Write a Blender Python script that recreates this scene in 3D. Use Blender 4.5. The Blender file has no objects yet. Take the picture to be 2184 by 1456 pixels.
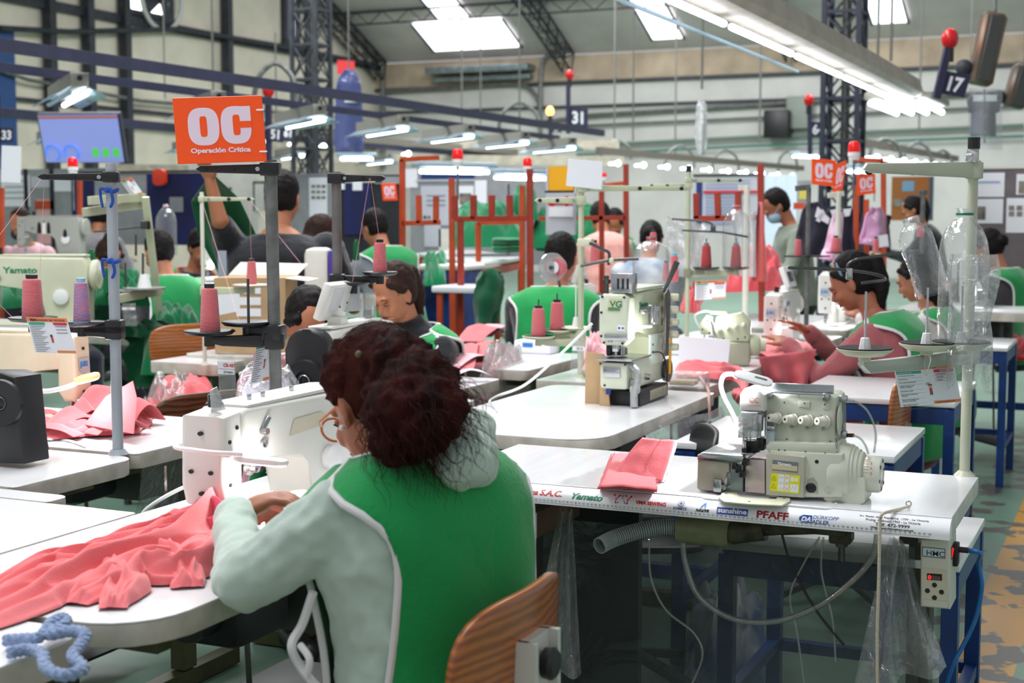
import bpy, bmesh, math, random
from mathutils import Vector, Matrix, noise
V=Vector; R=math.radians; PI=math.pi
sin=math.sin; cos=math.cos
random.seed(7)
scn=bpy.context.scene
COL=scn.collection
# ---------------------------------------------------------------- survey of the hall
# the room is aligned to X / Y; the photographer stands at the origin, 1.4 m up, looking 24.1 deg left of +Y
CAM=V((0,0,1.4)); YAW=R(24.1); PIT=R(5.14); FP=3033.3
FW=V((-sin(YAW),cos(YAW),0)); RT=V((cos(YAW),sin(YAW),0))
CF=FW*cos(PIT)-V((0,0,1))*sin(PIT); CU=FW*sin(PIT)+V((0,0,1))*cos(PIT)
def ray(px,py): return CF+RT*((px-1092)/FP)+CU*((728-py)/FP)
def at(px,py,D):
    d=ray(px,py); return CAM+d*(D/d.dot(FW))
def on(px,py,z):
    d=ray(px,py); return CAM+d*((z-1.4)/d.z)
def onx(px,py,x):
    d=ray(px,py); return CAM+d*(x/d.x)
def ony(px,py,y):
    d=ray(px,py); return CAM+d*(y/d.y)
# ---------------------------------------------------------------- materials
def lin(c):
    out=[]
    for v in c[:3]:
        v=v/255.0
        out.append(v/12.92 if v<=0.04045 else ((v+0.055)/1.055)**2.4)
    return tuple(out)+(1.0,)
MATS={}
def mat(name,col=(200,200,200),rough=.5,metal=0,spec=.5,emit=0,ecol=None,alpha=1,trans=0,var=0,vscale=8,bump=0,bscale=60,
        kind=None,sheen=0,sss=0,coat=0,col2=None,stretch=(1,1,1),detail=3):
    if name in MATS: return MATS[name]
    m=bpy.data.materials.new(name); m.use_nodes=True
    nt=m.node_tree; N=nt.nodes; L=nt.links; p=N['Principled BSDF']
    p.inputs['Base Color'].default_value=lin(col); p.inputs['Roughness'].default_value=rough
    p.inputs['Metallic'].default_value=metal; p.inputs['Specular IOR Level'].default_value=spec
    p.inputs['Alpha'].default_value=alpha; p.inputs['Transmission Weight'].default_value=trans
    if sheen: p.inputs['Sheen Weight'].default_value=sheen; p.inputs['Sheen Roughness'].default_value=.5
    if coat: p.inputs['Coat Weight'].default_value=coat; p.inputs['Coat Roughness'].default_value=.12
    if sss:
        p.inputs['Subsurface Weight'].default_value=sss; p.inputs['Subsurface Radius'].default_value=(.012,.004,.002); p.inputs['Subsurface Scale'].default_value=1
    if emit:
        p.inputs['Emission Color'].default_value=lin(ecol or col); p.inputs['Emission Strength'].default_value=emit
    tc=N.new('ShaderNodeTexCoord'); mp=N.new('ShaderNodeMapping'); L.new(tc.outputs['Object'],mp.inputs[0]); mp.inputs['Scale'].default_value=stretch
    if var or col2:
        nz=N.new('ShaderNodeTexNoise'); nz.inputs['Scale'].default_value=vscale; nz.inputs['Detail'].default_value=detail; L.new(mp.outputs[0],nz.inputs['Vector'])
        r=N.new('ShaderNodeValToRGB'); L.new(nz.outputs['Fac'],r.inputs[0])
        a=col; b=col2 or tuple(max(0,c*(1-var)) for c in col)
        r.color_ramp.elements[0].position=.35; r.color_ramp.elements[1].position=.65
        r.color_ramp.elements[0].color=lin(b); r.color_ramp.elements[1].color=lin(a)
        L.new(r.outputs[0],p.inputs['Base Color'])
    if kind=='wood':
        w=N.new('ShaderNodeTexWave'); w.inputs['Scale'].default_value=vscale; w.inputs['Distortion'].default_value=5; w.inputs['Detail'].default_value=3; w.inputs['Detail Scale'].default_value=1.5
        w.bands_direction='Z'; L.new(mp.outputs[0],w.inputs['Vector'])
        r=N.new('ShaderNodeValToRGB'); r.color_ramp.elements[0].color=lin(col2 or (70,35,15)); r.color_ramp.elements[1].color=lin(col)
        L.new(w.outputs['Fac'],r.inputs[0]); L.new(r.outputs[0],p.inputs['Base Color'])
    if kind=='ribs':   # corrugated sheet
        w=N.new('ShaderNodeTexWave'); w.inputs['Scale'].default_value=bscale; w.bands_direction='X' if stretch[0]>=stretch[1] else 'Y'; L.new(tc.outputs['Object'],w.inputs['Vector'])
        b=N.new('ShaderNodeBump'); b.inputs['Strength'].default_value=bump; b.inputs['Distance'].default_value=.02; L.new(w.outputs['Fac'],b.inputs['Height']); L.new(b.outputs[0],p.inputs['Normal'])
    elif bump:
        nz=N.new('ShaderNodeTexNoise'); nz.inputs['Scale'].default_value=bscale; nz.inputs['Detail'].default_value=4; L.new(mp.outputs[0],nz.inputs['Vector'])
        b=N.new('ShaderNodeBump'); b.inputs['Strength'].default_value=bump; b.inputs['Distance'].default_value=.01; L.new(nz.outputs['Fac'],b.inputs['Height']); L.new(b.outputs[0],p.inputs['Normal'])
    MATS[name]=m; return m
def film(name,tint=(235,240,240),base=.06,edge=.55,rough=.12,crinkle=.6,scale=18,milky=.04):
    """thin clear plastic: mostly transparent, glossy on creases and at grazing angles"""
    if name in MATS: return MATS[name]
    m=bpy.data.materials.new(name); m.use_nodes=True; nt=m.node_tree; N=nt.nodes; L=nt.links
    N.remove(N['Principled BSDF']); out=N['Material Output']
    tc=N.new('ShaderNodeTexCoord'); nz=N.new('ShaderNodeTexNoise'); nz.inputs['Scale'].default_value=scale; nz.inputs['Detail'].default_value=5; nz.inputs['Distortion'].default_value=1.2
    L.new(tc.outputs['Object'],nz.inputs['Vector'])
    b=N.new('ShaderNodeBump'); b.inputs['Strength'].default_value=crinkle; b.inputs['Distance'].default_value=.02; L.new(nz.outputs['Fac'],b.inputs['Height'])
    lw=N.new('ShaderNodeLayerWeight'); lw.inputs['Blend'].default_value=.35; L.new(b.outputs[0],lw.inputs['Normal'])
    mr=N.new('ShaderNodeMapRange'); mr.inputs['To Min'].default_value=base; mr.inputs['To Max'].default_value=edge; L.new(lw.outputs['Facing'],mr.inputs[0])
    t=N.new('ShaderNodeBsdfTransparent'); t.inputs[0].default_value=lin(tint)
    g=N.new('ShaderNodeBsdfGlossy'); g.inputs['Roughness'].default_value=rough; L.new(b.outputs[0],g.inputs['Normal'])
    d=N.new('ShaderNodeBsdfDiffuse'); d.inputs[0].default_value=lin((225,228,230))
    mx=N.new('ShaderNodeMixShader'); mx.inputs[0].default_value=milky; L.new(t.outputs[0],mx.inputs[1]); L.new(d.outputs[0],mx.inputs[2])
    m2=N.new('ShaderNodeMixShader'); L.new(mr.outputs[0],m2.inputs[0]); L.new(mx.outputs[0],m2.inputs[1]); L.new(g.outputs[0],m2.inputs[2])
    L.new(m2.outputs[0],out.inputs[0]); MATS[name]=m; return m
def cloth(name,col,rough=.85,sheen=.3,bump=.15,bscale=300): return mat(name,col,rough=rough,spec=.2,sheen=sheen,bump=bump,bscale=bscale)
# ---------------------------------------------------------------- mesh builder
def frame(z,x=None):
    z=V(z).normalized()
    if x is None: x=V((1,0,0)) if abs(z.x)<.8 else V((0,1,0))
    x=V(x); y=z.cross(x).normalized(); x=y.cross(z).normalized()
    return x,y,z
class MB:
    def __init__(s): s.v=[];s.f=[];s.s=[];s.M=None
    def add(s,vs,fs,sm=True):
        o=len(s.v)
        if s.M is not None: vs=[s.M@V(p) for p in vs]
        s.v+= [tuple(p) for p in vs]; s.f+=[tuple(i+o for i in f) for f in fs]; s.s+=[sm]*len(fs); return s
    def box(s,x0,x1,y0,y1,z0,z1):
        vs=[(x,y,z) for x in (x0,x1) for y in (y0,y1) for z in (z0,z1)]
        return s.add(vs,[(0,1,3,2),(4,6,7,5),(0,4,5,1),(2,3,7,6),(0,2,6,4),(1,5,7,3)],False)
    def rbox(s,c,size,bev=.005,rot=None,seg=2):
        bm=bmesh.new(); bmesh.ops.create_cube(bm,size=1); bmesh.ops.scale(bm,vec=V(size),verts=bm.verts)
        if bev: bmesh.ops.bevel(bm,geom=list(bm.edges),offset=min(bev,min(size)*.49),segments=seg,profile=.5,affect='EDGES')
        bm.verts.index_update(); M=Matrix.Translation(V(c)); 
        if rot is not None: M=M@rot.to_4x4()
        s.add([M@v.co for v in bm.verts],[tuple(v.index for v in f.verts) for f in bm.faces],True); bm.free(); return s
    def bar(s,p0,p1,w,h=None,bev=.001,up=(0,0,1)):
        h=h or w; p0=V(p0);p1=V(p1);d=p1-p0;L=d.length
        if L<1e-6: return s
        z=d.normalized(); u=V(up)
        if abs(z.dot(u))>.98: u=V((1,0,0))
        x=u.cross(z).normalized(); y=z.cross(x)
        rot=Matrix((x,y,z)).transposed()
        return s.rbox((p0+p1)/2,(w,h,L),bev,rot,1)
    def cyl(s,p0,p1,r0,r1=None,n=14,cap=True):
        r1=r0 if r1 is None else r1; p0=V(p0);p1=V(p1); x,y,z=frame(p1-p0)
        vs=[];fs=[]
        for p,r in((p0,r0),(p1,r1)):
            for i in range(n):
                a=2*PI*i/n; vs.append(p+x*(r*cos(a))+y*(r*sin(a)))
        for i in range(n):
            j=(i+1)%n; fs.append((i,j,n+j,n+i))
        s.add(vs,fs,True)
        if cap: s.add(vs[:n],[tuple(range(n))[::-1]],False); s.add(vs[n:],[tuple(range(n))],False)
        return s
    def tube(s,pts,r,n=8,cap=True,closed=False):
        pts=[V(p) for p in pts]; m=len(pts)
        rs=r if isinstance(r,(list,tuple)) else [r]*m
        vs=[];fs=[];x=None
        for i,p in enumerate(pts):
            if closed: t=pts[(i+1)%m]-pts[i-1]
            else: t=pts[min(i+1,m-1)]-pts[max(i-1,0)]
            if t.length<1e-9: t=V((0,0,1))
            t.normalize()
            if x is None: x,y,_=frame(t)
            else:
                x=(x-t*x.dot(t)); 
                if x.length<1e-6: x,y,_=frame(t)
                x.normalize(); y=t.cross(x)
            for k in range(n):
                a=2*PI*k/n; vs.append(p+x*(rs[i]*cos(a))+y*(rs[i]*sin(a)))
        for i in range(m if closed else m-1):
            for k in range(n):
                k2=(k+1)%n; a=i*n; b=((i+1)%m)*n; fs.append((a+k,a+k2,b+k2,b+k))
        if cap and not closed: fs.append(tuple(range(n))[::-1]); fs.append(tuple(range((m-1)*n,m*n)))
        return s.add(vs,fs,True)
    def lathe(s,prof,c=(0,0,0),axis=(0,0,1),n=24,close=False):
        c=V(c); x,y,z=frame(axis); vs=[];fs=[];m=len(prof)
        for r,h in prof:
            for k in range(n):
                a=2*PI*k/n; vs.append(c+z*h+x*(r*cos(a))+y*(r*sin(a)))
        for i in range(m-1):
            for k in range(n):
                k2=(k+1)%n; fs.append((i*n+k,i*n+k2,(i+1)*n+k2,(i+1)*n+k))
        return s.add(vs,fs,True)
    def ell(s,c,r,rot=None,n=14,m=9):
        c=V(c); vs=[];fs=[]
        if not isinstance(r,(tuple,list)): r=(r,r,r)
        for i in range(m+1):
            t=PI*i/m
            for k in range(n):
                a=2*PI*k/n; p=V((r[0]*sin(t)*cos(a),r[1]*sin(t)*sin(a),r[2]*cos(t)))
                if rot is not None: p=rot@p
                vs.append(c+p)
        for i in range(m):
            for k in range(n):
                k2=(k+1)%n; fs.append((i*n+k,(i+1)*n+k,(i+1)*n+k2,i*n+k2))
        return s.add(vs,fs,True)
    def limb(s,p0,p1,r0,r1,n=12):
        s.cyl(p0,p1,r0,r1,n); s.ell(p0,r0,n=n,m=8); s.ell(p1,r1,n=n,m=8); return s
    def prism(s,poly,o,ux,uy,th,holes=None,sm=False):
        """2d outline in the plane (ux,uy) at o, extruded by th along ux x uy"""
        o=V(o);ux=V(ux).normalized();uy=V(uy).normalized();nz=ux.cross(uy)
        n=len(poly); f=[o+ux*a+uy*b for a,b in poly]; g=[p+nz*th for p in f]
        s.add(f,[tuple(range(n))[::-1]],False); s.add(g,[tuple(range(n))],False)
        s.add(f+g,[(i,(i+1)%n,n+(i+1)%n,n+i) for i in range(n)],sm); return s
    def slab(s,poly,o,ux,uy,th,bev=.004,seg=2):
        """prism with rounded rims"""
        bm=bmesh.new(); o=V(o);ux=V(ux).normalized();uy=V(uy).normalized();nz=ux.cross(uy)
        a=[bm.verts.new(o+ux*p+uy*q) for p,q in poly]; b=[bm.verts.new(v.co+nz*th) for v in a]; n=len(poly)
        ff=[bm.faces.new(a[::-1]),bm.faces.new(b)]
        for i in range(n): bm.faces.new((a[i],a[(i+1)%n],b[(i+1)%n],b[i]))
        rim=set(e for f in ff for e in f.edges)
        bmesh.ops.bevel(bm,geom=list(rim),offset=bev,segments=seg,profile=.5,affect='EDGES')
        bm.verts.index_update(); s.add([v.co.copy() for v in bm.verts],[tuple(v.index for v in f.verts) for f in bm.faces],True); bm.free(); return s
    def grid(s,fn,nu,nv,cu=False):
        vs=[fn(i/(nu if cu else nu-1),j/(nv-1)) for j in range(nv) for i in range(nu)]
        fs=[]
        for j in range(nv-1):
            for i in range(nu if cu else nu-1):
                i2=(i+1)%nu; fs.append((j*nu+i,j*nu+i2,(j+1)*nu+i2,(j+1)*nu+i))
        return s.add(vs,fs,True)
    def obj(s,name,m,parent=None,loc=None,rz=None,bevel=0,**kw):
        me=bpy.data.meshes.new(name); me.from_pydata(s.v,[],s.f); me.polygons.foreach_set('use_smooth',s.s); me.update()
        if m: me.materials.append(m)
        o=bpy.data.objects.new(name,me); COL.objects.link(o)
        if parent: o.parent=parent
        if loc is not None: o.location=loc
        if rz is not None: o.rotation_euler=(0,0,rz)
        try: me.set_sharp_from_angle(angle=R(38))
        except Exception: pass
        if bevel:
            b=o.modifiers.new('b','BEVEL'); b.width=bevel; b.segments=2; b.limit_method='ANGLE'; b.angle_limit=R(40)
        tag(o,**kw); return o
def tag(o,label=None,cat=None,group=None,kind=None):
    if label: o['label']=label
    if cat: o['category']=cat
    if group: o['group']=group
    if kind: o['kind']=kind
    return o
def thing(name,label,cat,loc=(0,0,0),rz=0,group=None):
    o=bpy.data.objects.new(name,None); o.empty_display_size=.05; COL.objects.link(o); o.location=loc; o.rotation_euler=(0,0,rz)
    return tag(o,label,cat,group)
def dup(root,loc,rz=None,label=None,group=None,scale=None):
    r=root.copy(); COL.objects.link(r); r.location=loc
    if rz is not None: r.rotation_euler=(0,0,rz)
    if label: r['label']=label
    if group: r['group']=group
    if scale: r.scale=(scale,)*3
    for ch in list(root.children):
        c=ch.copy(); COL.objects.link(c); c.parent=r
        for g in ch.children:
            d=g.copy(); COL.objects.link(d); d.parent=c
    return r
def solid(o,th,off=0):
    m=o.modifiers.new('s','SOLIDIFY'); m.thickness=th; m.offset=off; return o
def subs(o,n=1):
    m=o.modifiers.new('u','SUBSURF'); m.levels=n; m.render_levels=n; return o
def text(s,size,o,ux,uy,m,parent=None,bold=0,name='lettering',align='LEFT',th=.0004,sx=1,shear=0,lsp=1,**kw):
    cu=bpy.data.curves.new('t','FONT'); cu.body=s; cu.size=size; cu.align_x=align; cu.extrude=th; cu.offset=bold; cu.resolution_u=3; cu.shear=shear; cu.space_line=lsp
    t=bpy.data.objects.new('t',cu); me=bpy.data.meshes.new_from_object(t); bpy.data.objects.remove(t)
    ux=V(ux).normalized();uy=V(uy).normalized();nz=ux.cross(uy); o=V(o)
    for v in me.vertices: c=v.co.copy(); v.co=o+ux*(c.x*sx)+uy*c.y+nz*c.z
    me.materials.clear(); me.materials.append(m); me.name=name
    ob=bpy.data.objects.new(name,me); COL.objects.link(ob)
    if parent: ob.parent=parent
    tag(ob,**kw); return ob
def rrect(w,h,r,n=5,x0=0,y0=0,rs=None):
    """rounded rectangle outline, lower left at x0,y0; rs = 4 radii ll, lr, ur, ul"""
    rs=rs or (r,)*4; out=[]
    for (cx,cy,a0,q) in ((rs[0],rs[0],180,rs[0]),(w-rs[1],rs[1],270,rs[1]),(w-rs[2],h-rs[2],0,rs[2]),(rs[3],h-rs[3],90,rs[3])):
        if q<=0: out.append((x0+cx,y0+cy)); continue
        for i in range(n+1):
            a=R(a0+90*i/n); out.append((x0+cx+q*cos(a),y0+cy+q*sin(a)))
    return out
def spline(pts,n=8):
    pts=[V(p) for p in pts]; out=[]
    for i in range(len(pts)-1):
        p0=pts[max(i-1,0)];p1=pts[i];p2=pts[i+1];p3=pts[min(i+2,len(pts)-1)]
        for k in range(n):
            t=k/n; out.append(.5*((2*p1)+(p2-p0)*t+(2*p0-5*p1+4*p2-p3)*t*t+(3*p1-p0-3*p2+p3)*t**3))
    out.append(pts[-1]); return out
def herm(pts,x):
    if x<=pts[0][0]: return pts[0][1]
    for i in range(len(pts)-1):
        if x<=pts[i+1][0]:
            p0,p1,p2,p3=pts[max(i-1,0)],pts[i],pts[i+1],pts[min(i+2,len(pts)-1)]; w=p2[0]-p1[0]; q=(x-p1[0])/w
            m1=(p2[1]-p0[1])/(p2[0]-p0[0]+1e-9)*w; m2=(p3[1]-p1[1])/(p3[0]-p1[0]+1e-9)*w
            return (2*q**3-3*q*q+1)*p1[1]+(q**3-2*q*q+q)*m1+(-2*q**3+3*q*q)*p2[1]+(q**3-q*q)*m2
    return pts[-1][1]
def fb(p,o=4): return noise.fractal(V(p),.6,2.0,o)
# ---------------------------------------------------------------- shared materials
WHT=mat('white_laminate',(238,238,240),rough=.22,spec=.5,var=.03,vscale=5,coat=.2)
EDGE=mat('table_edge_band',(205,198,186),rough=.5,var=.14,vscale=14)
STKW=mat('sticker_white',(240,241,245),rough=.3)
CREAM=mat('cream_enamel',(214,214,188),rough=.35,spec=.5,var=.05)
GREENCREAM=mat('pale_green_enamel',(196,202,172),rough=.35,var=.06)
MACHW=mat('machine_white',(228,227,220),rough=.28,spec=.5,var=.03)
MACHB=mat('machine_beige',(226,212,184),rough=.32,var=.05)
MACHG=mat('machine_greenish_white',(214,217,200),rough=.26,spec=.6,var=.04,bump=.02,bscale=200)
TAUPE=mat('taupe_enamel',(158,154,134),rough=.35)
STEEL=mat('steel',(190,192,196),rough=.22,metal=1,bump=.03,bscale=200)
DSTEEL=mat('dark_steel',(96,96,94),rough=.4,metal=1,bump=.1,bscale=120)
GALV=mat('grey_pipe',(128,130,128),rough=.5,metal=.4,var=.25,vscale=18,bump=.05)
BLK=mat('black_plastic',(24,24,27),rough=.42)
BLKM=mat('black_rubber',(20,20,22),rough=.8,bump=.1,bscale=400)
WPLA=mat('white_plastic',(236,236,236),rough=.4)
BLUEF=mat('blue_frame_paint',(18,62,130),rough=.4,var=.2,vscale=10)
NAVY=mat('navy_steel_paint',(38,40,66),rough=.5,var=.15)
DARKT=mat('dark_truss_paint',(52,56,66),rough=.6,var=.3,vscale=6)
ORNG=mat('orange_rack_paint',(196,74,32),rough=.45,var=.15,vscale=6)
SIGNO=mat('orange_sign',(255,84,10),rough=.35)
SIGNL=mat('pinkish_white_print',(236,214,230),rough=.4)
RED=mat('red_plastic',(205,18,24),rough=.25)
REDP=mat('red_print',(205,34,38),rough=.4)
GRNP=mat('green_print',(20,130,92),rough=.4)
BLUP=mat('blue_print',(24,76,175),rough=.4)
BLKP=mat('black_print',(25,25,30),rough=.5)
GRYP=mat('grey_print',(120,124,132),rough=.5)
PAPER=mat('paper_white',(232,234,240),rough=.5)
PINKF=cloth('salmon_pink_fabric',(226,110,116))
PINKL=cloth('pale_pink_fabric',(238,178,186))
GREENF=cloth('green_fabric',(10,108,66))
VEST=cloth('vest_green',(28,150,78),bump=.2,bscale=120)
VESTD=cloth('vest_green_far',(24,136,72))
PIPE=cloth('white_piping',(228,226,226))
YARN=mat('pink_yarn',(232,112,120),rough=.9,sheen=.4,bump=.8,bscale=70,stretch=(1,1,9))
YARNG=mat('green_yarn',(16,112,66),rough=.9,bump=.8,bscale=70,stretch=(1,1,9))
YARN2=mat('pink_and_blue_yarn',(226,122,140),rough=.9,col2=(120,150,205),vscale=60,stretch=(1,1,6),bump=.6,bscale=70)
LAMP=mat('lit_tube',(255,255,255),emit=9,ecol=(232,242,255))
LAMPS=mat('lit_led_face',(255,255,255),emit=14,ecol=(240,246,255))
CLEAR=film('clear_plastic_film')
CLEARM=film('milky_plastic_film',tint=(252,253,253),base=.07,edge=.6,milky=.16,crinkle=.9,scale=26)
BOTTLE=film('clear_bottle_plastic',tint=(253,254,254),base=.03,edge=.6,rough=.05,crinkle=.5,scale=9,milky=.07)
DARKF=film('under_table_clear_sheet',tint=(205,210,208),base=.03,edge=.5,milky=.05,crinkle=.5,scale=6)
TUBEC=film('clear_hose_plastic',tint=(225,225,220),base=.12,edge=.7,milky=.18,crinkle=.1)
WOODC=mat('teak_veneer',(184,106,48),rough=.3,kind='wood',vscale=20,col2=(138,74,32),stretch=(.25,.25,1.0),coat=.3)
CARDB=mat('cardboard',(190,158,118),rough=.8,var=.08)
SKIN=mat('skin_tan',(176,116,86),rough=.5,sss=.12,spec=.35)
SKIN2=mat('skin_brown',(168,106,80),rough=.5,sss=.12,spec=.35)
HAIRB=mat('black_hair',(20,15,15),rough=.65,spec=.18,bump=.6,bscale=40,stretch=(1,1,.15))
HAIRR=mat('dark_red_hair',(60,20,15),rough=.75,spec=.12,col2=(19,8,8),vscale=16,bump=.8,bscale=60,stretch=(1,1,.35))
HAIRBR=mat('dark_brown_hair',(46,28,22),rough=.65,spec=.18,bump=.6,bscale=40,stretch=(1,1,.15))
LIPS=mat('lips',(140,62,60),rough=.4)
EYEW=mat('eye_white',(225,220,215),rough=.2)
EYED=mat('eye_dark',(25,16,12),rough=.2)
BROW=mat('brow',(28,18,15),rough=.8)
# ================================================================ HALL SHELL
XL,YB,HW=-17.8,31.5,5.13
def roofz(y):
    d=YB-y; return HW+.47*d-.0085*d*d
def struct(name,mb,m,**kw):
    o=mb.obj(name,m); o['kind']='structure'; return o
def floor_mat():
    m=bpy.data.materials.new('green_painted_floor'); m.use_nodes=True; nt=m.node_tree; N=nt.nodes; L=nt.links; p=N['Principled BSDF']
    p.inputs['Roughness'].default_value=.35
    tc=N.new('ShaderNodeTexCoord'); sx=N.new('ShaderNodeSeparateXYZ'); L.new(tc.outputs['Object'],sx.inputs[0])
    def band(a,b):
        g=N.new('ShaderNodeMath'); g.operation='GREATER_THAN'; L.new(sx.outputs[0],g.inputs[0]); g.inputs[1].default_value=a
        l=N.new('ShaderNodeMath'); l.operation='LESS_THAN'; L.new(sx.outputs[0],l.inputs[0]); l.inputs[1].default_value=b
        q=N.new('ShaderNodeMath'); q.operation='MULTIPLY'; L.new(g.outputs[0],q.inputs[0]); L.new(l.outputs[0],q.inputs[1]); return q
    def mix(f,a,b):
        x=N.new('ShaderNodeMix'); x.data_type='RGBA'; L.new(f,x.inputs[0])
        for k,c in((6,a),(7,b)):
            if isinstance(c,tuple): x.inputs[k].default_value=lin(c)
            else: L.new(c,x.inputs[k])
        return x.outputs[2]
    def nz(s,lo,hi,d=6):
        t=N.new('ShaderNodeTexNoise'); t.inputs['Scale'].default_value=s; t.inputs['Detail'].default_value=d; L.new(tc.outputs['Object'],t.inputs[0])
        r=N.new('ShaderNodeMapRange'); r.inputs[1].default_value=lo; r.inputs[2].default_value=hi; L.new(t.outputs['Fac'],r.inputs[0]); return r.outputs[0]
    g=mix(nz(1.3,.35,.7),(100,134,116),(118,148,130))
    s=band(-.52,-.33); g=mix(s.outputs[0],g,(198,142,52))
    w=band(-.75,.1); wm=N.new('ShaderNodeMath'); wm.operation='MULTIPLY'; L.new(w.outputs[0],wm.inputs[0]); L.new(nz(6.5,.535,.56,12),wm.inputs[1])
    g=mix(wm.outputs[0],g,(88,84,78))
    g=mix(nz(2.1,.68,.70,8),g,(98,92,84))
    L.new(g,p.inputs['Base Color']); return m
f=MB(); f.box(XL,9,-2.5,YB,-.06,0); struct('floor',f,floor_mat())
WALLM=mat('wall_sheet_white',(224,222,218),rough=.6,kind='ribs',bump=.25,bscale=10,var=.07,vscale=1.2)
WALLY=mat('wall_sheet_white_side',(228,220,202),rough=.6,kind='ribs',bump=.25,bscale=10,stretch=(.5,1,1),var=.09,vscale=1.2)
w=MB(); w.box(XL,9,YB,YB+.1,0,HW-.02); struct('wall_back',w,WALLM)
w=MB(); w.box(XL-.1,XL,4,YB,0,HW); 
prev=None
ys=[YB-i*1.0 for i in range(0,28)]
for a,b in zip(ys,ys[1:]):
    w.add([(XL,a,HW),(XL,b,HW),(XL,b,roofz(b)),(XL,a,roofz(a))],[(0,1,2,3)],False)
struct('wall_left',w,WALLY)
ROOFM=mat('roof_sheet_grey',(222,214,212),rough=.6,kind='ribs',bump=.3,bscale=7,var=.08,vscale=1)
r=MB()
for a,b in zip(ys,ys[1:]): r.add([(XL,a,roofz(a)),(9,a,roofz(a)),(9,b,roofz(b)),(XL,b,roofz(b))],[(0,1,2,3)],False)
struct('ceiling',r,ROOFM)
# beige translucent strip along the top of the back wall and dark purlins under the roof
t=MB(); t.box(XL,9,YB-.06,YB-.01,HW-.62,HW-.04); struct('trim_1',t,mat('beige_strip',(206,184,160),rough=.6,kind='ribs',bump=.4,bscale=12,var=.15,vscale=2))
t=MB()
for z in (HW-.68,3.9,): t.bar((XL,YB-.09,z),(9,YB-.09,z),.05,.06)
struct('trim_2',t,DARKT)
t=MB(); t.bar((XL+.08,4,HW-.1),(XL+.08,YB,HW-.1),.1,.16); t.bar((XL+.08,4,3.35),(XL+.08,YB,3.35),.06,.06); struct('trim_3',t,DARKT)
for d in (2.2,4.6,7.0):
    y=YB-d; t=MB(); z=roofz(y)-.06
    t.bar((XL,y,z),(9,y,z),.05,.05); t.bar((XL,y,z-.28),(9,y,z-.28),.035,.035)
    x=XL
    while x<9: t.bar((x,y,z),(x+.35,y,z-.28),.02); t.bar((x+.35,y,z-.28),(x+.7,y,z),.02); x+=.7
    o=t.obj('roof_purlin',DARKT,label='dark lattice purlin running under the grey roof, '+{2.2:'nearest the back wall',4.6:'second from the back wall',7.0:'third from the back wall'}[d],cat='roof beam',group=None)
# arched lattice trusses
for k,(x,dw) in enumerate(((XL+.25,'against the left gable wall'),(-12.55,'beside the large skylight'),(-7.28,'between the two skylights'),(-2.0,'above the right light row'))):
    t=MB(); P=[];Q=[]
    for i in range(0,25):
        y=YB-.15-i*.5; z=roofz(y)-.08; P.append(V((x,y,z))); Q.append(V((x,y-.16,z-.42)))
    for w in (-.11,.11):
        o=V((w,0,0)); t.tube([p+o for p in P],.03,6); t.tube([p+o for p in Q],.03,6)
        for i in range(24): t.bar(P[i]+o,Q[i+1]+o,.022); t.bar(Q[i]+o,P[i]+o,.022)
    for i in range(24): t.bar(P[i]+V((-.11,0,0)),P[i+1]+V((.11,0,0)),.018); t.bar(Q[i]+V((.11,0,0)),Q[i+1]+V((-.11,0,0)),.018)
    t.obj('roof_truss',DARKT,label='dark curved lattice roof truss '+dw,cat='roof truss')
# skylights: bright corrugated panes let into the roof sheet
SKY=mat('skylight_pane',(255,255,255),emit=3.2,ecol=(244,249,255))
def onroof(px,py):
    d=ray(px,py); lo,hi=5.,60.
    for _ in range(50):
        m_=(lo+hi)/2; p=CAM+d*m_
        if p.z<roofz(p.y): lo=m_
        else: hi=m_
    return CAM+d*lo
n=1
for (xa,xb,ya,yb) in ((onroof(925,104).x,onroof(1115,96).x,onroof(1020,100).y,onroof(1000,38).y),(onroof(925,25).x,onroof(1000,25).x,onroof(960,34).y,onroof(960,34).y-3.4),
    (onroof(1390,78).x,onroof(1460,76).x,onroof(1425,78).y,onroof(1425,78).y-3.6),(onroof(1860,45).x,onroof(1938,42).x,onroof(1900,44).y,onroof(1900,44).y-4)):
    m_=MB(); N_=6
    for i in range(N_):
        a=ya+(yb-ya)*i/N_; b=ya+(yb-ya)*(i+1)/N_
        m_.add([(xa,a,roofz(a)-.05),(xb,a,roofz(a)-.05),(xb,b,roofz(b)-.05),(xa,b,roofz(b)-.05)],[(0,1,2,3)],False)
    o=struct('window_%d'%n,m_,SKY); n+=1
    fr=MB()
    for xx in (xa,xb): fr.bar((xx,ya,roofz(ya)-.07),(xx,yb,roofz(yb)-.07),.05,.04)
    fr.obj('window_frame',DARKT,parent=o)
# metal gutter flashing under the large skylight
a=onroof(925,108); b=onroof(1118,98)
t=MB(); t.rbox(((a.x+b.x)/2,YB-.35,HW-.3),(b.x-a.x+.3,.5,.16),.02); t.rbox(((a.x+b.x)/2,YB-.2,HW-.5),(b.x-a.x+.2,.3,.12),.02)
t.obj('gutter',mat('galvanised_sheet',(150,164,168),rough=.35,metal=.6,var=.2),label='galvanised gutter box under the large bright skylight',cat='gutter')
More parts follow.
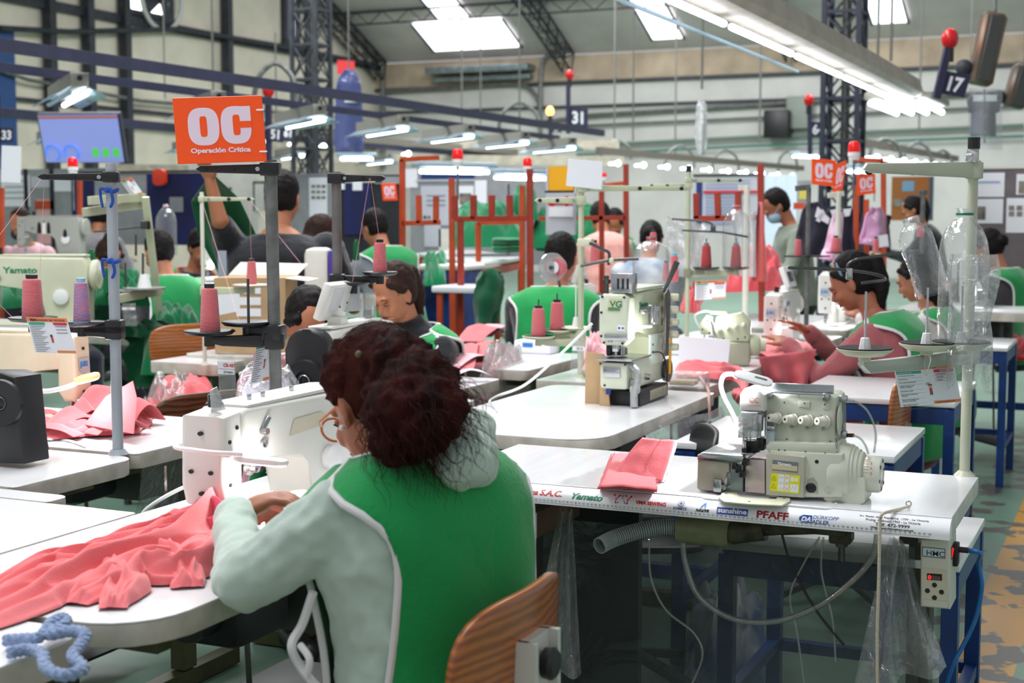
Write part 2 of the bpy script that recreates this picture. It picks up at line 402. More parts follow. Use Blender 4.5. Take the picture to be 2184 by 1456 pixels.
# windows high on the left wall
def wallwin(px0,py0,px1,py1,lab):
    global n
    a=onx(px0,py0,XL+.02); b=onx(px1,py1,XL+.02)
    m_=MB(); m_.box(XL+.01,XL+.04,a.y,b.y,b.z,a.z); o=struct('window_%d'%n,m_,SKY); n+=1
    fr=MB()
    for y in (a.y,(a.y*.55+b.y*.45),b.y): fr.bar((XL+.07,y,b.z-.1),(XL+.07,y,a.z),.14,.1)
    fr.bar((XL+.07,a.y,b.z),(XL+.07,b.y,b.z),.12,.1); fr.obj('window_frame',DARKT,parent=o)
    return a,b
wallwin(264,-40,358,42,''); wallwin(601,-30,630,92,'')
# round exhaust fan in front of the left window
p=onx(345,-5,XL+.2); t=thing('exhaust_fan','round wall fan with pale ring in front of the high left window','fan',p)
m_=MB(); m_.tube([V((0,.62*cos(a),.62*sin(a))) for a in [2*PI*i/28 for i in range(28)]],.045,8,closed=True); m_.obj('ring',mat('fan_ring',(200,200,196),rough=.5),t)
m_=MB(); m_.cyl((-.1,0,0),(.1,0,0),.12)
m_.obj('hub',DARKT,t)
for i in range(4):
    m_=MB(); a=i*PI/2+.4; m_.slab([(0,.05),(.5,.16),(.52,-.1),(0,-.07)],(0,0,0),(0,cos(a),sin(a)),(.35,-sin(a),cos(a)),.01,.003); m_.obj('blade',DARKT,t)
# left wall: steel posts, pipe runs, blue door at far left
t=MB()
for k,px in enumerate((108,190,268,486)):
    a=onx(px,120,XL+.15); m_=MB(); top=min(9,roofz(a.y)-.2)
    m_.bar((XL+.15,a.y,1.5),(XL+.15,a.y,top),.16,.18); m_.obj('wall_post',DARKT,label='dark steel post on the left wall, '+('leftmost','second from left','third from left','rightmost, beside the lattice tower')[k],cat='post')
def pipe(label,pts,r,m,name='pipe',cat='pipe'):
    m_=MB(); m_.tube(pts,r,8); return m_.obj(name,m,label=label,cat=cat)
pipe('dark cable run along the left wall below the fan window',[onx(x,y,XL+.25) for x,y in((0,60),(150,68),(380,62),(480,78),(600,98),(800,138))],.05,DARKT,'cable_run','cable')
pipe('dark horizontal pipe on the left wall at mid height',[onx(x,y,XL+.2) for x,y in((0,150),(60,170),(300,215),(600,240),(800,262))],.035,GALV)
pipe('lower grey pipe on the left wall above the blue curtains',[onx(x,y,XL+.2) for x,y in((30,240),(250,258),(540,292),(800,318))],.05,GALV)
m_=MB(); a=onx(0,60,XL+.1); b=onx(34,250,XL+.1); m_.box(XL,XL+.12,a.y-1,b.y,0,a.z); o=struct('door_1',m_,mat('blue_door_paint',(30,70,125),rough=.5)); 
# back wall pipes
pipe('grey pipe on the back wall bending down beside the corner',spline([ony(x,y,YB-.15) for x,y in((815,196),(960,188),(1100,180),(1140,200),(1152,240),(1152,330))],6),.05,GALV)
pipe('upper grey conduit along the right half of the back wall',[ony(x,y,YB-.15) for x,y in((1150,262),(1260,246),(1800,212),(2184,196))],.05,GALV)
pipe('thin conduit just below the upper grey conduit',[ony(x,y,YB-.15) for x,y in((1250,268),(1600,252),(2184,226))],.03,GALV)
pipe('grey green pipe along the back wall',[ony(x,y,YB-.2) for x,y in((1230,312),(1600,293),(2184,268))],.045,mat('grey_green_pipe',(110,128,118),rough=.5))
pipe('teal green pipe low on the back wall',[ony(x,y,YB-.25) for x,y in((1230,330),(1600,311),(2184,290))],.03,mat('teal_pipe',(72,130,120),rough=.5))
pipe('vertical grey pipe in the back left corner',[ony(x,y,YB-.15) for x,y in((817,100),(817,360))],.07,GALV)
pipe('curved grey duct pipe beside the second truss',spline([ony(x,y,YB-.3) for x,y in((1215,108),(1170,118),(1155,150),(1152,260))],5),.06,GALV)
m_=MB(); p=ony(1660,265,YB-.3); m_.rbox(p,(.55,.5,.6),.03); o=m_.obj('wall_speaker',BLK,label='black square loudspeaker box on the back wall',cat='speaker')
m_=MB(); p=ony(1705,240,YB-.2); m_.rbox(p,(.55,.2,.7),.02); m_.obj('electric_cabinet',mat('cabinet_grey',(140,148,140)),label='grey electric cabinet on the back wall beside the lattice tower',cat='cabinet')
# lattice towers
def tower(px,D,w,z0,z1,lab,colr):
    c=at(px,400,D); t=thing('lattice_tower',lab,'tower',(c.x,c.y,0))
    k=w/2
    for sx in(-k,k):
        for sy in(-k,k):
            m_=MB(); m_.bar((sx,sy,z0),(sx,sy,z1),.05,.05); m_.obj('post',colr,t)
    z=z0; i=0
    m_=MB()
    while z<z1-.1:
        h=w*1.25
        for (a,b) in(((-k,-k),(k,-k)),((k,-k),(k,k)),((k,k),(-k,k)),((-k,k),(-k,-k))):
            m_.bar((a[0],a[1],z),(b[0],b[1],z+h),.02); m_.bar((b[0],b[1],z),(a[0],a[1],z+h),.02); m_.bar((a[0],a[1],z),(b[0],b[1],z),.035)
        z+=h
    m_.obj('bracing',colr,t)
    m_=MB(); m_.cyl((.02,0,z0),(.02,0,z1),.045); m_.obj('cable_conduit',DSTEEL,t)
    return t
tower(667,19,.36,0,6.6,'dark lattice steel tower left of the blue hanging garment','x' and DARKT)
tower(1795,14.5,.34,0,5.5,'navy lattice steel tower behind the orange OC boards',mat('navy_tower',(36,40,62),rough=.5,var=.2))
# vertical hanger rods from the roof
HG=mat('hanger_rod',(110,110,106),rough=.5,metal=.5)
for k,(px,y0,y1,D) in enumerate(((745,0,230,18),(1108,0,290,18),(1350,0,300,20),(1497,0,190,14),(1620,0,300,22),(1310,30,330,24),(1870,0,200,12),(1900,0,130,12),(1960,0,280,24),(590,130,280,20),(455,0,200,16),(352,0,210,20),(985,100,265,26),(1025,100,265,27),(1440,30,330,26),(2070,0,130,20))):
    a=at(px,y0-60,D); b=at(px,y1,D); m_=MB(); m_.cyl((b.x,b.y,a.z),b,.012 if D<22 else .016,n=6)
    m_.obj('hanger_rod',HG,label='thin grey rod hanging from the roof',cat='rod',group='thin rods hanging from the roof')
for k,(x0,x1,yb,yt,D,lab) in enumerate(((543,632,200,138,14,'above the big OC board'),(1065,1150,262,222,20,'left of number 31'),(1283,1345,326,300,24,'right of number 31'),(1420,1480,345,312,26,'above the rear cream stand'),(1520,1575,350,322,28,'behind the far light row'),(1660,1700,352,325,30,'left of the navy tower'),(1856,1920,325,297,20,'just right of the navy tower'),(1928,1985,335,305,23,'second right of the navy tower'),(1990,2030,345,322,26,'third right of the navy tower'))):
    xc=(x0+x1)/2; m_=MB(); q=(x1-x0)*.28; m_.tube(spline([at(x0,yb+14,D),at(x0,yb,D),at(x0+q*.4,yb-(yb-yt)*.6,D),at(xc-q*.4,yt,D),at(xc+q*.4,yt,D),at(x1-q*.4,yb-(yb-yt)*.6,D),at(x1,yb,D),at(x1,yb+14,D)],5),.028,6); m_.obj('hanger_arch',GALV,label='bent pipe hanger arch over a light rail, '+lab,cat='hanger')
# ================================================================ LIGHT ROWS
FIXG=mat('fixture_grey',(150,148,140),rough=.45,metal=.2); FIXW=mat('fixture_reflector',(176,196,210),rough=.25,metal=.4); TUBEO=mat('unlit_tube',(175,205,225),rough=.2)
def fixture(label,group,L=1.25):
    t=thing('fluorescent_light',label,'ceiling light',(0,0,0),0,group)
    m_=MB(); pr=[(-.06,.0),(.06,.0),(.06,-.09),(-.06,-.09)]
    m_.slab(pr,(0,0,0),(0,1,0),(0,0,1),L,.006); m_.obj('housing',FIXG,t)
    m_=MB()
    for s in(-1,1):
        m_.add([(0,s*.045,-.085),(L,s*.045,-.085),(L,s*.17,-.15),(0,s*.17,-.15),(0,s*.17,-.145),(L,s*.17,-.145)],[(0,1,2,3),(3,2,5,4)],False)
    o=m_.obj('reflector',FIXW,t); solid(o,.004)
    m_=MB(); m_.cyl((.05,-.05,-.13),(L-.05,-.05,-.13),.017,n=10); m_.obj('lit_tube',LAMP,t)
    m_=MB(); m_.cyl((.05,.06,-.13),(L-.05,.06,-.13),.017,n=10); m_.obj('tube',TUBEO,t)
    m_=MB(); m_.cyl((-.012,0,-.035),(.004,0,-.035),.018,n=12); m_.obj('cable_knockout',BLK,t)
    return t
fx=fixture('grey slanted fluorescent fixture under the long navy rail, second nearest on the left','fluorescent fixtures under the navy rail')
AF=R(138.7)
labs=['slanted fluorescent fixture under the navy rail, nearest, at upper left of the photo','slanted fixture under the navy rail, right behind the big orange OC board','slanted fixture right of the big orange OC board','slanted fixture in front of the hanging blue garment','slanted fixture right of the hanging blue garment','slanted fixture second from the far end of the navy rail','slanted fixture at the far end of the long navy rail']
for k,Y in enumerate((7.55,9.1,10.55,12.05,13.5,14.95,16.4)):
    q=fx if k==0 else dup(fx,(0,0,0)); q.location=(-6.52,Y,2.33); q.rotation_euler=(0,0,AF); q['label']=labs[k]; q['group']='fluorescent fixtures under the navy rail'
def rail(name,lab,a,b,w,h,m):
    m_=MB(); m_.bar(a,b,w,h); return m_.obj(name,m,label=lab,cat='rail')
rail('light_rail','long navy steel rail carrying the slanted lights',(-6.42,3,2.42),(-6.42,17.2,2.42),.05,.08,NAVY)
rail('light_rail','second navy rail just behind the long light rail',(-6.95,3,2.36),(-6.95,17.0,2.36),.04,.06,NAVY)
rail('light_rail','far navy rail crossing in front of the hanging screen',(-10.7,8,2.42),(-10.7,26,2.42),.05,.1,NAVY)
for k,Y in enumerate((12.1,14.6,17.0,19.5)):
    q=dup(fx,(-10.8,Y,2.33),AF); q['group']='fixtures under the far navy rail'; q['label']=('fixture under the far navy rail at the left photo edge','fixture under the far navy rail in front of the hanging screen','fixture under the far navy rail just left of the OC board','fixture under the far navy rail behind the OC board')[k]
# far rows: light ends seen as a chain of bright dots
def farrow(a,b,n_,lab,grp,rl):
    for k in range(n_):
        p=a.lerp(b,k/(n_-1)); m_=MB(); m_.ell(p,.042,n=10,m=8); m_.cyl(p,p+V((-.75,.66,0))*.25,.018,n=8)
        m_.obj('far_light',LAMP,label=lab,cat='ceiling light',group=grp)
    m_=MB(); d=(b-a)*.08; m_.bar(a-d+V((0,0,.16)),b+d+V((0,0,.16)),.08,.1)
    o=m_.obj('light_rail',mat('far_rail',(120,112,104),rough=.6),label=rl,cat='rail')
farrow(at(1318,348,21),at(1690,374,29),10,'small bright light in the far row along the back wall left of the tower','far light row left of the tower','thin far rail with a chain of bright lights left of the tower')
farrow(at(1836,331,18),at(2030,355,27),9,'small bright light in the far row right of the tower','far light row right of the tower','thin far rail with a chain of bright lights right of the tower')
farrow(at(735,318,20),at(1080,342,26),4,'small bright light in the far row left of centre','far light row left of centre','thin far rail behind the red beacons')
farrow(at(560,300,19),at(690,312,20),3,'small bright light in the far row behind the left tower','far light row behind the left tower','thin far rail behind the left tower')
# right hand continuous light line
t=thing('continuous_light_line','long continuous grey light housing with bright tubes descending across the upper right','ceiling light',(-1.68,0,2.39))
m_=MB(); m_.slab([(-.08,.0),(.08,0),(.11,-.10),(.08,-.13),(-.08,-.13),(-.11,-.10)],(0,1.5,0),(-1,0,0),(0,0,1),9.5,.008); m_.obj('housing',mat('light_line_housing',(186,176,164),rough=.5,var=.1),t)
y=1.6;k=0
LL=mat('lit_tube_long',(255,255,255),emit=7,ecol=(240,246,255))
while y<10.2:
    m_=MB(); L=1.15 if k%3 else .9; m_.cyl((-.03,y,-.175),(-.03,y+L,-.175),.015,n=10); m_.obj('lit_tube',LL,t); y+=L+.12; k+=1
m_=MB(); m_.cyl((-.15,1.6,-.2),(-.15,8.0,-.2),.009,n=8); m_.obj('tube',TUBEO,t)
m_=MB(); m_.bar((.0,1.5,.02),(.0,10.9,.02),.05,.03); m_.obj('cable_tray',mat('tray_navy',(74,74,92),rough=.5),t)
t=thing('end_light','bright bundle of lit tubes at the far end of the light line','ceiling light',(-1.76,11.2,2.24))
m_=MB(); m_.rbox((0,.3,.04),(.5,1.0,.05),.01); m_.obj('housing',FIXG,t)
for k in range(4):
    m_=MB(); m_.cyl((-.18+.12*k,-.3,-.02),(-.18+.12*k,.9,-.02),.022,n=8); m_.obj('lit_tube',LL,t)
# fixtures over the orange inspection table and near the tower
def hfix(a,b,lab,grp=None):
    d=b-a; t=thing('work_light',lab,'ceiling light',a,math.atan2(d.y,d.x),grp); L=d.length
    m_=MB(); m_.rbox((L/2,0,.05),(L+.05,.2,.04),.008); m_.obj('housing',FIXW,t)
    for s in(-.05,.05):
        m_=MB(); m_.cyl((.03,s,.0),(L-.03,s,.0),.016,n=8); m_.obj('lit_tube',LAMP,t)
hfix(at(895,365,10.5),at(1042,368,10.8),'bright work light hanging over the white topped orange table')
hfix(at(1062,378,11.5),at(1160,382,12),'bright work light right of the one over the white topped table')
hfix(at(1695,333,22),at(1752,331,22.5),'short work light left of the navy tower')
hfix(at(722,339,17),at(800,341,17),'work light above the blue curtains right of the left tower')
hfix(at(1815,365,14),at(1845,363,14.2),'small work light behind the three OC boards')
# ================================================================ WORLD LIGHT
w=bpy.data.worlds.new('w'); scn.world=w; w.use_nodes=True; bg=w.node_tree.nodes['Background']; bg.inputs[0].default_value=(.93,.96,1,1); bg.inputs[1].default_value=.54
def area(loc,rot,sx,sy,e,col=(1,1,1)):
    l=bpy.data.lights.new('a','AREA'); l.shape='RECTANGLE'; l.size=sx; l.size_y=sy; l.energy=e; l.color=col
    o=bpy.data.objects.new('daylight_fill_light',l); COL.objects.link(o); o.location=loc; o.rotation_euler=rot; return o
# area lamps added to brighten the hall, standing in for overhead daylight
area((-4,9,6.4),(0,0,0),2.2,6,540,(.97,.985,1)); area((-10,13,6.6),(0,0,0),2.2,6,640,(.97,.985,1)); area((-2,19,7),(R(20),0,0),3,6,720,(.97,.985,1)); area((-9,21,7),(R(20),0,0),3,6,820,(.97,.985,1))
area((-3.2,2.5,5.5),(0,0,0),2.0,4,290,(.97,.985,1))
# ================================================================ CAMERA
cd=bpy.data.cameras.new('cam'); cam=bpy.data.objects.new('camera',cd); COL.objects.link(cam); scn.camera=cam
cam.location=CAM; cam.rotation_euler=(PI/2-PIT,0,YAW); cd.lens=50; cd.sensor_width=36; cd.clip_start=.05; cd.clip_end=200
cd.dof.use_dof=True; cd.dof.focus_distance=3.4; cd.dof.aperture_fstop=5.0
scn.view_settings.view_transform='Standard'; scn.view_settings.look='None'; scn.view_settings.exposure=0; scn.view_settings.gamma=1
c=scn.cycles; c.max_bounces=7; c.diffuse_bounces=3; c.glossy_bounces=3; c.transmission_bounces=4; c.transparent_max_bounces=14; c.caustics_reflective=False; c.caustics_refractive=False; c.sample_clamp_indirect=6
# ================================================================ TABLES AND BENCHES
def table(lab,x0,x1,y0,y1,z=.76,rs=(.02,.1,.1,.02),th=.042,legm=None,legs='T',grp=None,edge=True):
    t=thing('sewing_table',lab,'table',(x0,y0,0),0,grp)
    w=x1-x0;h=y1-y0
    m_=MB(); m_.slab(rrect(w,h,.05,6,rs=rs),(0,0,z-.003),(1,0,0),(0,1,0),.003,.001,1); m_.obj('tabletop',WHT,t)
    m_=MB(); m_.slab(rrect(w,h,.05,6,rs=rs),(0,0,z-th),(1,0,0),(0,1,0),th-.003,.004); m_.obj('edge_band',EDGE,t)
    lm=legm or mat('olive_steel',(92,90,58),rough=.5,metal=.2,var=.2)
    horiz=w>h
    for s in(0,1):
        m_=MB()
        if horiz:
            x=.12 if s==0 else w-.12; m_.bar((x,.06,z-.06),(x,h-.06,z-.06),.04,.04); m_.bar((x,h*.55,.06),(x,h*.55,z-.07),.06,.05); m_.bar((x,.03,.03),(x,h-.03,.03),.05,.05)
        else:
            y=.14 if s==0 else h-.14; m_.bar((.06,y,z-.06),(w-.06,y,z-.06),.04,.04); m_.bar((w*.45,y,.06),(w*.45,y,z-.07),.09,.05); m_.bar((.03,y,.03),(w-.03,y,.03),.05,.05)
        m_.obj('leg_frame',lm,t)
    m_=MB()
    if horiz: m_.bar((.12,h*.6,.3),(w-.12,h*.6,.3),.03,.04)
    else: m_.bar((w*.45,.14,.3),(w*.45,h-.14,.3),.03,.04)
    m_.obj('stretcher',lm,t)
    if w*h>.25:  # dark motor, pedal, rod and drawer added to darken the space under the top
        cx,cy=w*.5,h*.5; m_=MB(); m_.rbox((cx,cy,z-.14),(.16,.20,.16),.03); m_.cyl((cx,cy-.1,z-.14),(cx,cy-.16,z-.14),.05,n=16); m_.obj('motor',mat('added_motor_dark',(40,42,44),rough=.5,var=.2),t)
        m_=MB(); m_.rbox((cx,cy,.12),(.26,.36,.012),.005,Matrix.Rotation(R(12),3,'Y')); m_.obj('added_pedal',mat('added_motor_dark',()),t)
        m_=MB(); m_.cyl((cx+.05,cy,.13),(cx+.03,cy,z-.2),.006,n=8); m_.obj('added_pedal_rod',DSTEEL,t)
        m_=MB(); m_.box(cx-.12,cx+.12,cy+.14,cy+.40 if h>.9 else min(cy+.3,h-.05),z-.24,z-.05); m_.obj('drawer',mat('added_drawer_grey',(92,92,86),rough=.6,var=.2),t)
    return t
table('white sewing table in the foreground, worked on by the woman with dark red hair',-1.955,-1.4,1.72,3.0,rs=(.02,.13,.06,.02))
table('small white table corner at the lower left photo edge under the blue yarn loop',-2.35,-1.465,1.05,1.69,rs=(.02,.05,.06,.02),th=.05)
table('white side table at the left photo edge, butted against the foreground sewing table',-3.0,-1.965,1.7,2.42,rs=(.01,.01,.01,.01))
table('white table end at the left photo edge behind the plastic covered side table',-3.1,-2.22,2.43,2.505,rs=(.01,.02,.03,.01))
table('white sewing table on the left carrying the pale grey pole',-3.4,-2.41,2.53,2.98,rs=(.02,.02,.06,.02))
table('white sewing table on the left with the heap of pink pieces and the beige machine',-3.4,-2.45,3.02,3.64,rs=(.02,.02,.05,.02))
table('white table end under the machine with the tilted display box',-2.66,-2.1,3.68,4.40,rs=(.02,.03,.03,.02))
table('white table with rounded corner carrying the tall flatlock machine',-2.03,-1.4,3.72,4.92,rs=(.03,.14,.03,.06))
table('white table of the woman in the black turtleneck, pink pieces on its end',-2.95,-2.28,4.42,5.0,rs=(.02,.05,.03,.02))
table('white table between the turtleneck woman and the rack, blue notepad box on it',-3.0,-2.3,5.3,6.05,rs=(.02,.03,.03,.02))
table('white table with plastic wrapped edge carrying the small overlock machine',-2.15,-1.47,5.02,6.15,rs=(.02,.03,.04,.02),th=.05,legm=BLUEF)
table('white table of the woman in mauve sleeves, pink fabric hanging over its edge',-2.25,-1.45,6.22,7.5,rs=(.02,.03,.03,.02),legm=BLUEF)
def bench(lab,x0,x1,y0,y1,z):
    t=thing('side_bench',lab,'bench',(x0,y0,0)); w=x1-x0;h=y1-y0
    m_=MB(); m_.slab(rrect(w,h,.004,2),(0,0,z-.02),(1,0,0),(0,1,0),.02,.002); m_.obj('benchtop',WHT,t)
    m_=MB(); a=.02
    for p,q in(((a,a),(w-a,a)),((w-a,a),(w-a,h-a)),((w-a,h-a),(a,h-a)),((a,h-a),(a,a))): m_.bar((p[0],p[1],z-.055),(q[0],q[1],z-.055),.03,.06)
    m_.obj('apron',BLUEF,t)
    for p in((a,a),(w-a,a),(w-a,h-a),(a,h-a)):
        m_=MB(); m_.bar((p[0],p[1],0),(p[0],p[1],z-.03),.038,.038); m_.obj('leg',BLUEF,t)
    for p,q in(((a,a),(a,h-a)),((w-a,a),(w-a,h-a)),((a,h-a),(w-a,h-a))):
        m_=MB(); m_.bar((p[0],p[1],.2),(q[0],q[1],.2),.03,.03); m_.obj('stretcher',BLUEF,t)
    return t
bench('white topped bench with blue legs under the right end of the overlock table',-.94,-.37,3.34,3.88,.60)
bench('white topped blue bench right behind the overlock machine',-1.32,-.65,4.16,4.78,.7)
bench('white topped blue bench beside the teak chair back, behind the hanging rules card',-1.22,-.62,5.3,6.0,.72)
bench('white topped blue bench at the right, behind the two clear bottles',-1.0,-.64,7.6,8.2,.72)
# ---- overlock table in the foreground right
OT=thing('overlock_table','white sewing table with a ruler and sewing supplier stickers along its front edge','table',(-1.585,3.085,0))
OW,OD=1.225,.505
m_=MB(); m_.slab([(0,.05),(0,OD-.0),(OW,OD),(OW,.0),(.02,.0)],(0,0,.757),(1,0,0),(0,1,0),.003,.001,1); m_.obj('tabletop',mat('white_laminate_streaky',(236,237,240),rough=.2,var=.03,vscale=3,stretch=(12,1,1),coat=.3),OT)
# rolled front edge with the printed sticker wrapped over it
def roll(s):
    """point on the edge profile (y,z,normal) at arc length s from the bottom"""
    if s<.0105: return -.036,.7175+s,(-1,0)
    a=(s-.0105)/.052*PI/2; a=min(a,PI/2)
    return -.036*cos(a),.728+.029*sin(a),(-cos(a)*.029,sin(a)*.036)
def wrapme(me_or_vs):
    out=[]
    for c in me_or_vs:
        y,z,n_=roll(max(0,c[1])); L_=math.hypot(*n_); out.append((c[0],y+n_[0]/L_*c[2],z+n_[1]/L_*c[2]))
    return out
m_=MB(); m_.grid(lambda u,v: V(wrapme([(u*OW,v*.0625,0)])[0]),3,20)
m_.add([(x,)+roll(s)[:2] for x in(0,) for s in [i*.0625/16 for i in range(17)]]+[(0,0,.7175)],[tuple(range(18))],False)
m_.add([(x,)+roll(s)[:2] for x in(OW,) for s in [i*.0625/16 for i in range(17)]]+[(OW,0,.7175)],[tuple(range(18))[::-1]],False)
m_.add([(0,-.036,.7175),(OW,-.036,.7175),(OW,0,.7175),(0,0,.7175)],[(0,1,2,3)],False); m_.obj('rolled_front_edge',STKW,OT)
m_=MB(); m_.slab([(0,.0),(0,OD),(OW,OD),(OW,.0)],(0,0,.7175),(1,0,0),(0,1,0),.0395,.002); m_.obj('edge_band',mat('table_edge_light',(214,211,204),rough=.5,var=.1),OT)
for x in(.1,OW-.1):
    m_=MB(); m_.bar((x,.08,.695),(x,.5,.695),.04,.04); m_.bar((x,.3,.06),(x,.3,.68),.085,.05); m_.bar((x,.02,.03),(x,.52,.03),.05,.05); m_.obj('leg_frame',mat('grey_leg',(158,160,150),rough=.4,var=.15) if x<.5 else mat('dark_leg',(70,66,60),rough=.5,var=.2),OT)
m_=MB(); m_.bar((.1,.3,.12),(OW-.1,.3,.12),.12,.03); m_.obj('stretcher',mat('grey_leg',()),OT)
SX=lambda px: ony(px,1120,OT.location.y-.036).x-OT.location.x
X0=SX(1983)-1.0
def wtext(s,size,px0,px1,sv,m,bold=0,shear=0,name='lettering',e=.0003):
    x0,x1=(px0,px1) if px1 is None or abs(px0)<10 else (SX(px0),SX(px1))
    ob=text(s,size,(0,0,0),(1,0,0),(0,1,0),m,OT,bold=bold,shear=shear,name=name,th=.0001); me=ob.data
    bm=bmesh.new(); bm.from_mesh(me)
    if size>.008:
        k_=.002
        while k_<size: bmesh.ops.bisect_plane(bm,geom=list(bm.verts)+list(bm.edges)+list(bm.faces),plane_co=(0,k_,0),plane_no=(0,1,0)); k_+=.0025
    bm.to_mesh(me); bm.free()
    xs=[v.co.x for v in me.vertices]; a_=min(xs); k_=1 if x1 is None else (x1-x0)/(max(xs)-a_)
    for v,c in zip(me.vertices,wrapme([(x0+(v.co.x-a_)*k_,sv+v.co.y,e+v.co.z) for v in me.vertices])): v.co=c
    return ob
def wpoly(poly,m,name,e=.0009):
    m_=MB(); 
    mx_=max(p[1] for p in poly); mn=min(p[1] for p in poly)
    f_=wrapme([(a,b,e) for a,b in poly]); g_=wrapme([(a,b,e+.0002) for a,b in poly]); n_=len(f_)
    m_.add(g_,[tuple(range(n_))],False); return m_.obj(name,m,OT)
m_=MB()
for i in range(0,101):
    x=X0+i*.01; h=.0034 if i%5==0 else .0022
    if x>.0: m_.add(wrapme([(x-.0002,.0045,.0003),(x+.0002,.0045,.0003),(x+.0002,.0045+h,.0003),(x-.0002,.0045+h,.0003)]),[(0,1,2,3)],False)
m_.add(wrapme([(max(X0,0.005),.0040,.0003),(X0+1,.0040,.0003),(X0+1,.0045,.0003),(max(X0,0.005),.0045,.0003)]),[(0,1,2,3)],False)
m_.obj('ruler_scale',BLKP,OT)
nums=MB()
for i in range(1,101):
    x=X0+i*.01-.0026
    if x>.02:
        o_=wtext(str(i),.0045,x,None,.0085,BLKP,name='ruler_number'); me=o_.data
        nums.add([v.co.copy() for v in me.vertices],[tuple(p.vertices) for p in me.polygons],False); bpy.data.objects.remove(o_)
nums.obj('ruler_numbers',BLKP,OT)
SLB=mat('slate_blue_print',(70,100,160))
wtext('Rimcostura',.021,1046,1146,.022,REDP,.0006,.35); wtext('S.A.C.',.023,1150,1197,.022,REDP,.0006,.2)
wtext('Yamato',.023,1218,1284,.020,GRNP,.0009,.35)
e0=SX(1304); ew=SX(1345)-e0
for a in(0,.6): wpoly([(e0+ew*a,.042),(e0+ew*(a+.1),.042),(e0+ew*(a+.2),.028),(e0+ew*(a+.3),.042),(e0+ew*(a+.4),.042),(e0+ew*(a+.23),.018),(e0+ew*(a+.17),.018)],REDP,'red_v_emblem')
wpoly([(e0+ew*.24,.018),(e0+ew*.46,.042),(e0+ew*.54,.042),(e0+ew*.76,.018),(e0+ew*.66,.018),(e0+ew*.5,.036),(e0+ew*.34,.018)],mat('pale_blue_print',(150,170,215)),'emblem_peak',.0011)
wpoly([(SX(1349),.016),(SX(1349)+.0006,.016),(SX(1349)+.0006,.042),(SX(1349),.042)],REDP,'divider_line')
wtext('VMA SEWING',.0135,1354,1419,.021,REDP,.0005)
wtext('SCHMETZ',.009,1435,1464,.016,SLB,.0004); cx=SX(1451)
wpoly([(cx+.0075*cos(a),.032+.0075*sin(a)) for a in[2*PI*i/18 for i in range(18)]],SLB,'round_crest'); wpoly([(cx+.0062*cos(a),.032+.0062*sin(a)) for a in[2*PI*i/18 for i in range(18)]],STKW,'crest_field',.0012)
wtext('H',.009,cx-.0025,cx+.0025,.0285,SLB,.0006,e=.0018)
wtext('AnKai',.011,1483,1500,.0155,BLKP,.0005); wtext('安凯',.008,1501,1512,.016,BLKP,.0003)
px_=SX(1492); wpoly([(px_,.027),(px_+.009,.039),(px_+.013,.039),(px_+.013,.027),(px_+.010,.027),(px_+.009,.034),(px_+.004,.027)],mat('sky_print',(40,120,200)),'blue_peak_logo')
a_=SX(1528);b_=SX(1594); wpoly([(a_,.014),(b_,.014),(b_,.022),(b_,.031),(a_,.031),(a_,.022)],BLUP,'blue_sticker'); wtext('sunshine',.0165,1530,1592,.0185,STKW,.0006,e=.0016)
wtext('PFAFF',.0245,1613,1681,.014,mat('deep_red_print',(165,22,28)),.0009)
a_=SX(1704);b_=SX(1731); wpoly([(a_+.006,.012),(b_,.012),(b_,.021),(b_,.030),(a_+.008,.030),(a_,.024),(a_,.017)],BLUP,'blue_monogram'); wtext('DA',.015,1708,1729,.015,STKW,.0008,.3,e=.0016)
wtext('DÜRKOPP',.0125,1733,1788,.023,SLB,.0001,.2); wtext('ADLER',.0135,1731,1768,.011,SLB,.0003,.1)
wtext('Av. Paseo de la República  1735 - La Victoria',.0075,1830,1979,.0395,BLKP,.0001); wtext('Prolng. Huánuco 1965 - La Victoria',.0085,1845,1962,.030,BLKP,.0001)
wtext('Telf. 472-9999',.0105,1866,1940,.0195,BLKP,.0002); wtext('Web: www.rimcostura.com.pe',.0072,1856,1948,.0125,BLKP,.0002)
# raised cover plate on the table behind the sticker, with a domed screw
m_=MB(); m_.slab(rrect(.30,.085,.02,5),(OW-.55,-.012,.7565),(1,0,0),(0,1,0),.003,.0014); m_.obj('raised_cover_plate',STKW,OT)
q=on(1787,1072,.76)-V(OT.location); m_=MB(); m_.ell((q.x,q.y,.760),(.014,.010,.0035)); m_.obj('domed_screw',STEEL,OT)
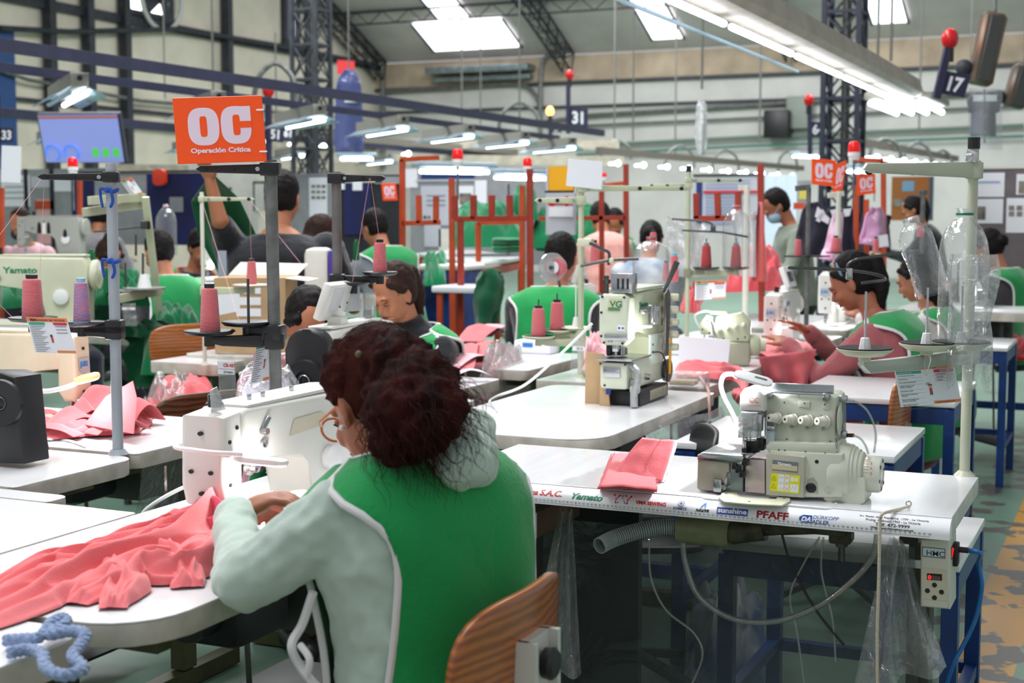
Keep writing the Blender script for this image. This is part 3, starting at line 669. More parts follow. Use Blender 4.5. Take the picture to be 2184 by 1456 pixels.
# ---- thread stand
def arm_bar(m_,p,q,w,h): m_.bar(p,q,w,h,.003)
def stand(lab,base,top,pm,r,armm,topz,arms,rests,restz,cap=True,flange=True,grp=None,loc_z=.76,restm=None,restr=.075,lean=(0,0)):
    """base xy, z of foot; arms: list of (angle deg, length, dz); rests: list of (angle, dist, barlen)"""
    t=thing('thread_stand',lab,'thread stand',(base[0],base[1],loc_z),0,grp); H=top-loc_z
    def ax(z): return V((lean[0]*z,lean[1]*z,z))
    m_=MB(); m_.cyl((0,0,0),ax(H),r,n=16); m_.obj('pole',pm,t)
    if flange: m_=MB(); m_.lathe([(0,.014),(r*1.25,.014),(r*1.6,.006),(r*1.9,0),(0,0)],n=20); m_.obj('foot_flange',pm,t)
    if cap: m_=MB(); m_.cyl(ax(H-.012),ax(H+.014),r*1.12,n=16); m_.obj('pole_cap',BLK,t)
    for (a,L,dz,hh) in arms:
        d=V((cos(R(a)),sin(R(a)),0)); p=ax(H-dz); m_=MB()
        m_.rbox(p,(r*3,r*3,hh*1.25),.004,Matrix.Rotation(R(a),3,'Z')); 
        nrm=V((-d.y,d.x,0)); q=p+d*L
        m_.slab([(0,-hh/2),(L,-hh*.32),(L+.012,0),(L,hh*.32),(0,hh/2)],p+nrm*.007,d,(0,0,1),.012,.002)
        m_.obj('guide_arm',armm,t)
        for f in(.55,.95):
            m_=MB(); c=p+d*L*f; m_.cyl(c-nrm*.011,c+nrm*.011,.0075,n=12); m_.cyl(c-nrm*.013,c+nrm*.013,.003,n=8); m_.obj('thread_eyelet',BLK,t)
        m_=MB(); c=p+d*.03; m_.cyl(c-nrm*.012,c+nrm*.012,.006,n=6); m_.obj('clamp_bolt',STEEL,t)
    for (a,L,dzz) in rests:
        d=V((cos(R(a)),sin(R(a)),0)); p=ax(restz-loc_z+dzz); nrm=V((-d.y,d.x,0)); c=p+d*L
        m_=MB(); m_.rbox(p,(r*3.2,r*3.2,.04),.006,Matrix.Rotation(R(a),3,'Z')); m_.slab([(0,-.018),(L*.8,-.012),(L,-.004),(L+.01,.012),(0,.016)],p+nrm*.010,d,(0,0,1),.02,.004); m_.obj('rest_arm',armm,t)
        m_=MB(); m_.lathe([(0,.016),(.02,.017),(restr*.6,.019),(restr,.027),(restr+.002,.024),(restr*.9,.017),(.02,.012),(0,.012)],c,n=28); m_.obj('cone_rest_plate',restm or BLK,t)
        m_=MB(); m_.cyl(c+V((0,0,-.012)),c+V((0,0,.014)),.013,n=12); m_.obj('plate_stem',armm,t)
    return t
def cone(lab,p,h=.11,r0=.029,r1=.023,m=YARN,tipm=BLK,grp=None,tilt=None,pin=0):
    t=thing('thread_cone',lab,'thread cone',p,0,grp)
    m_=MB(); m_.lathe([(r0*.8,.0),(r0*.98,.003),(r0,.008),(r0*.99,.02),(r1,h-.012),(r1*.93,h-.005),(r1*.6,h-.002),(0,h-.002)],n=28); m_.obj('yarn',m,t)
    m_=MB(); m_.lathe([(r1*.62,h-.004),(r1*.66,h+.008),(r1*.5,h+.009),(r1*.3,h+.0088),(r1*.28,h-.01)],n=20); m_.obj('cone_tip',tipm,t)
    if pin: m_=MB(); m_.cyl((0,0,h),(0,0,h+pin),.0028,n=8); m_.obj('spool_pin',DSTEEL,t)
    if tilt: t.rotation_euler=tilt
    return t
def thread(lab,pts,m=None,grp=None,r=.0006):
    m_=MB(); m_.tube(pts,r,4); return m_.obj('thread',m or mat('pink_thread',(236,170,170)),label=lab,cat='thread',group=grp)
def tie(t,z,m,name='cloth_tie'):
    m_=MB(); m_.tube([V((.016*cos(a),.016*sin(a),z+.003*sin(2*a))) for a in [2*PI*i/16 for i in range(16)]],.005,6,closed=True)
    for s in(-1,1): m_.tube(spline([(s*.004,-.017,z),(s*.015,-.024,z+.005),(s*.02,-.02,z-.02*(1+s*.3)),(s*.012,-.022,z-.045)],5),[.004]*15+[.002],6)
    m_.ell((0,-.018,z),(.008,.006,.007)); return m_.obj(name,m,t)
def PR(a): return a
# main right stand
b=on(2057,1013,.76); MX,MY=b.x,b.y
t=thing('thread_stand','pale cream thread stand at the right end of the overlock table with three cone rests','thread stand',(MX,MY,.76))
CR2=mat('cream_pole',(200,202,180),rough=.35,var=.05)
m_=MB(); m_.cyl((0,0,0),(0,0,.81),.0125,n=20); m_.obj('pole',CR2,t)
m_=MB(); m_.lathe([(0,.012),(.014,.012),(.02,.006),(.026,.0),(0,0)],n=24); m_.obj('foot_flange',CR2,t)
m_=MB(); m_.cyl((0,0,.795),(0,0,.822),.0145,n=20); m_.obj('pole_cap',BLK,t)
A=at(1835,372,3.33)-V((MX,MY,.76)); A.z=.733
d=V((A.x,A.y,0)); L=d.length; d.normalize(); nrm=V((-d.y,d.x,0))
m_=MB(); m_.slab([(-.02,-.019),(L-.02,-.009),(L,0),(L-.01,.013),(.0,.02),(-.02,.02)],V((0,0,.743))+nrm*.014,d,(0,0,1),.012,.003); m_.rbox((0,0,.745),(.036,.036,.045),.005); m_.obj('guide_arm',CR2,t)
for f in(.55,.93):
    m_=MB(); c=V((0,0,.741))+d*L*f-nrm*.0; m_.tube([c-nrm*(-.002)+(d*cos(a)+V((0,0,1))*sin(a))*.0075+nrm*.0 for a in [2*PI*i/14 for i in range(14)]],.0045,8,closed=True); m_.M=None; m_.obj('thread_eyelet',BLK,t)
m_=MB(); m_.slab([(0,0),(.03,-.004),(.032,.02),(.004,.03)],V((-.016,-.02,.765)),(.8,-.3,0),(0,0,1),.002,.0005); m_.cyl((-.02,-.02,.78),(-.0,-.03,.78),.003,n=8); m_.obj('tension_clip',STEEL,t)
# rest bar
B=at(1838,752,3.22)-V((MX,MY,.76)); bz=.292
d=V((B.x,B.y,0)); L=d.length; d.normalize(); nrm=V((-d.y,d.x,0))
m_=MB(); m_.slab([(-.035,-.018),(L-.02,-.016),(L+.004,.004),(L+.004,.012),(-.035,.018)],V((0,0,bz))+nrm*.012,d,(0,0,1),.022,.004); m_.obj('rest_bar',mat('grey_enamel_bar',(176,182,172),rough=.25,metal=.2),t)
FOAM=BLKM
RESTS=[]
for k,(px,py,D) in enumerate(((1845,726,3.2),(1976,737,3.33),(2050,739,3.36))):
    c=at(px,py,D)-V((MX,MY,.76)); c.z=bz+.028; RESTS.append(c)
    R_=.062 if k<2 else .068
    m_=MB(); m_.lathe([(.0,-.012),(.014,-.012),(.014,-.004),(R_*.7,.0),(R_,.012),(R_+.0015,.0155),(R_-.001,.016)],c,n=36); m_.obj('cone_rest_plate',CREAM,t)
    m_=MB(); m_.lathe([(0,.007),(R_*.5,.006),(R_*.97,.0155),(R_*.99,.0185),(R_*.94,.0195),(R_*.5,.0105),(0,.011)],c,n=36); m_.obj('foam_disc',FOAM,t)
    m_=MB(); m_.lathe([(.0145,.008),(.0145,.012),(.0095,.04),(.008,.041),(0,.041)],c,n=8); m_.obj('spool_holder',WPLA,t)
    H=(.145,.147,.15)[k]
    m_=MB(); m_.cyl(c+V((0,0,.03)),c+V((0,0,H)),.0028,n=10); m_.obj('spool_pin',STEEL,t)
def wire(name,lab,pts,r=.0042,m=DSTEEL): m_=MB(); m_.tube(pts,r,8); return m_.obj(name,m,t)
k1=RESTS[0]
def loc(px,py,D): return at(px,py,D)-V((MX,MY,.76))
tw=loc(1838,603,3.2)
wire('bent_guide_rod','',spline([tw,loc(1862,600,3.22),loc(1889,596,3.3),loc(1870,585,3.3),loc(1800,575,3.2),loc(1683,571,3.05)],4),.0036)
wire('upper_guide_rod','',spline([loc(1808,586,3.2),loc(1808,566,3.2),loc(1822,555,3.2),loc(1850,549,3.22),loc(1960,534,3.4)],5),.0034)
m_=MB(); m_.rbox(loc(1811,584,3.2),(.014,.014,.026),.003); m_.obj('rod_clamp',STEEL,t)
# clear bottles used as spool covers
def bottle(lab,p,h,r,neck=.02,ring=GRNP,cap=None,dent=0,seed=0,rot=None,grp=None,openb=True):
    t=thing('plastic_bottle',lab,'bottle',p,0,grp)
    m_=MB(); pr=[(r*.98,0),(r,.01),(r*1.0,h*.2),(r*.985,h*.3),(r,h*.42),(r,h*.66),(r*.93,h*.76),(r*.72,h*.85),(r*.45,h*.905),(neck*1.05,h*.93),(neck,h*.95),(neck,h)]
    def prof(v):
        x=v*(len(pr)-1); i=min(int(x),len(pr)-2); f=x-i; return pr[i][0]*(1-f)+pr[i+1][0]*f,pr[i][1]*(1-f)+pr[i+1][1]*f
    def fn(u,v):
        rr,z=prof(v); a=2*PI*u; q=1+dent*(noise.noise(V((cos(a)*1.3+seed,sin(a)*1.3,z*9)))*1.4+.5*noise.noise(V((cos(a)*3+seed,sin(a)*3,z*24))))*min(1,(1-v)*3)
        return V((rr*q*cos(a),rr*q*sin(a),z))
    m_.grid(fn,32,40,True); o=m_.obj('shell',BOTTLE,t)
    m_=MB()
    for k in range(3): m_.tube([V((neck*1.06*cos(a),neck*1.06*sin(a),h*(.962+.013*k))) for a in[2*PI*i/20 for i in range(20)]],.0013,5,closed=True)
    m_.obj('neck_thread',BOTTLE,t)
    m_=MB(); m_.cyl((0,0,h*.945),(0,0,h*.945+.006),neck*1.12,n=24); m_.obj('neck_ring',ring,t)
    if cap: m_=MB(); m_.lathe([(neck*1.1,h*.96),(neck*1.1,h*1.01),(0,h*1.01)],n=20); m_.obj('screw_cap',cap,t)
    if rot: t.rotation_euler=rot
    return t
c=RESTS[2]+V((MX,MY,.76))
bottle('tall clear cut plastic bottle standing over the spool pin on the right stand',c+V((0,-.002,.018)),.315,.0575,.0185,GRNP,dent=.035,seed=3)
bottle('crumpled clear plastic bottle leaning left against the tall bottle',at(1990,628,3.25),.185,.04,.017,BOTTLE,dent=.1,seed=9,rot=(R(4),R(-17),0))
bag=MB()
def fnb(u,v):
    a=2*PI*u; rr=.045+.012*noise.noise(V((cos(a)*2,sin(a)*2,v*3)))*(.4+v); return c+V((rr*1.1*cos(a)+.022,rr*sin(a)-.03+.01*v,-.045+v*.27-.05*(1-v)*abs(sin(3*a))))
bag.grid(fnb,28,16,True); bag.obj('plastic_bag',CLEARM,label='crumpled clear bag wrapped around the base of the tall bottle on the right stand',cat='plastic bag')
# ---- rules card
def card(lab,p,w,h,ux,uy,tilt=0,bow=0):
    t=thing('rules_card',lab,'sign card',p); ux=V(ux).normalized(); uy=V(uy).normalized(); n_=ux.cross(uy)
    m_=MB(); m_.slab([(0,0),(w,0),(w,h),(0,h)],-n_*.0012,ux,uy,.001,.0003,1); m_.obj('card_sheet',PAPER,t)
    def rect(x,y,a,b,m,name,e=.0002): m_=MB(); m_.prism([(x,y),(x+a,y),(x+a,y+b),(x,y+b)],n_*e,ux,uy,.0002); return m_.obj(name,m,t)
    O=mat('card_orange',(226,138,86),rough=.5); rect(0,h*.88,w,h*.12,O,'orange_header')
    rect(w*.55,h*.015,w*.45,h*.07,O,'orange_footer')
    rect(w*.07,h*.885,w*.115,h*.105,PAPER,'logo_field',.0005)
    rect(w*.02,h*.79,w*.4,h*.07,mat('card_green',(60,166,138)),'green_heading'); rect(w*.63,h*.79,w*.33,h*.07,mat('card_red',(206,44,66)),'red_heading')
    f=lambda s,sz,x,y,m,b=0,**k: text(s,sz,ux*x+uy*y+n_*.0008,ux,uy,m,t,bold=b,th=.0001,**k)
    f('TDV',h*.1,w*.078,h*.9,BLKP,.0004); f('NORMAS DE TEXTILES',h*.082,w*.21,h*.9,mat('brown_print',(120,60,30)),.0002,sx=1.25)
    m_=MB(); m_.tube([ux*(w*.035+h*.03*cos(a))+uy*(h*.935+h*.03*sin(a))+n_*.0006 for a in[2*PI*i/12 for i in range(12)]],h*.008,4,closed=True); m_.obj('round_logo',REDP,t)
    f('SANCIONES',h*.055,w*.8,h*.805,PAPER,.0001,align='CENTER',sx=1.1)
    f('Estas normas rigen en planta',h*.04,w*.04,h*.81,PAPER,sx=1.1)
    L=['El uso del protector visual y de oídos.','Tener las uñas cortas.','Tener sus pasadores y lápices sujetados.','La limpieza de máquinas se realiza\nsacándola de la red eléctrica.','Llamar mecánico a su equipo.','Mantener su puesto de trabajo limpio y\nordenado (5S).','Mantener su máquina apagada mientras\nsale de limpia y cambia de aguja.','Apagar la máquina en el horario de\nrefrigerio y al finalizar el turno.']
    y=h*.74
    for s in L:
        k=s.count('\n')+1; f(s,h*.036,w*.035,y,BLKP,sx=1.05); y-=h*.045*k+h*.038
        rect(w*.02,y+h*.035,w*.4,h*.004,mat('card_green',()),'row_line')
    for k,s in enumerate(('1° Llamada de atención','2° Amonestación','3° Suspensión')):
        f(s,h*.036,w*.655,h*(.735-.075*k),BLKP,sx=1.05)
        for q in(.72,.775): rect(w*.63,h*(q-.075*k),w*.33,h*.004,mat('card_red',()),'row_line')
    f('¿ Qué pasa\nsi incumplo?',h*.034,w*.46,h*.53,BLKP)
    f('LA SEGURIDAD ES UN TRABAJO DE TODOS',h*.036,w*.58,h*.035,mat('brown_print',()),sx=1.0)
    # small plain printed figure
    for (x,y,a,b,m,nm) in((.505,.42,.05,.06,mat('fig_skin',(225,170,140)),'figure_head'),(.5,.47,.06,.03,mat('fig_hair',(90,40,30)),'figure_hair'),(.508,.31,.045,.1,mat('fig_red',(200,50,50)),'figure_shirt'),(.51,.24,.016,.07,BLKP,'figure_leg'),(.535,.24,.016,.07,BLKP,'figure_leg')):
        rect(w*x,h*y,w*a,h*b,m,nm,.0004)
    return t
def locp(px,py,D): return at(px,py,D)
a=locp(1922,868,3.28); b_=locp(2050,857,3.4); c_=locp(1906,781,3.28)
ux=(b_-a); w_=ux.length; uy=(c_-a); h_=uy.length
card('rules card with orange header hanging from the bar of the right thread stand',a,w_,h_,ux,uy)
m_=MB(); m_.tube(spline([locp(1977,752,3.3),locp(1985,765,3.27),locp(1980,785,3.27),locp(1976,800,3.3),locp(1972,780,3.32),locp(1973,758,3.33)],5),.0014,6)
m_.obj('cable_tie',mat('cable_tie_cream',(200,196,176)),label='cream cable tie looped round the bar of the right thread stand',cat='cable tie')
# ================================================================ MAIN OVERLOCK MACHINE
p0=on(1680,1060,.765); MY0=p0.y; OV=thing('overlock_machine','cream overlock sewing machine with four tension knobs and yellow warning label','sewing machine',(p0.x,p0.y,.76))
O_=V(OV.location)
def F(px,py,y=0):
    q=ony(px,py,MY0+y)-O_; return q
def fx(pts,y=0): return [(F(a,b,y).x,F(a,b,y).z) for a,b in pts]
def fprism(pts,y0,th,m,name,par=OV,bev=.003):
    """outline on the plane y0 facing the camera side, extruded backwards by th"""
    m_=MB(); q=[(a,b) for a,b in fx(pts,y0)]
    m_.slab([(a,b) for a,b in q][::1],(0,y0+th,0),(1,0,0),(0,0,1),th,bev); return m_.obj(name,m,par)
# base casting and shells
fprism([(1640,1062),(1797,1062),(1797,968),(1640,960)],.0,.15,MACHG,'base_body',bev=.008)
fprism([(1633,958),(1640,966),(1778,974),(1785,960),(1780,946),(1640,942),(1633,950)],.006,.12,MACHG,'shelf_body',bev=.005)
fprism([(1634,950),(1780,952),(1783,848),(1775,842),(1640,838),(1634,850)],.035,.105,MACHG,'upper_body',bev=.006)
fprism([(1702,868),(1702,855),(1727,856),(1727,872)],.031,.006,MACHG,'hinge_lug'); fprism([(1753,872),(1753,858),(1769,859),(1769,874)],.031,.006,MACHG,'hinge_lug')
fprism([(1633,1056),(1714,1062),(1716,974),(1640,966),(1633,972)],-.012,.02,mat('cover_taupe',(186,184,168),rough=.3),'looper_cover',bev=.004)
fprism([(1587,1050),(1632,1054),(1632,980),(1598,978),(1587,990)],.004,.09,mat('pinkish_steel',(206,190,188),rough=.3,metal=.6),'chip_guard',bev=.006)  # chip guard in one even pinkish steel tone
fprism([(1556,1044),(1584,1050),(1585,985),(1558,985)],.0,.07,mat('blue_grey_steel',(130,142,144),rough=.35,metal=.6),'side_plate')
fprism([(1485,1041),(1490,1046),(1534,1049),(1540,1024),(1556,1008),(1556,984),(1487,976)],-.004,.14,mat('cloth_plate_taupe',(164,160,142),rough=.3),'cloth_plate_housing',bev=.006)
fprism([(1486,980),(1580,990),(1586,984),(1586,972),(1500,964),(1487,970)],-.008,.15,STEEL,'cloth_plate',bev=.004)
m_=MB(); c=F(1536,1032,.01); m_.rbox(c,(.02,.05,.03),.003); c=F(1545,1038,-.002); m_.cyl(c,c+V((0,-.004,0)),.006,n=10); m_.obj('looper_parts',STEEL,OV)
m_=MB()
for px,py in((1568,992),(1576,1000),(1590,985),(1584,1010)): m_.rbox(F(px,py,.0),(.012,.02,.016),.002)
m_.obj('knife_block',mat('oily_black',(26,24,28),rough=.3),OV)
# presser head, shield, needle parts
fprism([(1577,876),(1628,878),(1630,842),(1620,832),(1586,830),(1577,842)],.0,.10,MACHW,'presser_head_cover',bev=.007)
text('CC',.017,F(1597,858,-.001),(1,0,0),(0,0,1),REDP,OV,bold=-.0002); text('———',.010,F(1594,866,-.001),(1,0,0),(0,0,1),REDP,OV)
fprism([(1573,934),(1612,934),(1615,880),(1580,878),(1574,890)],-.012,.03,film('clear_shield',base=.3,edge=.8,rough=.05,milky=.3,crinkle=.3,scale=30),'eye_shield',bev=.004)
m_=MB()
for px,a,b,r in((1592,878,950,.003),(1600,880,962,.002),(1620,870,940,.004),(1586,900,958,.0025)): m_.cyl(F(px,a,.02),F(px,b,.02),r,n=8)
m_.rbox(F(1597,905,.015),(.022,.02,.03),.003); m_.rbox(F(1618,900,.012),(.02,.02,.04),.003); m_.cyl(F(1584,881,-.002),F(1584,881,-.006),.004,n=10); m_.cyl(F(1603,881,-.002),F(1603,881,-.006),.004,n=10); m_.obj('needle_bar',STEEL,OV)
m_=MB(); m_.rbox(F(1606,950,.03),(.035,.03,.028),.004); m_.rbox(F(1624,945,.03),(.018,.03,.03),.003); m_.rbox(F(1588,962,.0),(.012,.012,.016),.002); m_.obj('presser_foot_arm',mat('oily_black',()),OV)
m_=MB(); m_.rbox(F(1590,955,.01),(.008,.02,.03),.002); m_.rbox(F(1598,966,-.0),(.03,.03,.004),.001); m_.obj('presser_foot',STEEL,OV)
fprism([(1633,944),(1650,946),(1652,912),(1634,910)],.018,.02,mat('guard_blue_white',(188,204,214),rough=.1),'belt_guard')
m_=MB(); c=F(1645,913,.02); m_.rbox(c,(.02,.012,.012),.003); m_.cyl(F(1634,890,.02),F(1634,935,.02),.004,n=8); m_.obj('thread_take_up',STEEL,OV)
# four tension knobs
KN=mat('knob_ivory',(222,220,206),rough=.4)
for px,py in((1652,889),(1686,892),(1719,894),(1754,896)):
    c=F(px+8,py+3,.033); dd=V((-.55,-.83,.12)).normalized()
    m_=MB(); m_.lathe([(.0135,0),(.014,.003),(.012,.005)],c,dd,n=24); m_.lathe([(.0115,.004),(.012,.012),(.0095,.016),(.009,.027),(.0085,.029),(.003,.029),(.003,.022),(0,.022)],c,dd,n=24); 
    for k in range(18):
        x_,y_,z_=frame(dd); a=2*PI*k/18; q=c+x_*(.0118*cos(a))+y_*(.0118*sin(a)); m_.bar(q+dd*.005,q+dd*.013,.0014,.0014)
    m_.obj('tension_knob',KN,OV)
    m_=MB(); m_.cyl(c+dd*.0221,c+dd*.0295,.0028,n=10); m_.obj('knob_bore',BLKP,OV)
    m_=MB(); q=c+V((-.012,0,.012)); m_.cyl(q,q+V((0,-.008,0)),.003,n=8); q=c+V((-.006,0,-.016)); m_.cyl(q,q+V((0,-.008,0)),.0035,n=8); m_.obj('tension_disc_post',STEEL,OV)
# top plate, rail, oil sight
m_=MB(); m_.bar(F(1636,838,.05),F(1778,845,.05),.006,.05); m_.cyl(F(1632,836,.03),F(1772,842,.03),.0022,n=8); m_.rbox(F(1641,842,.03),(.014,.014,.014),.002); m_.rbox(F(1762,846,.03),(.014,.014,.016),.002); m_.obj('top_rail',STEEL,OV)
m_=MB(); m_.lathe([(.014,0),(.016,.003),(.014,.008),(0,.008)],F(1706,848,.05)); m_.obj('oil_sight',film('clear_shield'),OV)
# screws and holes
m_=MB()
for px,py,y in((1661,959,.0055),(1674,960,.0055),(1718,963,.0055),(1760,966,.0055),(1716,860,.0305),(1759,862,.0305),(1678,936,.034),(1771,941,.034),(1673,858,.034)): c=F(px,py,y); m_.cyl(c,c+V((0,-.0012,0)),.0016,n=8)
m_.obj('small_screws',BLKP,OV)
m_=MB(); c=F(1742,984,0); m_.cyl(c,c+V((0,-.001,0)),.0042,n=14); m_.obj('plug_hole',BLKP,OV)
m_=MB(); c=F(1730,1040,0); m_.ell(c,(.0125,.004,.0115)); m_.obj('rubber_plug',BLK,OV)
m_=MB(); m_.prism(fx([(1716,1050),(1745,1052),(1743,1028),(1735,1018),(1722,1022)],-.0003),(0,-.0003,0),(1,0,0),(0,0,1),.0004); m_.obj('plug_recess',mat('recess_taupe',(168,168,150),rough=.4),OV)
m_=MB(); c=F(1769,1044,-.0004); m_.tube([c+V((.0105*cos(a),0,.0105*sin(a))) for a in[2*PI*i/20 for i in range(20)]],.0008,5,closed=True); m_.obj('embossed_ring',MACHG,OV)
text('gJ',.013,c+V((-.006,-.0008,-.004)),(1,0,0),(0,0,1),MACHG,OV,bold=.0005,th=.001)
# yamato plate and warning label on the looper cover
yy=-.0125
m_=MB(); m_.prism(fx([(1647,1002),(1701,1008),(1703,986),(1648,980)],yy),(0,yy,0),(1,0,0),(0,0,1),.0004); m_.obj('maker_plate',GRYP,OV)
m_=MB(); m_.prism(fx([(1647,1000),(1700,1005),(1701,994),(1647,989)],yy-.0006),(0,yy-.0006,0),(1,0,0),(0,0,1),.0003); m_.obj('blank_plate_field',mat('plate_cream',(214,200,164)),OV)
q=F(1657,990,yy-.0008); text('Yamato',.0085,q,(1,0,-.06),(0.06,0,1),STKW,OV,bold=.0004,shear=.25,sx=1.2)
YEL=mat('warning_yellow',(232,228,30),rough=.4)
def lb(pts,e,m,name): m_=MB(); m_.prism(fx(pts,yy-e),(0,yy-e,0),(1,0,0),(0,0,1),.0002); return m_.obj(name,m,OV)
lb([(1642,1046),(1704,1053),(1707,1014),(1645,1008)],.0003,YEL,'warning_label')
lb([(1659,1045),(1671,1046.3),(1673,1012),(1660,1010.5)],.0006,STKW,'pictogram_panel'); lb([(1673,1046.6),(1682,1047.6),(1684,1013.4),(1674.5,1012.4)],.0006,STKW,'pictogram_panel'); lb([(1684.5,1047.8),(1701,1049.8),(1703,1034),(1685.5,1032)],.0006,STKW,'pictogram_panel')
lb([(1686,1025.6),(1694,1026.6),(1694.6,1017.6),(1686.6,1016.6)],.0006,STKW,'pictogram_panel'); lb([(1696,1026.8),(1701,1027.4),(1702,1018.4),(1696.6,1017.8)],.0006,STKW,'pictogram_panel')
def lw(pts,m,name,r=.0004,closed=True): m_=MB(); m_.tube([F(a,b,yy-.0009) for a,b in pts],r,4,closed=closed); return m_.obj(name,m,OV)
lw([(1645.5,1023),(1655,1024),(1650.8,1015)],BLKP,'warning_triangle'); lw([(1644.5,1040),(1654.5,1041),(1649.8,1031.5)],BLKP,'warning_triangle')
for y in(1014,1026,1038):
    lw([(1674.5,y+1),(1682.5,y+8)],REDP,'red_cross_mark',.0003,False); lw([(1682.5,y+1),(1674.5,y+8)],REDP,'red_cross_mark',.0003,False)
    lw([(1661,y+6),(1664,y+1),(1668,y+6),(1671,y+2)],GRYP,'pictogram_lines',.0003,False)
lw([(1687,1044),(1691,1036),(1695,1045),(1699,1036)],GRYP,'pictogram_lines',.0003,False)
# motor housing and handwheel, axis along x
c0=F(1786,1004,.06); c0.z-=.002
m_=MB(); m_.lathe([(0,-.012),(.062,-.012),(.066,-.004),(.067,.02),(.064,.034),(.0600,.037),(.0600,.041),(.0555,.043),(.0545,.050),(.050,.052),(.0485,.058),(.043,.061),(.0,.061)],c0,(1,0,0),n=48); m_.obj('motor_housing',MACHG,OV)
m_=MB(); m_.slab(rrect(.09,.06,.008),(c0.x-.02,c0.y+.04,.0),(1,0,0),(0,0,1),.09,.004); m_.obj('housing_foot',MACHG,OV)
m_=MB(); m_.lathe([(.038,.060),(.0400,.063),(.0405,.07),(.0400,.092),(.0375,.098),(.030,.099),(.026,.094),(.014,.094),(.012,.098),(0,.098)],c0,(1,0,0),n=40); m_.obj('handwheel',MACHG,OV)
m_=MB()
for k in range(6): a=2*PI*k/6+.3; q=c0+V((.0985,.031*cos(a),.031*sin(a))); m_.cyl(q,q+V((.0012,0,0)),.0045,n=8)
m_.obj('wheel_holes',BLKP,OV)
m_=MB()
for k in range(7): a=PI+.25+.17*k; q0=c0+V((.064,.0402*cos(a),.0402*sin(a)*-1)); q1=c0+V((.076,.0408*cos(a),.0408*sin(a)*-1)); m_.bar(q0,q1,.0006,.0006)
m_.obj('wheel_scale',REDP,OV)
q=c0+V((.079,-.0405,.006)); text('7',.009,q,(1,0,0),(0,0,1),REDP,OV); text('6',.009,q+V((0,.002,.012)),(1,0,0),(0,-.3,1),REDP,OV); text('5',.009,q+V((0,.006,.022)),(1,0,0),(0,-.5,1),REDP,OV)
q=F(1786,960,-.004); text('TN23EA',.0075,F(1789,957,.0)+V((0,-.004,0)),(-.1,-.2,1),(-1,-.1,-.1),mat('pencil',(60,60,70)),OV)
# oil filter tube at the back right of the body with its two clear hoses
m_=MB(); m_.cyl(F(1800,918,.08),F(1800,852,.08),.0048,n=12); m_.obj('filter_glass',mat('smoky_tube',(150,152,150),rough=.1,alpha=.6),OV)
m_=MB(); m_.rbox(F(1798,850,.08),(.02,.02,.016),.004); m_.rbox(F(1800,926,.08),(.014,.014,.018),.003); m_.cyl(F(1804,853,.08),F(1822,855,.08),.003,n=10); m_.obj('hose_fittings',STEEL,OV)
m_=MB(); m_.cyl(F(1804,928,.08),F(1820,928,.07),.0045,n=10); m_.obj('brass_fitting',mat('dark_brass',(96,66,40),rough=.4,metal=.5),OV)
for pts in([(1820,854),(1845,870),(1862,900),(1868,930),(1864,965)],[(1820,928),(1835,935),(1846,950),(1852,968)]):
    m_=MB(); m_.tube(spline([F(a,b,.06) for a,b in pts],6),.0026,8); m_.obj('clear_hose',TUBEC,OV)
m_=MB(); m_.ell(F(1791,895,.05),(.003,.03,.034)); m_.obj('side_disc',MACHG,OV)
# lamp
t=thing('led_machine_lamp','white lit gooseneck lamp clipped above the cream overlock machine head','lamp',O_)
m_=MB(); m_.tube(spline([F(1570,905,.05),F(1561,880,.05),F(1545,850,.05),F(1537,822,.05),F(1543,801,.05),F(1560,797,.05),F(1572,803,.05)],6),.0058,10); m_.obj('gooseneck',WPLA,t)
a=F(1566,798,.02); b=F(1644,820,.03); uu=(b-a).normalized(); vv=V((.1,.95,.25)).normalized(); vv=(vv-uu*vv.dot(uu)).normalized()
m_=MB(); m_.slab(rrect(.088,.042,.015,5,y0=-.021),a,uu,vv,.006,.0025); m_.obj('lamp_head',WPLA,t)
m_=MB(); m_.prism(rrect(.08,.034,.013,5,x0=.004,y0=-.017),a-uu.cross(vv)*.0012,uu,vv,.001); m_.obj('led_face',LAMPS,t)
m_=MB(); m_.slab(rrect(.03,.008,.003,3,x0=.045,y0=.0),a+uu.cross(vv)*.006,uu,vv,.0012,.0004); m_.obj('switch_bar',STEEL,t)
l=bpy.data.lights.new('led','AREA'); l.shape='RECTANGLE'; l.size=.08; l.size_y=.03; l.energy=5; l.color=(.93,.96,1); lo=bpy.data.objects.new('led_light',l); COL.objects.link(lo)
lo.location=O_+a+uu*.042-uu.cross(vv)*.004; lo.rotation_euler=(-uu.cross(vv)).to_track_quat('-Z','Y').to_euler()
# cream U bracket lying on the table front edge
t=thing('finger_guard_bracket','cream U shaped bracket lying on the sticker edge below the overlock machine','bracket',(O_.x,MY0,.76))
m_=MB(); q=[on(px,py,.764)-V((O_.x,MY0,.76)) for px,py in((1532,1062),(1545,1070),(1600,1075),(1668,1078),(1686,1068),(1684,1058),(1662,1056),(1655,1066),(1575,1060),(1572,1050),(1549,1046),(1540,1052))]
m_.slab([(v.x,v.y) for v in q],(0,0,.001),(1,0,0),(0,1,0),.0045,.0018); m_.obj('bracket_plate',CREAM,t)
for px,py in((1549,1052),(1598,1069),(1672,1062)):
    m_=MB(); v=on(px,py,.766)-V((O_.x,MY0,.76)); m_.cyl(v+V((0,0,-.001)),v+V((0,0,.0008)),.0032,n=10); m_.obj('slot',GRYP,t)
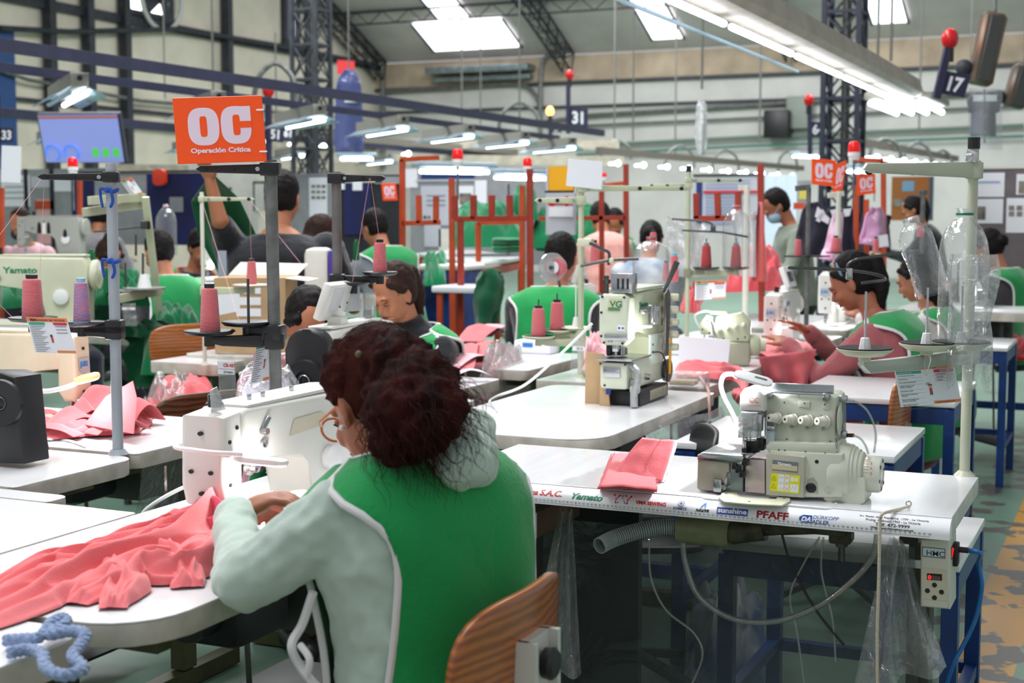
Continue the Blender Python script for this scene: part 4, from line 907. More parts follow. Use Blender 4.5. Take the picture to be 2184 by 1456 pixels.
# ================================================================ LOCKSTITCH MACHINES
LOGOB=mat('logo_blue',(50,130,205),rough=.4)
def lockstitch(lab,loc,rz,m=None,logo=None,motor=0,display=0,lamp=0,grp=None,wheel=None,energy=.8,s=1,txt2=None):
    m=m or MACHW; t=thing('sewing_machine',lab,'sewing machine',loc,rz,grp)
    m_=MB(); m_.rbox((0,0,.004),(.50,.178,.012),.004); m_.obj('bed_plate',m,t)
    m_=MB(); m_.slab([(.07,.005),(.245,.005),(.25,.03),(.25,.25),(.235,.285),(-.17,.29),(-.185,.275),(-.185,.175),(-.10,.165),(.03,.160),(.065,.13)],(0,.048,0),(1,0,0),(0,0,1),.096,.012,3); m_.obj('arm_body',m,t)
    m_=MB(); m_.slab([(-.245,.28),(-.178,.288),(-.178,.10),(-.20,.07),(-.238,.07),(-.25,.12)],(0,.044,0),(1,0,0),(0,0,1),.088,.012,3); m_.obj('face_cover',m,t)
    m_=MB(); m_.slab(rrect(.40,.082,.01),(-.16,-.041,.288),(1,0,0),(0,1,0),.008,.003); m_.obj('top_cover',m,t)
    m_=MB(); m_.cyl((-.215,0,.075),(-.215,0,.022),.0035,n=8); m_.cyl((-.205,0.01,.075),(-.205,.01,.016),.0045,n=8); m_.rbox((-.213,-.004,.012),(.02,.026,.005),.001); m_.rbox((-.213,0,.04),(.014,.012,.016),.002); m_.obj('needle_bar',STEEL,t)
    m_=MB(); m_.lathe([(.017,0),(.018,.006),(.010,.009),(.010,.02),(.0,.021)],(-.165,-.045,.15),(0,-1,0),n=20); m_.lathe([(.009,0),(.01,.008),(0,.009)],(-.12,-.048,.2),(0,-1,0),n=16); m_.obj('tension_dial',STEEL,t)
    m_=MB(); m_.lathe([(.03,0),(.032,.004),(.032,.014),(.02,.018),(0,.018)],(.14,-.048,.12),(0,-1,0),n=26); m_.obj('stitch_dial',WPLA,t)
    for x,z in((-.225,.22),(-.225,.12),(-.2,.25)): m_=MB(); m_.cyl((x,-.044,z),(x,-.0455,z),.005,n=10); m_.obj('cover_screw',BLKP,t)
    for y,z in((.0,.24),(.02,.15),(-.02,.15),(0,.1)): m_=MB(); m_.cyl((-.246,y,z),(-.2515,y,z),.005,n=10); m_.obj('cover_screw',BLKP,t)
    m_=MB(); m_.cyl((-.13,0,.295),(-.13,0,.325),.012,n=12); m_.cyl((-.13,0,.3),(-.13,0,.305),.016,n=12); m_.obj('thread_post',BLK,t)
    if motor:
        m_=MB(); m_.slab(rrect(.14,.30,.03,6,rs=(.01,.01,.06,.06)),(.27,-.07,-.005),(0,1,0),(0,0,1),.06,.012,3); m_.obj('motor_cover',BLK,t)
        m_=MB(); m_.lathe([(.062,0),(.066,.006),(.062,.02),(.03,.022),(.028,.014),(.012,.014),(0,.016)],(.33,0,.14),(1,0,0),n=32); m_.obj('handwheel',BLK,t)
        m_=MB(); m_.tube([V((.350,.018*cos(a),.14+.018*sin(a))) for a in[2*PI*i/16 for i in range(16)]],.002,5,closed=True); m_.obj('wheel_ring',STEEL,t)
    else:
        m_=MB(); m_.lathe([(.02,0),(.05,.004),(.062,.012),(.064,.03),(.058,.036),(.03,.034),(.018,.038),(0,.038)],(.25,0,.21),(1,0,0),n=32); m_.obj('handwheel',wheel or m,t)
    if display:
        rt=Matrix.Rotation(R(-20),3,'X'); m_=MB(); m_.rbox((.13,.0,.37),(.18,.03,.12),.006,rt); m_.rbox((.13,.01,.305),(.05,.05,.03),.004); m_.obj('panel_housing',WPLA if display==1 else m,t)
        m_=MB(); 
        if display==1: m_.rbox((.13,-.017,.372),(.11,.003,.06),.001,rt); m_.obj('panel_screen',mat('dark_screen',(30,34,52),rough=.15),t)
        else:
            m_.rbox((.15,.0165,.372),(.075,.003,.08),.001,rt); m_.obj('rear_plate',mat('rear_plate',(205,206,208),rough=.4),t)
            m_=MB()
            for x,z in((.17,.395),(.13,.35),(.075,.39),(.075,.36)): m_.cyl(V((x,.017,z)),V((x,.02,z)),.003,n=8)
            m_.obj('panel_screws',DSTEEL,t)
    if logo:
        c_=mat('badge_grey',(196,198,202),rough=.3,metal=.4)
        m_=MB(); m_.prism([(-.028,.02),(-.028,-.02),(0,-.034),(.028,-.02),(.028,.02)][::1],(-.2512,0,.19),(0,-1,0),(0,0,1),.001); m_.obj('badge',c_ if logo=='JUKI' else mat('pale_badge',(200,214,232)),t)
        text(logo,.022,(-.2535,.023,.183),(0,-1,0),(0,0,1),LOGOB,t,bold=.0008,sx=.95); text(logo,.035,(-.1,-.0490,.22),(1,0,0),(0,0,1),LOGOB if logo=='JUKI' else GRNP,t,bold=.001,sx=1.3)
    if lamp:
        m_=MB(); m_.slab(rrect(.07,.03,.014,5,x0=-.27,y0=-.085),(0,0,.115),(1,0,0),(0,1,0),.008,.003); m_.obj('lamp_head',WPLA,t)
        m_=MB(); m_.slab(rrect(.06,.022,.010,5,x0=-.265,y0=-.081),(0,0,.1125),(1,0,0),(0,1,0),.002,.0005); m_.obj('led_face',LAMPS,t)
        m_=MB(); m_.tube(spline([(-.20,-.07,.12),(-.17,-.075,.13),(-.13,-.06,.15),(-.1,-.048,.17)],5),.004,8); m_.obj('gooseneck',WPLA,t)
        l=bpy.data.lights.new('led','POINT'); l.energy=energy; l.shadow_soft_size=.02; l.color=(.93,.96,1); lo=bpy.data.objects.new('led_light',l); COL.objects.link(lo); lo.parent=t; lo.location=(-.235,-.07,.105)
    t.scale=(s,s,s); return t
# foreground machine
FM=lockstitch('white lockstitch machine with lit lamp, sewn on by the red haired foreground woman',(-1.70,2.54,.76),R(90),MACHW,wheel=MACHW,s=1.0)
FM.scale=(1,1.18,.86)
for ch in list(FM.children):
    if ch.name.startswith('thread_post'): ch.location=(-.07,0,0)
m_=MB(); m_.tube(spline([(-.10,.05,.20),(-.2,.064,.205),(-.258,.045,.206),(-.268,0,.205),(-.262,-.04,.202),(-.235,-.075,.198)],6),.0055,10); m_.obj('lamp_cord_loop',WPLA,FM)
m_=MB(); m_.slab(rrect(.098,.036,.017,6,x0=-.018,y0=-.018),(-.222,-.07,.19),(.25,-.97,-.08),(.97,.25,0),-.012,.004); m_.obj('lamp_head',WPLA,FM)
m_=MB(); m_.slab(rrect(.088,.028,.013,6,x0=-.013,y0=-.014),(-.222,-.07,.177),(.25,-.97,-.08),(.97,.25,0),-.002,.0005); m_.obj('led_face',LAMPS,FM)
l=bpy.data.lights.new('led','POINT'); l.energy=1.6; l.shadow_soft_size=.02; lo=bpy.data.objects.new('led_light',l); COL.objects.link(lo); lo.parent=FM; lo.location=(-.205,-.10,.165)
m_=MB(); m_.prism([(0,0),(.13,.0),(.16,.012),(.13,.035),(.02,.038)],(-.02,-.0495,.2),(1,0,.06),(0,0,1),.0005); m_.obj('masking_tape',mat('masking_tape',(214,206,184),rough=.7,var=.1),FM)
m_=MB(); m_.slab([(0,0),(.045,0),(.035,.055),(.012,.05)],(-.245,-.02,.29),(1,0,0),(0,.2,1),.003,.001); m_.obj('needle_guard_flag',film('clear_shield'),FM)
m_=MB(); m_.bar((-.12,-.05,.235),(-.105,-.055,.262),.006,.01); m_.cyl((-.122,-.05,.23),(-.122,-.062,.23),.008,n=10); m_.obj('thread_guide',STEEL,FM)
for x in(-.08,-.03,.08): m_=MB(); m_.rbox((x,.0,.302),(.008,.006,.016),.001); m_.obj('thread_guide',STEEL,FM)
# second row machines
lockstitch('beige lockstitch machine with shield badge and yellow lamp on the left table',at(60,868,4.25)*V((1,1,0))+V((0,0,.76)) if False else (-3.21,3.40,.76),R(187),MACHB,'JUKI',s=.95)
lockstitch('white machine with tilted display box in front of the woman with earring, black motor cover',(-2.33,3.95,.76),R(-84),MACHW,None,1,2,s=1.0)
lockstitch('white machine with display and black handwheel, behind the two pink cones at centre',(-2.84,7.3,.76),R(-80),MACHW,None,1,2,s=.85)
lockstitch('white machine with blue badge in front of the woman in mauve sleeves',(-1.64,6.92,.76),R(90),MACHW,'JUKI',0,1,1,energy=2,s=.88)
lockstitch('second white machine with blue badge, farther back beside the mauve sleeved woman',(-1.62,8.1,.78),R(90),MACHW,'JUKI',0,0,1,energy=3)
lockstitch('white machine with small screen at the right photo edge',(-.95,8.6,.86),R(95),MACHW,None,1,1,1,energy=2)
lockstitch('cream machine with green lettering at the left edge behind the small green cone',at(70,692,6.7),R(24),CREAM,'Yamato',0,0,0,s=1.12)
lockstitch('white machine seen end on behind the cream stand, beside the green vested woman',at(470,592,8.2),R(100),MACHW,None,0,0,1,s=.75,energy=2)
lockstitch('small machine in front of the masked woman in pink at far left',at(110,545,10.5),R(15),mat('machine_grey',(168,170,160),rough=.4),None,0,0,0,s=1.0)
# black drive housing with wheel at the left photo edge
t=thing('machine_drive','black drive housing with large round wheel at the left photo edge','machine drive',(0,0,0))
m_=MB(); a=[ony(x,y,2.72) for x,y in((-60,985),(48,990),(30,805),(0,795),(-60,795))]; m_.slab([(p.x,p.z) for p in a],(0,2.82,0),(1,0,0),(0,0,1),.10,.008); m_.obj('housing',BLK,t)
m_=MB(); c=ony(6,858,2.71); m_.lathe([(.056,0),(.060,.006),(.058,.018),(.02,.016),(.018,.008),(0,.010)],c,(.25,-1,0),n=36); m_.obj('wheel',BLK,t)
m_=MB(); x_,y_,z_=frame((.25,-1,0)); m_.tube([c+z_*.017+(x_*cos(a)+y_*sin(a))*.016 for a in[2*PI*i/18 for i in range(18)]],.002,5,closed=True); m_.obj('wheel_ring',DSTEEL,t)
# ================================================================ FLATLOCK MACHINE (VG)
q=on(1313,866,.76); t=thing('flatlock_machine','tall cream flatlock machine with green letter logo on the centre table','sewing machine',(q.x,q.y,.76)); t.scale=(1,1,.87)
G=GREENCREAM; GM=mat('flatlock_cream',(212,218,196),rough=.3,var=.04)
def gb(n_,m,c,s_,bev=.006,rot=None): m_=MB(); m_.rbox(c,s_,bev,rot); return m_.obj(n_,m,t)
gb('platform',BLK,(.02,.17,.03),(.12,.3,.055),.004)
m_=MB()
for k in range(9): m_.box(.078,.084,.12+.02*k,.13+.02*k,.012,.05)
m_.obj('platform_grille',TAUPE,t)
gb('front_cover',GM,(0,.0,.12),(.10,.05,.105),.014); gb('bed_body',GM,(.005,.18,.125),(.1,.33,.12),.01)
gb('steel_bed_plate',STEEL,(.008,.06,.183),(.125,.2,.008),.002); gb('tray',STEEL,(-.005,-.027,.135),(.06,.004,.04),.002)
gb('chrome_pipe_fitting',STEEL,(.068,.0,.08),(.03,.04,.06),.01)
m_=MB(); m_.tube(spline([(.05,.0,.16),(.075,-.005,.14),(.08,-.01,.1),(.07,-.015,.06),(.072,-.02,.005)],6),.013,10); m_.obj('taped_hose',mat('grey_tape',(176,178,178),rough=.3,metal=.4,bump=.6,bscale=60),t)
m_=MB(); m_.slab([(-.055,.3),(-.055,.45),(-.04,.472),(.03,.472),(.05,.455),(.05,.3),(.03,.275),(-.035,.275)][::-1],(0,-.02,-.04),(1,0,0),(0,0,1),-.07,.01,3); m_.obj('head_cover',GM,t)
m_=MB(); m_.slab([(.04,.28),(.04,.432),(.36,.44),(.38,.43),(.38,.14),(.2,.14),(.19,.25),(.17,.27)],(.052,.0,0),(0,1,0),(0,0,1),-.10,.012,3); 
o=m_.obj('arm_column',GREENCREAM,t)
gb('column_cover',mat('cover_mint',(216,230,218),rough=.3),(.054,.255,.2),(.008,.14,.12),.004)
gb('top_plate',GM,(0,.2,.443),(.1,.33,.014),.005)
gb('top_bracket',STEEL,(.02,.02,.472),(.075,.05,.075),.003)
m_=MB()
for k in range(3): m_.box(.004+.017*k,.011+.017*k,-.0065,-.0052,.45,.49)
m_.obj('bracket_slots',BLKP,t)
m_=MB(); m_.cyl((-.035,0,.43),(-.035,0,.50),.008,n=12); m_.cyl((-.035,0,.47),(-.035,0,.485),.014,n=12); m_.obj('pressure_screw',DSTEEL,t)
m_=MB(); m_.prism([(-.026,.0),(.02,.0),(.028,.046),(-.018,.046)],(0,-.021,.367),(1,0,0),(0,0,1),.001); m_.obj('logo_plate',mat('logo_tan',(206,196,160),rough=.4),t)
text('VG',.032,(-.015,-.0222,.383),(1,0,0),(0,0,1),GRNP,t,bold=.001,shear=.05)
m_=MB()
for k in range(3): m_.box(-.02,.02,-.0232,-.0222,.369+.0045*k,.3715+.0045*k)
m_.obj('logo_stripes',GRNP,t)
text('Yamato',.030,(.0535,.075,.375),(0,1,0),(0,0,1),GRNP,t,bold=.0006,shear=.2)
m_=MB()
for k in range(3): m_.box(.0522,.0532,.08,.15,.355+.0045*k,.3575+.0045*k)
m_.obj('logo_stripes',GRNP,t)
m_=MB(); m_.prism([(0,0),(.026,0),(.026,.022),(0,.022)],(.012,-.021,.292),(1,0,0),(0,0,1),.0006); m_.obj('small_sticker',STKW,t)
m_=MB(); c_=V((.025,-.0222,.303)); 
m_.ell((.0185,-.0218,.303),(.004,.0006,.005)); m_.obj('sticker_mark',BLUP,t)
m_=MB(); m_.ell((.031,-.0218,.303),(.005,.0006,.005)); m_.obj('sticker_mark',GRYP,t)
for x,z in((-.042,.42),(.035,.42),(-.045,.36),(-.045,.27),(-.035,.245),(.03,.245),(-.018,.25),(-.008,.25)): m_=MB(); m_.cyl((x,-.02,z),(x,-.0225,z),.0045 if x!=-.018 and x!=-.008 else .002,n=10); m_.obj('screw',BLKP,t)
for y,z in((.21,.22),(.21,.19)): m_=MB(); m_.cyl((.058,y,z),(.0595,y,z),.005,n=10); m_.obj('screw',BLKP,t)
for x,z in((-.045,.165),(.042,.165),(-.03,.082)): m_=MB(); m_.cyl((x,-.025,z),(x,-.0275,z),.004,n=10); m_.obj('screw',BLKP,t)
m_=MB(); m_.rbox((.01,-.024,.268),(.085,.008,.02),.003); m_.rbox((.0,.0,.23),(.02,.02,.04),.002); m_.cyl((.0,.0,.25),(.0,.0,.19),.004); m_.cyl((.02,.0,.25),(.02,.0,.2),.003); m_.cyl((.028,.0,.25),(.028,.0,.2),.002); m_.rbox((.005,0,.195),(.03,.03,.006),.001); m_.obj('needle_assembly',STEEL,t)
m_=MB(); m_.rbox((-.03,.03,.215),(.02,.05,.05),.01); m_.rbox((.0,.05,.205),(.03,.06,.03),.006); m_.obj('presser_mechanism',mat('oily_black',()),t)
for k in range(5):
    z=.40-.05*k; c=V((.06,.33,z)); m_=MB(); m_.lathe([(.018,0),(.016,.01),(.013,.014),(.013,.022),(.016,.024),(.014,.05),(.0,.05)],c,(1,.15,0),n=20); m_.obj('tension_knob',mat('knob_tan',(196,190,166),rough=.45),t)
m_=MB(); m_.slab([(0,0),(.03,0),(.05,.24),(.03,.27),(.01,.25)],(.085,.25,.17),(.05,.5,.0),(-.02,.02,1),.006,.001); m_.slab([(0,0),(.012,0),(.05,.12),(.03,.13)],(.06,.3,.42),(.8,.4,0),(.1,0,1),.004,.001); m_.obj('thread_take_up_lever',DSTEEL,t)
m_=MB(); m_.rbox((.062,.12,.36),(.02,.08,.018),.003); m_.tube([(.07,.13,.38),(.08,.13,.38),(.08,.13,.32),(.08,.16,.32),(.08,.16,.38)],.003,6); m_.rbox((.064,.2,.33),(.012,.05,.05),.004); m_.obj('thread_guide_set',STEEL,t)
m_=MB(); m_.rbox((.066,.22,.335),(.014,.07,.075),.006); m_.obj('clear_guard',film('clear_shield'),t)
m_=MB(); m_.slab(rrect(.055,.018,.008,4),(.06,.02,.3),(.9,.3,.05),(-.3,.9,.1),.005,.002); m_.obj('lamp_head',LAMPS,t)
m_=MB(); m_.lathe([(.02,0),(.045,.004),(.048,.018),(.03,.02),(0,.02)],(.05,.36,.1),(1,0,0),n=28); m_.obj('handwheel',DSTEEL,t)
m_=MB(); m_.cyl((.05,.14,.1),(.075,.14,.1),.012,n=16); m_.obj('steel_knob',STEEL,t)
m_=MB(); m_.tube(spline([(.06,.2,.19),(.075,.26,.18),(.08,.3,.12),(.075,.32,.06)],6),.003,6); m_.obj('black_cable',BLK,t)
m_=MB(); m_.cyl((.085,.33,.24),(.08,.33,.09),.005,n=8); m_.obj('yellow_strip',mat('yellow_plastic',(236,168,20),rough=.4),t)
l=bpy.data.lights.new('led','POINT'); l.energy=1.3; l.shadow_soft_size=.02; lo=bpy.data.objects.new('led_light',l); COL.objects.link(lo); lo.parent=t; lo.location=(.09,.02,.28)
t2=thing('cardboard_piece','brown cardboard piece leaning against the tall flatlock machine','cardboard',(q.x-.085,q.y+.0,.76))
m_=MB(); m_.slab([(-.035,.0),(.03,.0),(.03,.17),(-.035,.175)],(0,.03,.0),(1,0,0),(0,.05,1),.005,.001); m_.slab([(0,.0),(.04,.0),(.03,.09),(0,.12)],(.03,.0,.0),(1,-.2,0),(0,.05,1),.006,.001); m_.obj('sheet',CARDB,t2)
m_=MB(); m_.prism([(0,0),(.018,0),(.018,.06),(0,.06)],(.055,-.012,.04),(1,-.2,0),(0,.05,1),.001); m_.obj('blue_tape',mat('blue_tape',(30,60,130)),t2)
# pinkish scraps and white tape scraps beside it
m_=MB()
random.seed(5)
for k in range(26):
    a=random.uniform(-.12,.2); b=random.uniform(-.06,.05); s_=random.uniform(.004,.012); m_.add([(q.x+a,q.y+b,.7608),(q.x+a+s_,q.y+b+s_*.3,.7612),(q.x+a+s_*.6,q.y+b+s_,.7608)],[(0,1,2)],False)
m_.obj('fabric_lint',PINKF,label='tiny pink lint and thread scraps around the flatlock machine',cat='lint',kind='stuff')
# ================================================================ SMALL OVERLOCK
def overlock(lab,loc,rz,s=1,m=None,lamp=True,energy=2):
    m=m or GREENCREAM; t=thing('overlock_machine',lab,'sewing machine',loc,rz)
    m_=MB(); m_.rbox((.05,.05,.065),(.24,.15,.13),.012); m_.obj('base_body',TAUPE,t)
    m_=MB(); m_.slab([(-.05,.13),(.17,.13),(.17,.25),(.12,.3),(-.02,.27)],(0,.11,0),(1,0,0),(0,0,1),.11,.012,3); m_.obj('upper_body',m,t)
    m_=MB(); m_.rbox((-.12,.04,.125),(.14,.15,.01),.003); m_.obj('cloth_plate',STEEL,t)
    m_=MB(); m_.rbox((-.12,.04,.06),(.12,.13,.12),.008); m_.obj('cloth_plate_housing',TAUPE,t)
    for k in range(4):
        m_=MB(); m_.lathe([(.014,0),(.013,.01),(.010,.014),(.0095,.03),(0,.031)],(.0+.045*k,.0,.2+.01*k),(-.2,-1,.1),n=18); m_.obj('tension_knob',KN,t)
    m_=MB(); m_.slab([(-.11,.17),(-.05,.17),(-.05,.27),(-.08,.28),(-.12,.23)],(0,.09,0),(1,0,0),(0,0,1),.08,.008); m_.obj('presser_head_cover',m,t)
    m_=MB(); m_.cyl((-.09,.02,.2),(-.09,.02,.135),.004,n=8); m_.cyl((-.05,-.01,.25),(-.02,-.03,.14),.008,n=8); m_.rbox((-.085,.01,.14),(.03,.03,.01),.002); m_.rbox((-.05,.0,.15),(.03,.03,.03),.003); m_.obj('needle_bar',STEEL,t)
    m_=MB()
    for x,z in((-.1,.2),(-.07,.25),(.02,.15),(.1,.15),(-.06,.18),(.14,.16)): m_.cyl((x,.009 if x<0 else -.001,z),(x,.004 if x<0 else -.003,z),.005,n=8)
    m_.obj('screws',BLKP,t)
    m_=MB(); m_.lathe([(.06,0),(.062,.03),(.05,.05),(.035,.055),(.034,.085),(0,.088)],(.17,.05,.11),(1,0,0),n=32); m_.obj('handwheel',m,t)
    if lamp:
        m_=MB(); m_.tube(spline([(-.12,.08,.2),(-.15,.08,.27),(-.1,.05,.3),(-.05,.02,.3)],6),.006,8); m_.obj('gooseneck',WPLA,t)
        m_=MB(); m_.rbox((-.01,.0,.3),(.1,.035,.012),.006); m_.obj('lamp_head',mat('lamp_cream',(238,226,180),rough=.4),t)
        m_=MB(); m_.rbox((-.01,.0,.292),(.09,.028,.003),.001); m_.obj('led_face',LAMPS,t)
        l=bpy.data.lights.new('led','POINT'); l.energy=energy; l.shadow_soft_size=.02; lo=bpy.data.objects.new('led_light',l); COL.objects.link(lo); lo.parent=t; lo.location=(-.02,-.01,.275)
    t.scale=(s,s,s); return t
q=on(1535,770,.78); overlock('small overlock machine with cream lamp behind a white card on the plastic wrapped table',(q.x+.0,q.y,.765),R(12),.74)
t=thing('white_card_box','white folded card in front of the small overlock machine','card',(q.x-.04,q.y-.10,.765)); m_=MB(); m_.slab([(-.11,0),(.10,0),(.11,.115),(-.10,.125)],(0,0,0),(1,.12,0),(0,0,1),.003,.001); m_.obj('card_sheet',PAPER,t)
# ================================================================ HMC CONTROL BOX, MOTOR, HOSES UNDER THE FRONT TABLE
t=thing('control_box','cream motor control box with red digits under the overlock table','control box',(0,0,0))
Yb=3.085
H=lambda px,py,y=0: ony(px,py,Yb+y)
a=[H(1963,1294),H(2026,1300),H(2026,1150),H(1963,1150)]; 
m_=MB(); m_.slab([(p.x,p.z) for p in a],(0,Yb+.11,0),(1,0,0),(0,0,1),.11,.005,3); m_.obj('case',mat('case_cream',(206,204,190),rough=.4),t)
def hq(pts,e,m,name): m_=MB(); m_.prism([(H(x,y,-e).x,H(x,y,-e).z) for x,y in pts],(0,Yb-e,0),(1,0,0),(0,0,1),.0003); return m_.obj(name,m,t)
hq([(1967,1186),(2016,1191),(2016,1170),(1967,1165)],.0004,mat('plate_navy',(30,50,70)),'nameplate_border'); hq([(1968.5,1184.6),(2014.5,1189.2),(2014.5,1171.4),(1968.5,1166.8)],.0009,mat('plate_mint',(196,214,216)),'nameplate')
text('HMC',.0165,H(1975,1183.5,-.0014),(1,0,-.02),(0,0,1),mat('plate_navy',()),t,bold=.0001,sx=1.05)
hq([(1967,1277),(2019,1281),(2019,1214),(1967,1209)],.0004,mat('panel_beige',(196,192,168),rough=.5),'keypad')
hq([(1977,1236),(2009,1238),(2009,1224),(1977,1222)],.0009,mat('display_dark',(30,14,16),rough=.1),'display')
text('0',.0125,H(1979,1234.5,-.0014),(1,0,0),(0,0,1),mat('red_digit',(255,40,40),emit=4,ecol=(255,20,20)),t,bold=.0003); text('888',.0125,H(1986,1235.5,-.0014),(1,0,0),(0,0,1),mat('dim_digit',(120,90,90)),t,bold=.0002,sx=1.0)
for px,py in((1993,1247),(1993,1274),(1978,1259),(2008,1262)):
    c=H(px,py,-.0006); m_=MB(); m_.cyl(c,c+V((0,-.001,0)),.0052,n=16); m_.obj('button',BLK,t)
m_=MB(); c=H(2026,1178,.03); m_.rbox(c+V((.002,0,0)),(.006,.022,.03),.002); m_.obj('rocker_frame',BLK,t)
m_=MB(); m_.rbox(c+V((.004,-.002,0)),(.006,.014,.022),.002,Matrix.Rotation(R(8),3,'Y')); m_.obj('rocker_switch',mat('switch_red',(220,30,24),rough=.3,emit=.6,ecol=(255,40,20)),t)
m_=MB(); c=H(2030,1176,.06); m_.rbox(c+V((.008,0,-.004)),(.014,.03,.05),.003); m_.cyl(c+V((.012,0,.006)),c+V((.034,0,.006)),.0065,n=12); m_.obj('plug',BLK,t)
m_=MB(); e=c+V((.034,0,.006)); m_.tube(spline([e,e+V((.025,0,-.004)),at(2086,1200,3.15),at(2094,1250,3.15),at(2080,1320,3.15),at(2052,1380,3.15),at(2030,1425,3.15),at(2000,1520,3.2)],6),.0052,10)
m_.obj('power_cable',mat('blue_cable',(30,110,180),rough=.4),label='thick blue cable curving down from the control box plug',cat='cable')
# machine motor cylinder and corrugated hose
t=thing('vacuum_motor','olive cream cylinder motor hanging under the overlock table','motor',(0,0,0))
Ym=3.28; K=lambda px,py,y=0: ony(px,py,Ym+y)
OL=mat('olive_cream',(142,142,108),rough=.45,var=.12,vscale=20)
a=K(1448,1126); b=K(1558,1136); rr=(K(1448,1098)-K(1448,1158)).length/2; m_=MB(); m_.lathe([(0,0),(rr*.96,0),(rr,.004),(rr,(b-a).length-.006),(rr*.95,(b-a).length),(0,(b-a).length)],a,b-a,n=32); m_.obj('cylinder',OL,t)
b2=K(1632,1128); m_=MB(); m_.cyl(b,b2,rr*.78,n=24); m_.cyl(b2,K(1820,1122),.016,n=12); m_.rbox(K(1795,1140),(.05,.06,.035),.006); m_.rbox(K(1720,1118),(.2,.07,.03),.006); m_.obj('drive_body',mat('oily_olive',(84,80,58),rough=.5,var=.4,vscale=30),t)
m_=MB(); m_.cyl(K(1795,1150),K(1795,1196),.008,n=12); m_.cyl(K(1795,1150),K(1795,1165),.014,n=6); m_.obj('hex_spindle',DSTEEL,t)
t=thing('corrugated_hose','grey ribbed suction hose bending down under the overlock table','hose',(0,0,0))
pth=spline([K(1445,1122,.0),K(1400,1124,-.02),K(1350,1135,-.05),K(1305,1150,-.09),K(1278,1164,-.13)],10)
m_=MB(); m_.tube(pth,[.019 if i%2 else .0172 for i in range(len(pth))],18,cap=False); m_.obj('hose_wall',mat('hose_grey',(128,132,136),rough=.3,alpha=.85),t)
m_=MB()
for i in range(1,len(pth)-1,1):
    x_,y_,z_=frame(pth[i+1]-pth[i-1]); m_.tube([pth[i]+(x_*cos(a)+y_*sin(a))*.0195 for a in[2*PI*k/18 for k in range(18)]],.0013,5,closed=True)
m_.obj('wire_rib',mat('rib_light',(190,196,200),rough=.3),t)
def hose(lab,pts,r,m,name='hose',cat='hose'): m_=MB(); m_.tube(spline(pts,8),r,10); return m_.obj(name,m,label=lab,cat=cat)
hose('thick clear tube sagging in a deep curve under the overlock table',[K(1456,1150),K(1462,1200),K(1490,1270),K(1560,1318),K(1650,1325),K(1740,1295),K(1810,1245),K(1860,1190),K(1872,1130)],.0075,TUBEC)
hose('thin clear tube hanging in a double bend left under the overlock table',[K(1385,1150),K(1388,1230),K(1420,1300),K(1480,1350),K(1498,1400),K(1470,1470)],.003,TUBEC)
hose('thin pale tube hanging in the middle under the overlock table',[K(1748,1145),K(1715,1200),K(1685,1270),K(1700,1350),K(1715,1460)],.0028,TUBEC)
hose('dark cable crossing diagonally under the overlock table',[K(1668,1140),K(1690,1210),K(1740,1300),K(1800,1375)],.0032,mat('dark_cable',(48,46,46),rough=.5))
hose('pale cable right of the middle tube under the overlock table',[K(1756,1145),K(1752,1220),K(1775,1320),K(1782,1410)],.0028,TUBEC)
# cream string from the ring screw over the table edge
pts=[on(1940,1079,.768),on(1915,1086,.764),on(1890,1092,.766),on(1880,1098,.762),ony(1877,1112,3.04),ony(1876,1150,3.035),ony(1874,1250,3.035),ony(1871,1350,3.035),ony(1872,1480,3.035)]
hose('cream cord tied to a ring screw and hanging over the front edge',pts,.0036,mat('cotton_cord',(206,196,176),rough=.9,bump=.4,bscale=200),'cord','cord')
m_=MB(); c=on(1938,1078,.766); m_.tube([c+V((.0055*cos(a),0,.004+.0055*sin(a))) for a in[2*PI*i/16 for i in range(16)]],.0016,6,closed=True); m_.cyl(c+V((0,0,-.008)),c,.002); m_.obj('ring_screw',STEEL,label='small steel ring screw near the right end of the overlock table',cat='screw')
# ================================================================ TABLES OF THE FAR LEFT AND MIDDLE
table('white table behind the display machine at centre',-3.1,-2.5,6.8,7.9,rs=(.02,.03,.03,.02))
table('white table beyond the mauve sleeved woman, second badge machine on it',-2.25,-1.45,7.6,8.7,z=.78,rs=(.02,.03,.03,.02),legm=BLUEF)
q=on(360,712,.8); table('white table at left with the leaning cream stand and cream machines',q.x-2.6,q.x,q.y-.1,q.y+.45,z=.8,rs=(.02,.03,.03,.02),th=.055)
q=on(478,775,.76); table('small white table end behind the big OC board pole',q.x-.36,q.x,q.y-.05,q.y+.4,z=.76,rs=(.02,.02,.02,.02),th=.05)
q=at(480,592,8.2); table('pale table behind the end on white machine',q.x-.3,q.x+.3,q.y-.3,q.y+.2,z=q.z-.02,rs=(.02,)*4)
q=at(95,545,10.6); table('table at far left in front of the masked woman in pink',q.x-1.2,q.x+.8,q.y-.9,q.y-.15,z=q.z-.01,rs=(.02,)*4)
q=on(2060,640,.86); table('white table at the right photo edge carrying the machine with a small screen',-1.3,-.35,8.2,8.8,z=.86,rs=(.02,)*4,th=.05,legm=BLUEF)
